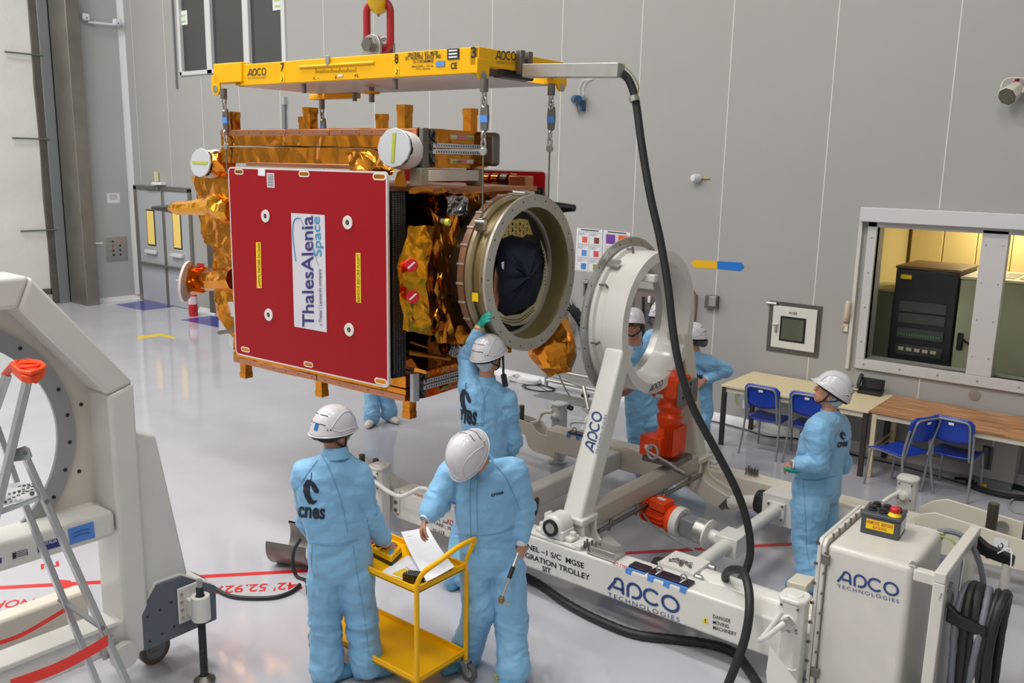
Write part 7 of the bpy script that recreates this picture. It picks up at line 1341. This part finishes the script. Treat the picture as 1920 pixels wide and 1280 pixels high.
def headgeo(mb, c, look, up, s=1.0):
    look = V(look).normalized(); up = V(up); up = (up - look * up.dot(look)).normalized(); sd = look.cross(up)
    q = lambda a, b_, z: c + (look * a + sd * b_ + up * z) * s
    def ell(cc, ra, rb, rz, n=20, k=14):
        vs = []
        for i in range(k + 1):
            t = PI * i / k; vs += [q(cc[0] + ra * math.sin(t) * math.cos(2 * PI * j / n), cc[1] + rb * math.sin(t) * math.sin(2 * PI * j / n), cc[2] + rz * math.cos(t)) for j in range(n)]
        mb.add(vs, [(i * n + j, (i + 1) * n + j, (i + 1) * n + (j + 1) % n, i * n + (j + 1) % n) for i in range(k) for j in range(n)])
    ell((-.008, 0, .025), .098, .076, .095); ell((.03, 0, -.04), .062, .058, .07); ell((.055, 0, -.088), .028, .03, .022)      # skull, jaw, chin
    mb.tube([q(.082, 0, .02), q(.1, 0, -.012), q(.112, 0, -.03)], [.009 * s, .012 * s, .014 * s], 10); ell((.106, 0, -.033), .014, .017, .011, 10, 8)  # nose
    ell((.088, 0, -.062), .012, .024, .006, 12, 8); ell((.086, 0, -.072), .012, .021, .006, 12, 8)   # lips
    for sg in (1, -1): ell((.076, sg * .032, .022), .016, .024, .008, 12, 8); ell((.066, sg * .042, -.022), .02, .018, .02, 12, 8); ell((-.005, sg * .078, -.012), .018, .008, .032, 12, 8)  # brow, cheek, ear
    return q
def decal2(shape, pxmap, bv, m, par, name, off=.004):
    me = bpy.data.meshes.new(name)
    if isinstance(shape, str): me = text_mesh(shape, .03); xs = [v.co.x for v in me.vertices]; ys = [v.co.y for v in me.vertices]; bx = (min(xs), max(xs), min(ys), max(ys))
    else: me.from_pydata([(a, b_, 0) for P_ in shape for a, b_ in P_], [], [tuple(range(sum(len(x) for x in shape[:i]), sum(len(x) for x in shape[:i + 1]))) for i in range(len(shape))]); bx = (0, 1, 0, 1)
    bm = bmesh.new(); bm.from_mesh(me); bmesh.ops.triangulate(bm, faces=bm.faces)
    for _ in range(3): es = [e for e in bm.edges if e.calc_length() > (bx[3] - bx[2]) * .12]; bmesh.ops.subdivide_edges(bm, edges=es, cuts=1) if es else None
    bmesh.ops.triangulate(bm, faces=bm.faces)
    bad = []
    for v in bm.verts:
        u_, w_ = (v.co.x - bx[0]) / (bx[1] - bx[0]), (v.co.y - bx[2]) / (bx[3] - bx[2]); x = pxmap[0][0] + (pxmap[1][0] - pxmap[0][0]) * u_ + (pxmap[2][0] - pxmap[0][0]) * w_; y = pxmap[0][1] + (pxmap[1][1] - pxmap[0][1]) * u_ + (pxmap[2][1] - pxmap[0][1]) * w_
        d = ray(x, y).normalized(); h = bv.ray_cast(O0, d)
        if h[0] is None: bad.append(v)
        else: n_ = h[1] if h[1].dot(d) < 0 else -h[1]; v.co = h[0] + n_ * off
    bmesh.ops.delete(bm, geom=bad, context='VERTS'); bm.to_mesh(me); bm.free(); me.update()
    return link_mesh(name, me, m, par, smooth=False)
LEAF = [[(.45, .78), (.22, .78), (.05, .6), (.05, .42), (.2, .2), (.42, .03), (.72, 0), (.95, .12), (.65, .13), (.5, .3), (.44, .5)], [(.5, .76), (.72, .68), (1.0, .45), (.97, .37), (.8, .35), (.6, .45), (.52, .6)], [(.44, .6), (.47, 1.0), (.53, 1.0), (.5, .76), (.49, .6)]]
def person(label, B_, J, look, fwd, hup=UP, face=False, skin_voxel=.009, cloth_voxel=.014, gloves=(None, None), shoes='cover', logo=None, net=None, badge=False, amp=.021, cuffs=True, group=None, girth=1.0, handspec=None, glasses=False, anchor=None, hair=HAIR, strap=True, hs=1.0):
    g = {}
    for k, v_ in J.items(): g[k] = V(v_) if not (isinstance(v_, tuple) and len(v_) in (2, 3) and v_[0] > 20) else HJ(B_, *v_)
    fwd = V(fwd).normalized(); look = V(look).normalized(); base = V((B_[0], B_[1], 0))
    # body: one continuous surface
    mb = MB(); headgeo(mb, g['head'], look, hup, hs)
    limb(mb, [g['neck'] - UP * .02, g['head'] - V(hup).normalized() * .03 - look * .015], [.062, .056])
    sdv = (g['shB'] - g['shA']); sdv = sdv.normalized(); hpv = (g['hipB'] - g['hipA']).normalized()
    spine = [g['pelvis'], g['waist'], g['chest'], g['neck'] - UP * .05]
    etube(mb, [(spine[0], hpv * .14, fwd * .10), (spine[1], sdv * .12, fwd * .09), (spine[2], sdv * .15, fwd * .10), (spine[3], sdv * .08, fwd * .06)])
    for s_ in 'AB':
        limb(mb, [g['neck'] - UP * .07, g['sh' + s_]], [.055, .05]); limb(mb, [g['sh' + s_], g['el' + s_], g['wr' + s_]], [.05, .042, .027]); limb(mb, [g['hip' + s_], g['kn' + s_], g['an' + s_]], [.08, .055, .04])
        ft = V(J['toe' + s_]).normalized() if 'toe' + s_ in J else fwd; a = g['an' + s_]; limb(mb, [a, V((a.x, a.y, .04)) - ft * .03, V((a.x, a.y, .035)) + ft * .13], [.04, .035, .03])
        hsx = (handspec or {}).get(s_, {}); d = V(hsx.get('dir', (g['wr' + s_] - g['el' + s_]))).normalized(); nn_ = hsx.get('back', sdv * (-1 if s_ == 'A' else 1)); 
        if gloves['AB'.index(s_)] is None: hand(mb, g['wr' + s_] + d * .015, d, nn_, hsx.get('curl', .45), hsx.get('s', .95), hsx.get('thumb', 1))
    me = evalmesh(mb, skin_voxel, 2); me.name = 'person'
    root = bpy.data.objects.new('person', me); col.objects.link(root); WLOC[root.name] = base; me.transform(Matrix.Translation(-base)); root.location = base; me.materials.append(SKIN)
    me.polygons.foreach_set('use_smooth', [True] * len(me.polygons)); tag(root, label, 'person', group)
    # coverall
    mb = MB(); G_ = girth
    etube(mb, [(g['pelvis'] - UP * .06, hpv * .165 * G_, fwd * .125 * G_), (g['pelvis'] + UP * .02, hpv * .185 * G_, fwd * .14 * G_), (g['waist'], (sdv + hpv) * .5 * .175 * G_, fwd * .135 * G_), (g['waist'].lerp(g['chest'], .55), sdv * .185 * G_, fwd * .14 * G_), (g['chest'], sdv * .19 * G_, fwd * .135 * G_), (g['chest'].lerp(g['neck'], .55), sdv * .155 * G_, fwd * .11 * G_), (g['neck'] - UP * .015, sdv * .078, fwd * .072)])
    for s_ in 'AB':
        limb(mb, [g['neck'] - UP * .07, g['sh' + s_]], [.085 * G_, .085 * G_]); wc = g['wr' + s_].lerp(g['el' + s_], .14)
        limb(mb, [g['sh' + s_], g['el' + s_], g['wr' + s_].lerp(g['el' + s_], .25), wc], [.088 * G_, .068, .056, .043]); a = g['an' + s_]; kn = g['kn' + s_]
        limb(mb, [g['hip' + s_], kn, a.lerp(kn, .25), V((a.x, a.y, max(.10, a.z)))], [.118 * G_, .092 * G_, .088 * G_, .092 * G_])
    cl_me = evalmesh(mb, cloth_voxel, 3)
    cent = [(g['el' + s_], .2) for s_ in 'AB'] + [(g['kn' + s_], .2) for s_ in 'AB'] + [(V((g['an' + s_].x, g['an' + s_].y, .14)), .22) for s_ in 'AB'] + [(g['sh' + s_] - UP * .08, .18) for s_ in 'AB'] + [(g['waist'], .16), (g['pelvis'] - UP * .1, .16)]
    fold(cl_me, cent, amp); cl_me.name = 'coverall'
    bv = BVHTree.FromPolygons([v.co.copy() for v in cl_me.vertices], [tuple(p.vertices) for p in cl_me.polygons])
    cov = link_mesh('coverall', cl_me, CLOTH, root, ang=180)
    nd = (g['head'] - g['neck']).normalized(); ncol = g['neck']; mb = MB(); mb.lathe([(-.03, .085), (.0, .078), (.035, .07), (.038, .064), (.0, .066)], ncol, (nd + UP * 1.5), 28); mb.build('collar', CLOTH, cov, ang=80)
    if logo:
        decal2(LEAF, logo[0], bv, LOGO, cov, 'leaf_emblem'); decal2('cnes', logo[1], bv, LOGO, cov, 'logo_lettering')
    for s_ in 'AB':
        d = (g['wr' + s_] - g['el' + s_]).normalized(); c0 = g['wr' + s_].lerp(g['el' + s_], .16)
        if cuffs: B('knit_cuff', CUFF, cov, 'lathe', [(-.02, .04), (.0, .041), (.035, .036), (.05, .033), (.05, .028)], c0, d, 20)
        gl = gloves['AB'.index(s_)]
        if gl is not None:
            hsx = (handspec or {}).get(s_, {}); dd = V(hsx.get('dir', d)).normalized(); mb = MB(); hand(mb, g['wr' + s_] + dd * .01, dd, hsx.get('back', sdv * (-1 if s_ == 'A' else 1)), hsx.get('curl', .45), hsx.get('s', 1.02), hsx.get('thumb', 1), r0=.0098); limb(mb, [g['wr' + s_] - d * .04, g['wr' + s_] + dd * .02], [.033, .03]); gm_ = evalmesh(mb, .0045, 2); link_mesh('glove', gm_, gl, root, ang=180)
        a = g['an' + s_]; ft = V(J['toe' + s_]).normalized() if 'toe' + s_ in J else fwd; mb = MB(); sx_ = ft.cross(UP)
        etube(mb, [(V((a.x, a.y, .05)) - ft * .09, sx_ * .03, UP * .038), (V((a.x, a.y, .055)) - ft * .06, sx_ * .045, UP * .052), (V((a.x, a.y, .058)), sx_ * .05, UP * .056), (V((a.x, a.y, .05)) + ft * .08, sx_ * .055, UP * .048), (V((a.x, a.y, .042)) + ft * .15, sx_ * .05, UP * .038), (V((a.x, a.y, .03)) + ft * .19, sx_ * .03, UP * .025)]); limb(mb, [V((a.x, a.y, .06)), V((a.x, a.y, .13))], [.052, .056])
        sm = evalmesh(mb, .01, 3)
        if shoes == 'cover': fold(sm, [(V((a.x, a.y, .1)), .2)], .008)
        for v in sm.vertices: v.co.z = max(.002, v.co.z)
        so = link_mesh('overshoe' if shoes == 'cover' else 'shoe', sm, SHOEC if shoes == 'cover' else mat('shoe_white', (214, 208, 200), .5), root, ang=180)
        if shoes == 'laces':
            pass
    h, (lk, hu, hsd) = helmet(root, g['head'] + (V(hup) - look * V(hup).dot(look)).normalized() * .045 * hs - look * .008, look, hup, badge, s=hs * 1.0)
    q = lambda a, b_, z: g['head'] + (lk * a + hsd * b_ + hu * z) * hs
    # hair at the nape or a hair net
    mb = MB(); mb.lathe([(0, .03), (.03, .08), (.06, .088)], q(-.02, 0, -.045), hu, 24)
    if net is None: etube_ = MB(); etube(etube_, [(q(-.035, 0, .05), hsd * .079, lk * .085), (q(-.035, 0, .0), hsd * .079, lk * .083), (q(-.043, 0, -.03), hsd * .066, lk * .064), (q(-.045, 0, -.042), hsd * .05, lk * .05)]); etube_.build('hair', hair, root, ang=80)
    else:
        e2 = MB(); e2.ball(q(*net[1]), net[2], 18, 12); e2.v = [p + noise.noise_vector(p * 25) * .006 for p in e2.v]; etube(e2, [(q(-.03, 0, .05), hsd * .086, lk * .095), (q(-.03, 0, .0), hsd * .085, lk * .09), (q(-.04, 0, -.04), hsd * .074, lk * .076), (q(-.045, 0, -.075), hsd * .05, lk * .05)]); e2.build('hair_net', net[0], root, ang=80)
    if strap:
        for sg in (1, -1):
            B('chin_strap', STRAP, root, 'tube', smooth_path([q(.02, sg * .09, .045), q(.022, sg * .088, -.02), q(.032, sg * .07, -.075), q(.045, sg * .02, -.112), q(.047, 0, -.115)], 4), .0062, 6)
            B('chin_strap', STRAP, root, 'tube', smooth_path([q(-.09, sg * .07, .03), q(-.045, sg * .085, -.03), q(.01, sg * .082, -.062), q(.03, sg * .072, -.075)], 4), .0058, 6)
    if face:
        for sg in (1, -1):
            e = B('eye', mat('eye_white', (230, 226, 222), .2), root, 'ball', q(.083, sg * .031, .006), .0115 * hs, 12, 8); B('iris', mat('iris_dark', (50, 36, 28), .2), e, 'ball', q(.0925, sg * .031, .005), .005 * hs, 8, 6)
            B('eyebrow', hair, root, 'tube', smooth_path([q(.090, sg * .015, .026), q(.093, sg * .032, .031), q(.082, sg * .05, .025)], 3), .0035, 6)
        B('mouth', mat('lip', (150, 84, 74), .5), root, 'tube', smooth_path([q(.093, -.022, -.068), q(.1, 0, -.067), q(.093, .022, -.068)], 4), .0028, 6)
    if glasses:
        for sg in (1, -1):
            B('glasses_frame', STRAP, root, 'tube', [q(.104, sg * .033, .004) + hsd * .024 * math.cos(t) + hu * .017 * math.sin(t) for t in [2 * PI * i / 16 for i in range(16)]], .0026, 6, closed=True); B('glasses_frame', STRAP, root, 'tube', [q(.1, sg * .058, .01), q(.0, sg * .088, .012)], .0024, 5)
        B('glasses_frame', STRAP, root, 'tube', [q(.105, -.01, .007), q(.105, .01, .007)], .0024, 5)
    return root, g, cov, bv
def Fl(x, y, z=.1): return tuple(PZ(x, y, z))
# 1 man with his back to us at the cart
B1 = (-4.06, 3.27, 0); f1 = (-.45, .89, 0)
p1, g1, c1_, bv1 = person('man seen from behind at the yellow cart, blue tag on his white helmet', B1, dict(
    head=(626, 812, .03), neck=(630, 848, .0), chest=(622, 925, 0), waist=(636, 1010, .0), pelvis=(638, 1060, 0), shA=(577, 886, -.02), shB=(668, 892, .04), elA=(580, 975, .16), wrA=(610, 1030, .36),
    elB=(688, 966, .10), wrB=(724, 1017, .17), hipA=(613, 1080, 0), hipB=(665, 1080, .02), knA=(610, 1170, .02), anA=(613, 1262, .0), knB=(680, 1170, .05), anB=(690, 1268, .05), toeA=(.35, .9, 0), toeB=(.5, .85, 0)),
    (.04, .99, -.10), f1, logo=[((566, 945), (597, 945), (569, 886)), ((559, 969), (609, 974), (560, 948))], badge=True, skin_voxel=.0065, cloth_voxel=.011, girth=1.0, handspec={'B': dict(dir=HJ(B1, 747, 1042, .18) - HJ(B1, 724, 1017, .17), back=(-.2, -.5, 1), curl=.45, thumb=-1), 'A': dict(dir=(.6, .8, -.1), back=(0, 0, 1), curl=.4)}, hs=1.02)
SEAMM = mat('seam_blue', (104, 154, 188), .7)
def seam(par, bv, pts, r=.0022):
    q = []
    for p in smooth_path([V((x, y, 0)) for x, y in pts], 6):
        d = ray(p.x, p.y).normalized(); h = bv.ray_cast(O0, d)
        if h[0] is not None and (not q or (h[0] - q[-1]).length < .12): q.append(h[0] - d * .002)
    if len(q) > 2: B('seam', SEAMM, par, 'tube', q, r, 5)
seam(c1_, bv1, [(602, 852), (618, 880), (640, 940), (652, 1000)]); seam(c1_, bv1, [(596, 862), (578, 885), (565, 905)]); seam(c1_, bv1, [(566, 1012), (600, 1020), (640, 1020), (672, 1010)], .003); seam(c1_, bv1, [(662, 1022), (672, 1090), (684, 1160), (692, 1230)]); seam(c1_, bv1, [(585, 1022), (584, 1060), (590, 1080)])
# 2 bending man facing us
B2 = (-3.36, 4.04, 0); f2 = (.35, -.93, 0)
p2, g2, c2_, bv2 = person('man bending over the papers on the cart, face hidden by his helmet', B2, dict(
    head=(880, 852, -.17), neck=(905, 872, -.05), chest=(912, 925, -.02), waist=(918, 1010, 0), pelvis=(922, 1052, 0), shA=(850, 888, -.03), shB=(962, 884, .03), elA=(822, 938, -.10), wrA=(800, 968, -.20),
    elB=(980, 950, .05), wrB=(978, 1018, -.02), hipA=(895, 1068, 0), hipB=(950, 1068, 0), knA=(900, 1140, -.02), anA=tuple(PZ(874, 1222, .1)), knB=(958, 1160, -.02), anB=tuple(PZ(962, 1256, .1)), toeA=(-.2, -.95, 0), toeB=(.2, -.95, 0)),
    (-.18, -.42, -.86), f2, hup=(.30, -.985, .8), face=False, skin_voxel=.0065, cloth_voxel=.011, girth=1.03, logo=None, handspec={'A': dict(dir=(-.25, -.25, -.92), back=(-.7, -.6, .3), curl=.75, thumb=-1), 'B': dict(dir=(-.1, -.1, -1), back=(.8, -.3, 0), curl=.95, thumb=-1)}, hs=1.02)
decal2('cnes', ((920, 931), (944, 925), (920, 926)), bv2, LOGO, c2_, 'logo_lettering')
seam(c2_, bv2, [(884, 885), (881, 940), (883, 1000), (888, 1040)]); seam(c2_, bv2, [(897, 880), (894, 940), (896, 996)]); seam(c2_, bv2, [(846, 998), (880, 1002), (930, 1000), (965, 986)], .003); seam(c2_, bv2, [(918, 862), (945, 890), (962, 925), (975, 955)]); seam(c2_, bv2, [(858, 888), (850, 905), (852, 925)])
wrn = thing('torque_wrench', 'chrome torque wrench hanging from the right-hand fist of the bending man', 'wrench', tuple(HJ(B2, 960, 1090, -.08))); wa, wb = HJ(B2, 972, 1036, -.13), HJ(B2, 940, 1124, -.28)
B('wrench_shaft', STEEL, wrn, 'tube', [wa, wa.lerp(wb, .25), wa.lerp(wb, .27), wa.lerp(wb, .45), wa.lerp(wb, .47), wb], [.011, .011, .013, .013, .010, .009], 12); B('wrench_grip', BLACKP, wrn, 'cyl', wa.lerp(wb, .3), wa.lerp(wb, .55), .0145, 14)
B('wrench_head', mat('brass_head', (150, 130, 90), .4, .8), wrn, 'obox', wb, (.016, 0, 0), (0, .012, 0), (0, 0, .022), bev=.004); B('wrench_socket', STEEL, wrn, 'cyl', wb + V((0, 0, -.015)), wb + RH * .05 + V((0, 0, -.03)), .011, 12)
for s_, px in (('A', (872, 1216)), ('B', (962, 1256))):
    a = g2['an' + s_]; sh_ = V((a.x, a.y, .1)); 
    for k in range(5): t = k * 1.25; B('shoe_lace', mat('lace_yellow', (170, 170, 60), .6), p2, 'tube', smooth_path([sh_ + V((-.03 + .015 * k, -.085, .02)), sh_ + V((-.02 + .02 * k * math.cos(t), -.115, -.005 * k)), sh_ + V((-.03 + .02 * k, -.12, -.03 - .01 * k))], 3), .0035, 5)
# 3 reaching man
B3 = (-4.42, 4.84, 0); f3 = (-.45, .89, 0); hp3 = SSp(912, 590, .60)
p3, g3, c3_, bv3 = person('man with green glove reaching up to the big open ring, back to us', B3, dict(
    head=(917, 668, -.02), neck=(911, 712, .0), chest=(908, 765, .0), waist=(908, 845, .0), pelvis=(905, 900, .0), shA=(882, 722, .0), shB=(948, 750, .03), elA=(880, 672, .10), wrA=tuple(SSp(900, 612, .50)),
    elB=(958, 830, .10), wrB=(945, 868, .28), hipA=(888, 925, 0), hipB=(935, 925, 0), knA=(870, 1000, .02), anA=tuple(PZ(852, 1078, .1)), knB=(915, 1010, .02), anB=tuple(PZ(915, 1100, .1)), toeA=(-.4, .9, 0), toeB=(-.1, .95, 0)),
    (.10, .99, .12), f3, logo=[((861, 772), (883, 776), (863, 716)), ((853, 790), (893, 798), (855, 764))], gloves=(GREEN, None), net=(NETM, (-.04, 0, -.055), .055), skin_voxel=.009, cloth_voxel=.011, girth=1.0, handspec={'A': dict(dir=(hp3 - SSp(900, 612, .50)).normalized(), back=(-.3, -.9, .3), curl=.5, thumb=-1, s=.95)}, hs=1.0)
seam(c3_, bv3, [(893, 705), (908, 745), (905, 800)]); seam(c3_, bv3, [(925, 712), (905, 760), (902, 830)])
B('wrist_band', mat('band_tan', (200, 160, 110), .5), p3, 'tube', [SSp(897, 618, .5), SSp(899, 613, .5)], .036, 16)
rdo = thing('radio_headset', 'black radio handset hanging at the cheek of the reaching man', 'radio', tuple(HJ(B3, 943, 700, .0))); B('radio_body', BLACKP, rdo, 'cyl', HJ(B3, 948, 724, -.06), HJ(B3, 944, 702, -.06), .022, 10); B('radio_antenna', BLACKP, rdo, 'cyl', HJ(B3, 944, 702, -.06), HJ(B3, 943, 665, -.04), .009, 8)
# 4 man behind the spacecraft (only his legs show)
B4 = (-8.05, 7.45, 0); f4 = (.72, -.55, 0)
person('man behind the spacecraft, only blue trouser legs and white shoes showing', B4, dict(
    head=(708, 535, 0), neck=(708, 556, 0), chest=(708, 590, 0), waist=(708, 640, 0), pelvis=(708, 672, 0), shA=(684, 570, 0), shB=(734, 572, 0), elA=(680, 615, 0), wrA=(690, 650, -.1), elB=(740, 618, 0), wrB=(728, 650, -.1),
    hipA=(697, 680, 0), hipB=(721, 680, 0), knA=(698, 730, -.02), anA=Fl(697, 782), knB=(722, 728, -.02), anB=Fl(730, 776), toeA=(.5, -.86, 0), toeB=(.96, -.1, 0)),
    (.6, -.7, -.1), f4, shoes='clog', skin_voxel=.014, cloth_voxel=.014, girth=.95)
# 5 man with glasses seen through the white ring
B5 = (-4.36, 7.82, 0); f5 = (.1, -.99, 0)
person('man with black glasses looking out through the white trolley ring', B5, dict(
    head=(1187, 608, -.10), neck=(1190, 652, -.04), chest=(1196, 690, -.04), waist=(1204, 745, -.0), pelvis=(1208, 778, 0), shA=(1160, 672, -.12), shB=(1226, 672, .02), elA=(1130, 680, -.45), wrA=(1086, 602, -.72), elB=(1238, 722, .05), wrB=(1240, 765, .06),
    hipA=(1195, 790, 0), hipB=(1222, 790, 0), knA=(1198, 850, 0), anA=Fl(1215, 903), knB=(1226, 850, 0), anB=Fl(1236, 907), toeA=(.2, -.95, 0), toeB=(.6, -.8, 0)),
    (.35, -.93, .12), f5, face=True, glasses=True, gloves=(DGL, None), skin_voxel=.009, cloth_voxel=.013, handspec={'A': dict(dir=(HJ(B5, 1072, 575, -.72) - HJ(B5, 1086, 602, -.72)), back=(.5, -.5, .6), curl=.4)}, hs=.98, girth=.97)
# 6 man half hidden behind the ring
B6 = (-4.55, 8.75, 0)
person('man with his back to the one with glasses, half hidden by the white ring', B6, dict(
    head=(1243, 592, 0), neck=(1243, 618, 0), chest=(1246, 650, 0), waist=(1248, 700, 0), pelvis=(1250, 730, 0), shA=(1222, 632, 0), shB=(1270, 632, 0), elA=(1216, 680, .05), wrA=(1226, 712, -.1), elB=(1277, 680, .05), wrB=(1266, 712, .1),
    hipA=(1238, 745, 0), hipB=(1262, 745, 0), knA=(1240, 795, 0), anA=Fl(1240, 846), knB=(1264, 797, 0), anB=Fl(1264, 850)),
    (.9, .4, 0), (.8, .5, 0), skin_voxel=.012, cloth_voxel=.014, girth=.95)
# 7 person with a hand on the hip
B7 = (-4.02, 8.24, 0); f7 = (-.35, -.93, 0)
person('person with grey hair net and hand on hip standing right of the white ring', B7, dict(
    head=(1299, 634, 0), neck=(1300, 662, .03), chest=(1303, 695, .02), waist=(1303, 745, 0), pelvis=(1304, 778, 0), shA=(1275, 680, 0), shB=(1330, 680, .03), elA=(1268, 730, .03), wrA=(1275, 770, -.05), elB=(1358, 694, .12), wrB=(1322, 712, -.06),
    hipA=(1293, 790, 0), hipB=(1313, 790, 0), knA=(1298, 838, 0), anA=Fl(1302, 875), knB=(1312, 838, 0), anB=Fl(1318, 882), toeA=(-.5, -.8, 0), toeB=(-.3, -.9, 0)),
    (-.92, -.35, -.1), f7, face=True, net=(GREY_H, (-.105, 0, -.045), .052), skin_voxel=.009, cloth_voxel=.012, girth=.88, logo=[((1291, 706), (1299, 708), (1292, 695)), ((1299, 707), (1318, 711), (1299, 699))], handspec={'B': dict(dir=(-.6, -.3, -.6), back=(.3, -.8, .5), curl=.5)}, hs=.97)
# 8 man looking up
B8 = (-2.26, 6.71, 0); f8 = (-.93, -.36, 0)
p8, g8, c8_, bv8 = person('man on the right looking up with head tilted back, hands at his waist', B8, dict(
    head=(1557, 736, -.0), neck=(1556, 776, .0), chest=(1545, 820, 0), waist=(1534, 890, 0), pelvis=(1530, 925, 0), shA=(1536, 806, -.20), shB=(1568, 800, .17), elA=(1534, 868, -.24), wrA=(1490, 870, -.22), elB=(1575, 868, .2), wrB=(1530, 880, .26),
    hipA=(1518, 945, -.09), hipB=(1536, 940, .09), knA=(1514, 1015, -.1), anA=Fl(1522, 1086), knB=(1542, 1010, .09), anB=Fl(1538, 1078), toeA=(-1, -.3, 0), toeB=(-1, -.2, 0)),
    (-.82, -.38, .42), f8, hup=(.42, .25, 1), face=True, logo=[((1573, 824), (1585, 823), (1574, 806)), ((1569, 839), (1588, 836), (1570, 829))], net=(NETM, (-.05, 0, -.06), .05), skin_voxel=.007, cloth_voxel=.011, girth=1.2, gloves=(None, None), handspec={'A': dict(dir=(-.75, .3, -.5), back=(-.3, -.7, .5), curl=.4)}, hair=GREY_H, hs=1.03)
seam(c8_, bv8, [(1570, 780), (1556, 810), (1560, 850), (1556, 885)]); seam(c8_, bv8, [(1490, 895), (1530, 900), (1572, 890)], .003); seam(c8_, bv8, [(1505, 900), (1510, 960), (1512, 1020), (1522, 1085)])
tag(B('green_glove', GREEN, None, 'prism', [g8['wrA'] + V(p) for p in ((-.07, -.05, -.03), (.05, -.03, -.04), (.04, .0, -.07), (-.04, -.02, -.075), (-.07, -.04, -.05))], (.0, .05, 0), bev=.01), 'green rubber glove held at the waist by the man looking up', 'glove')
wt_ = thing('wrist_watch', 'watch on the wrist of the man looking up', 'watch', tuple(g8['wrA'])); wd_ = (g8['wrA'] - g8['elA']).normalized(); B('watch_strap', BLACKP, wt_, 'lathe', [(-.01, .032), (-.01, .036), (.01, .036), (.01, .032)], g8['wrA'] - wd_ * .0, wd_, 20, closed=True); B('watch_case', STEEL, wt_, 'cyl', g8['wrA'] + V((-.015, -.03, .015)), g8['wrA'] + V((-.02, -.04, .02)), .016, 12)
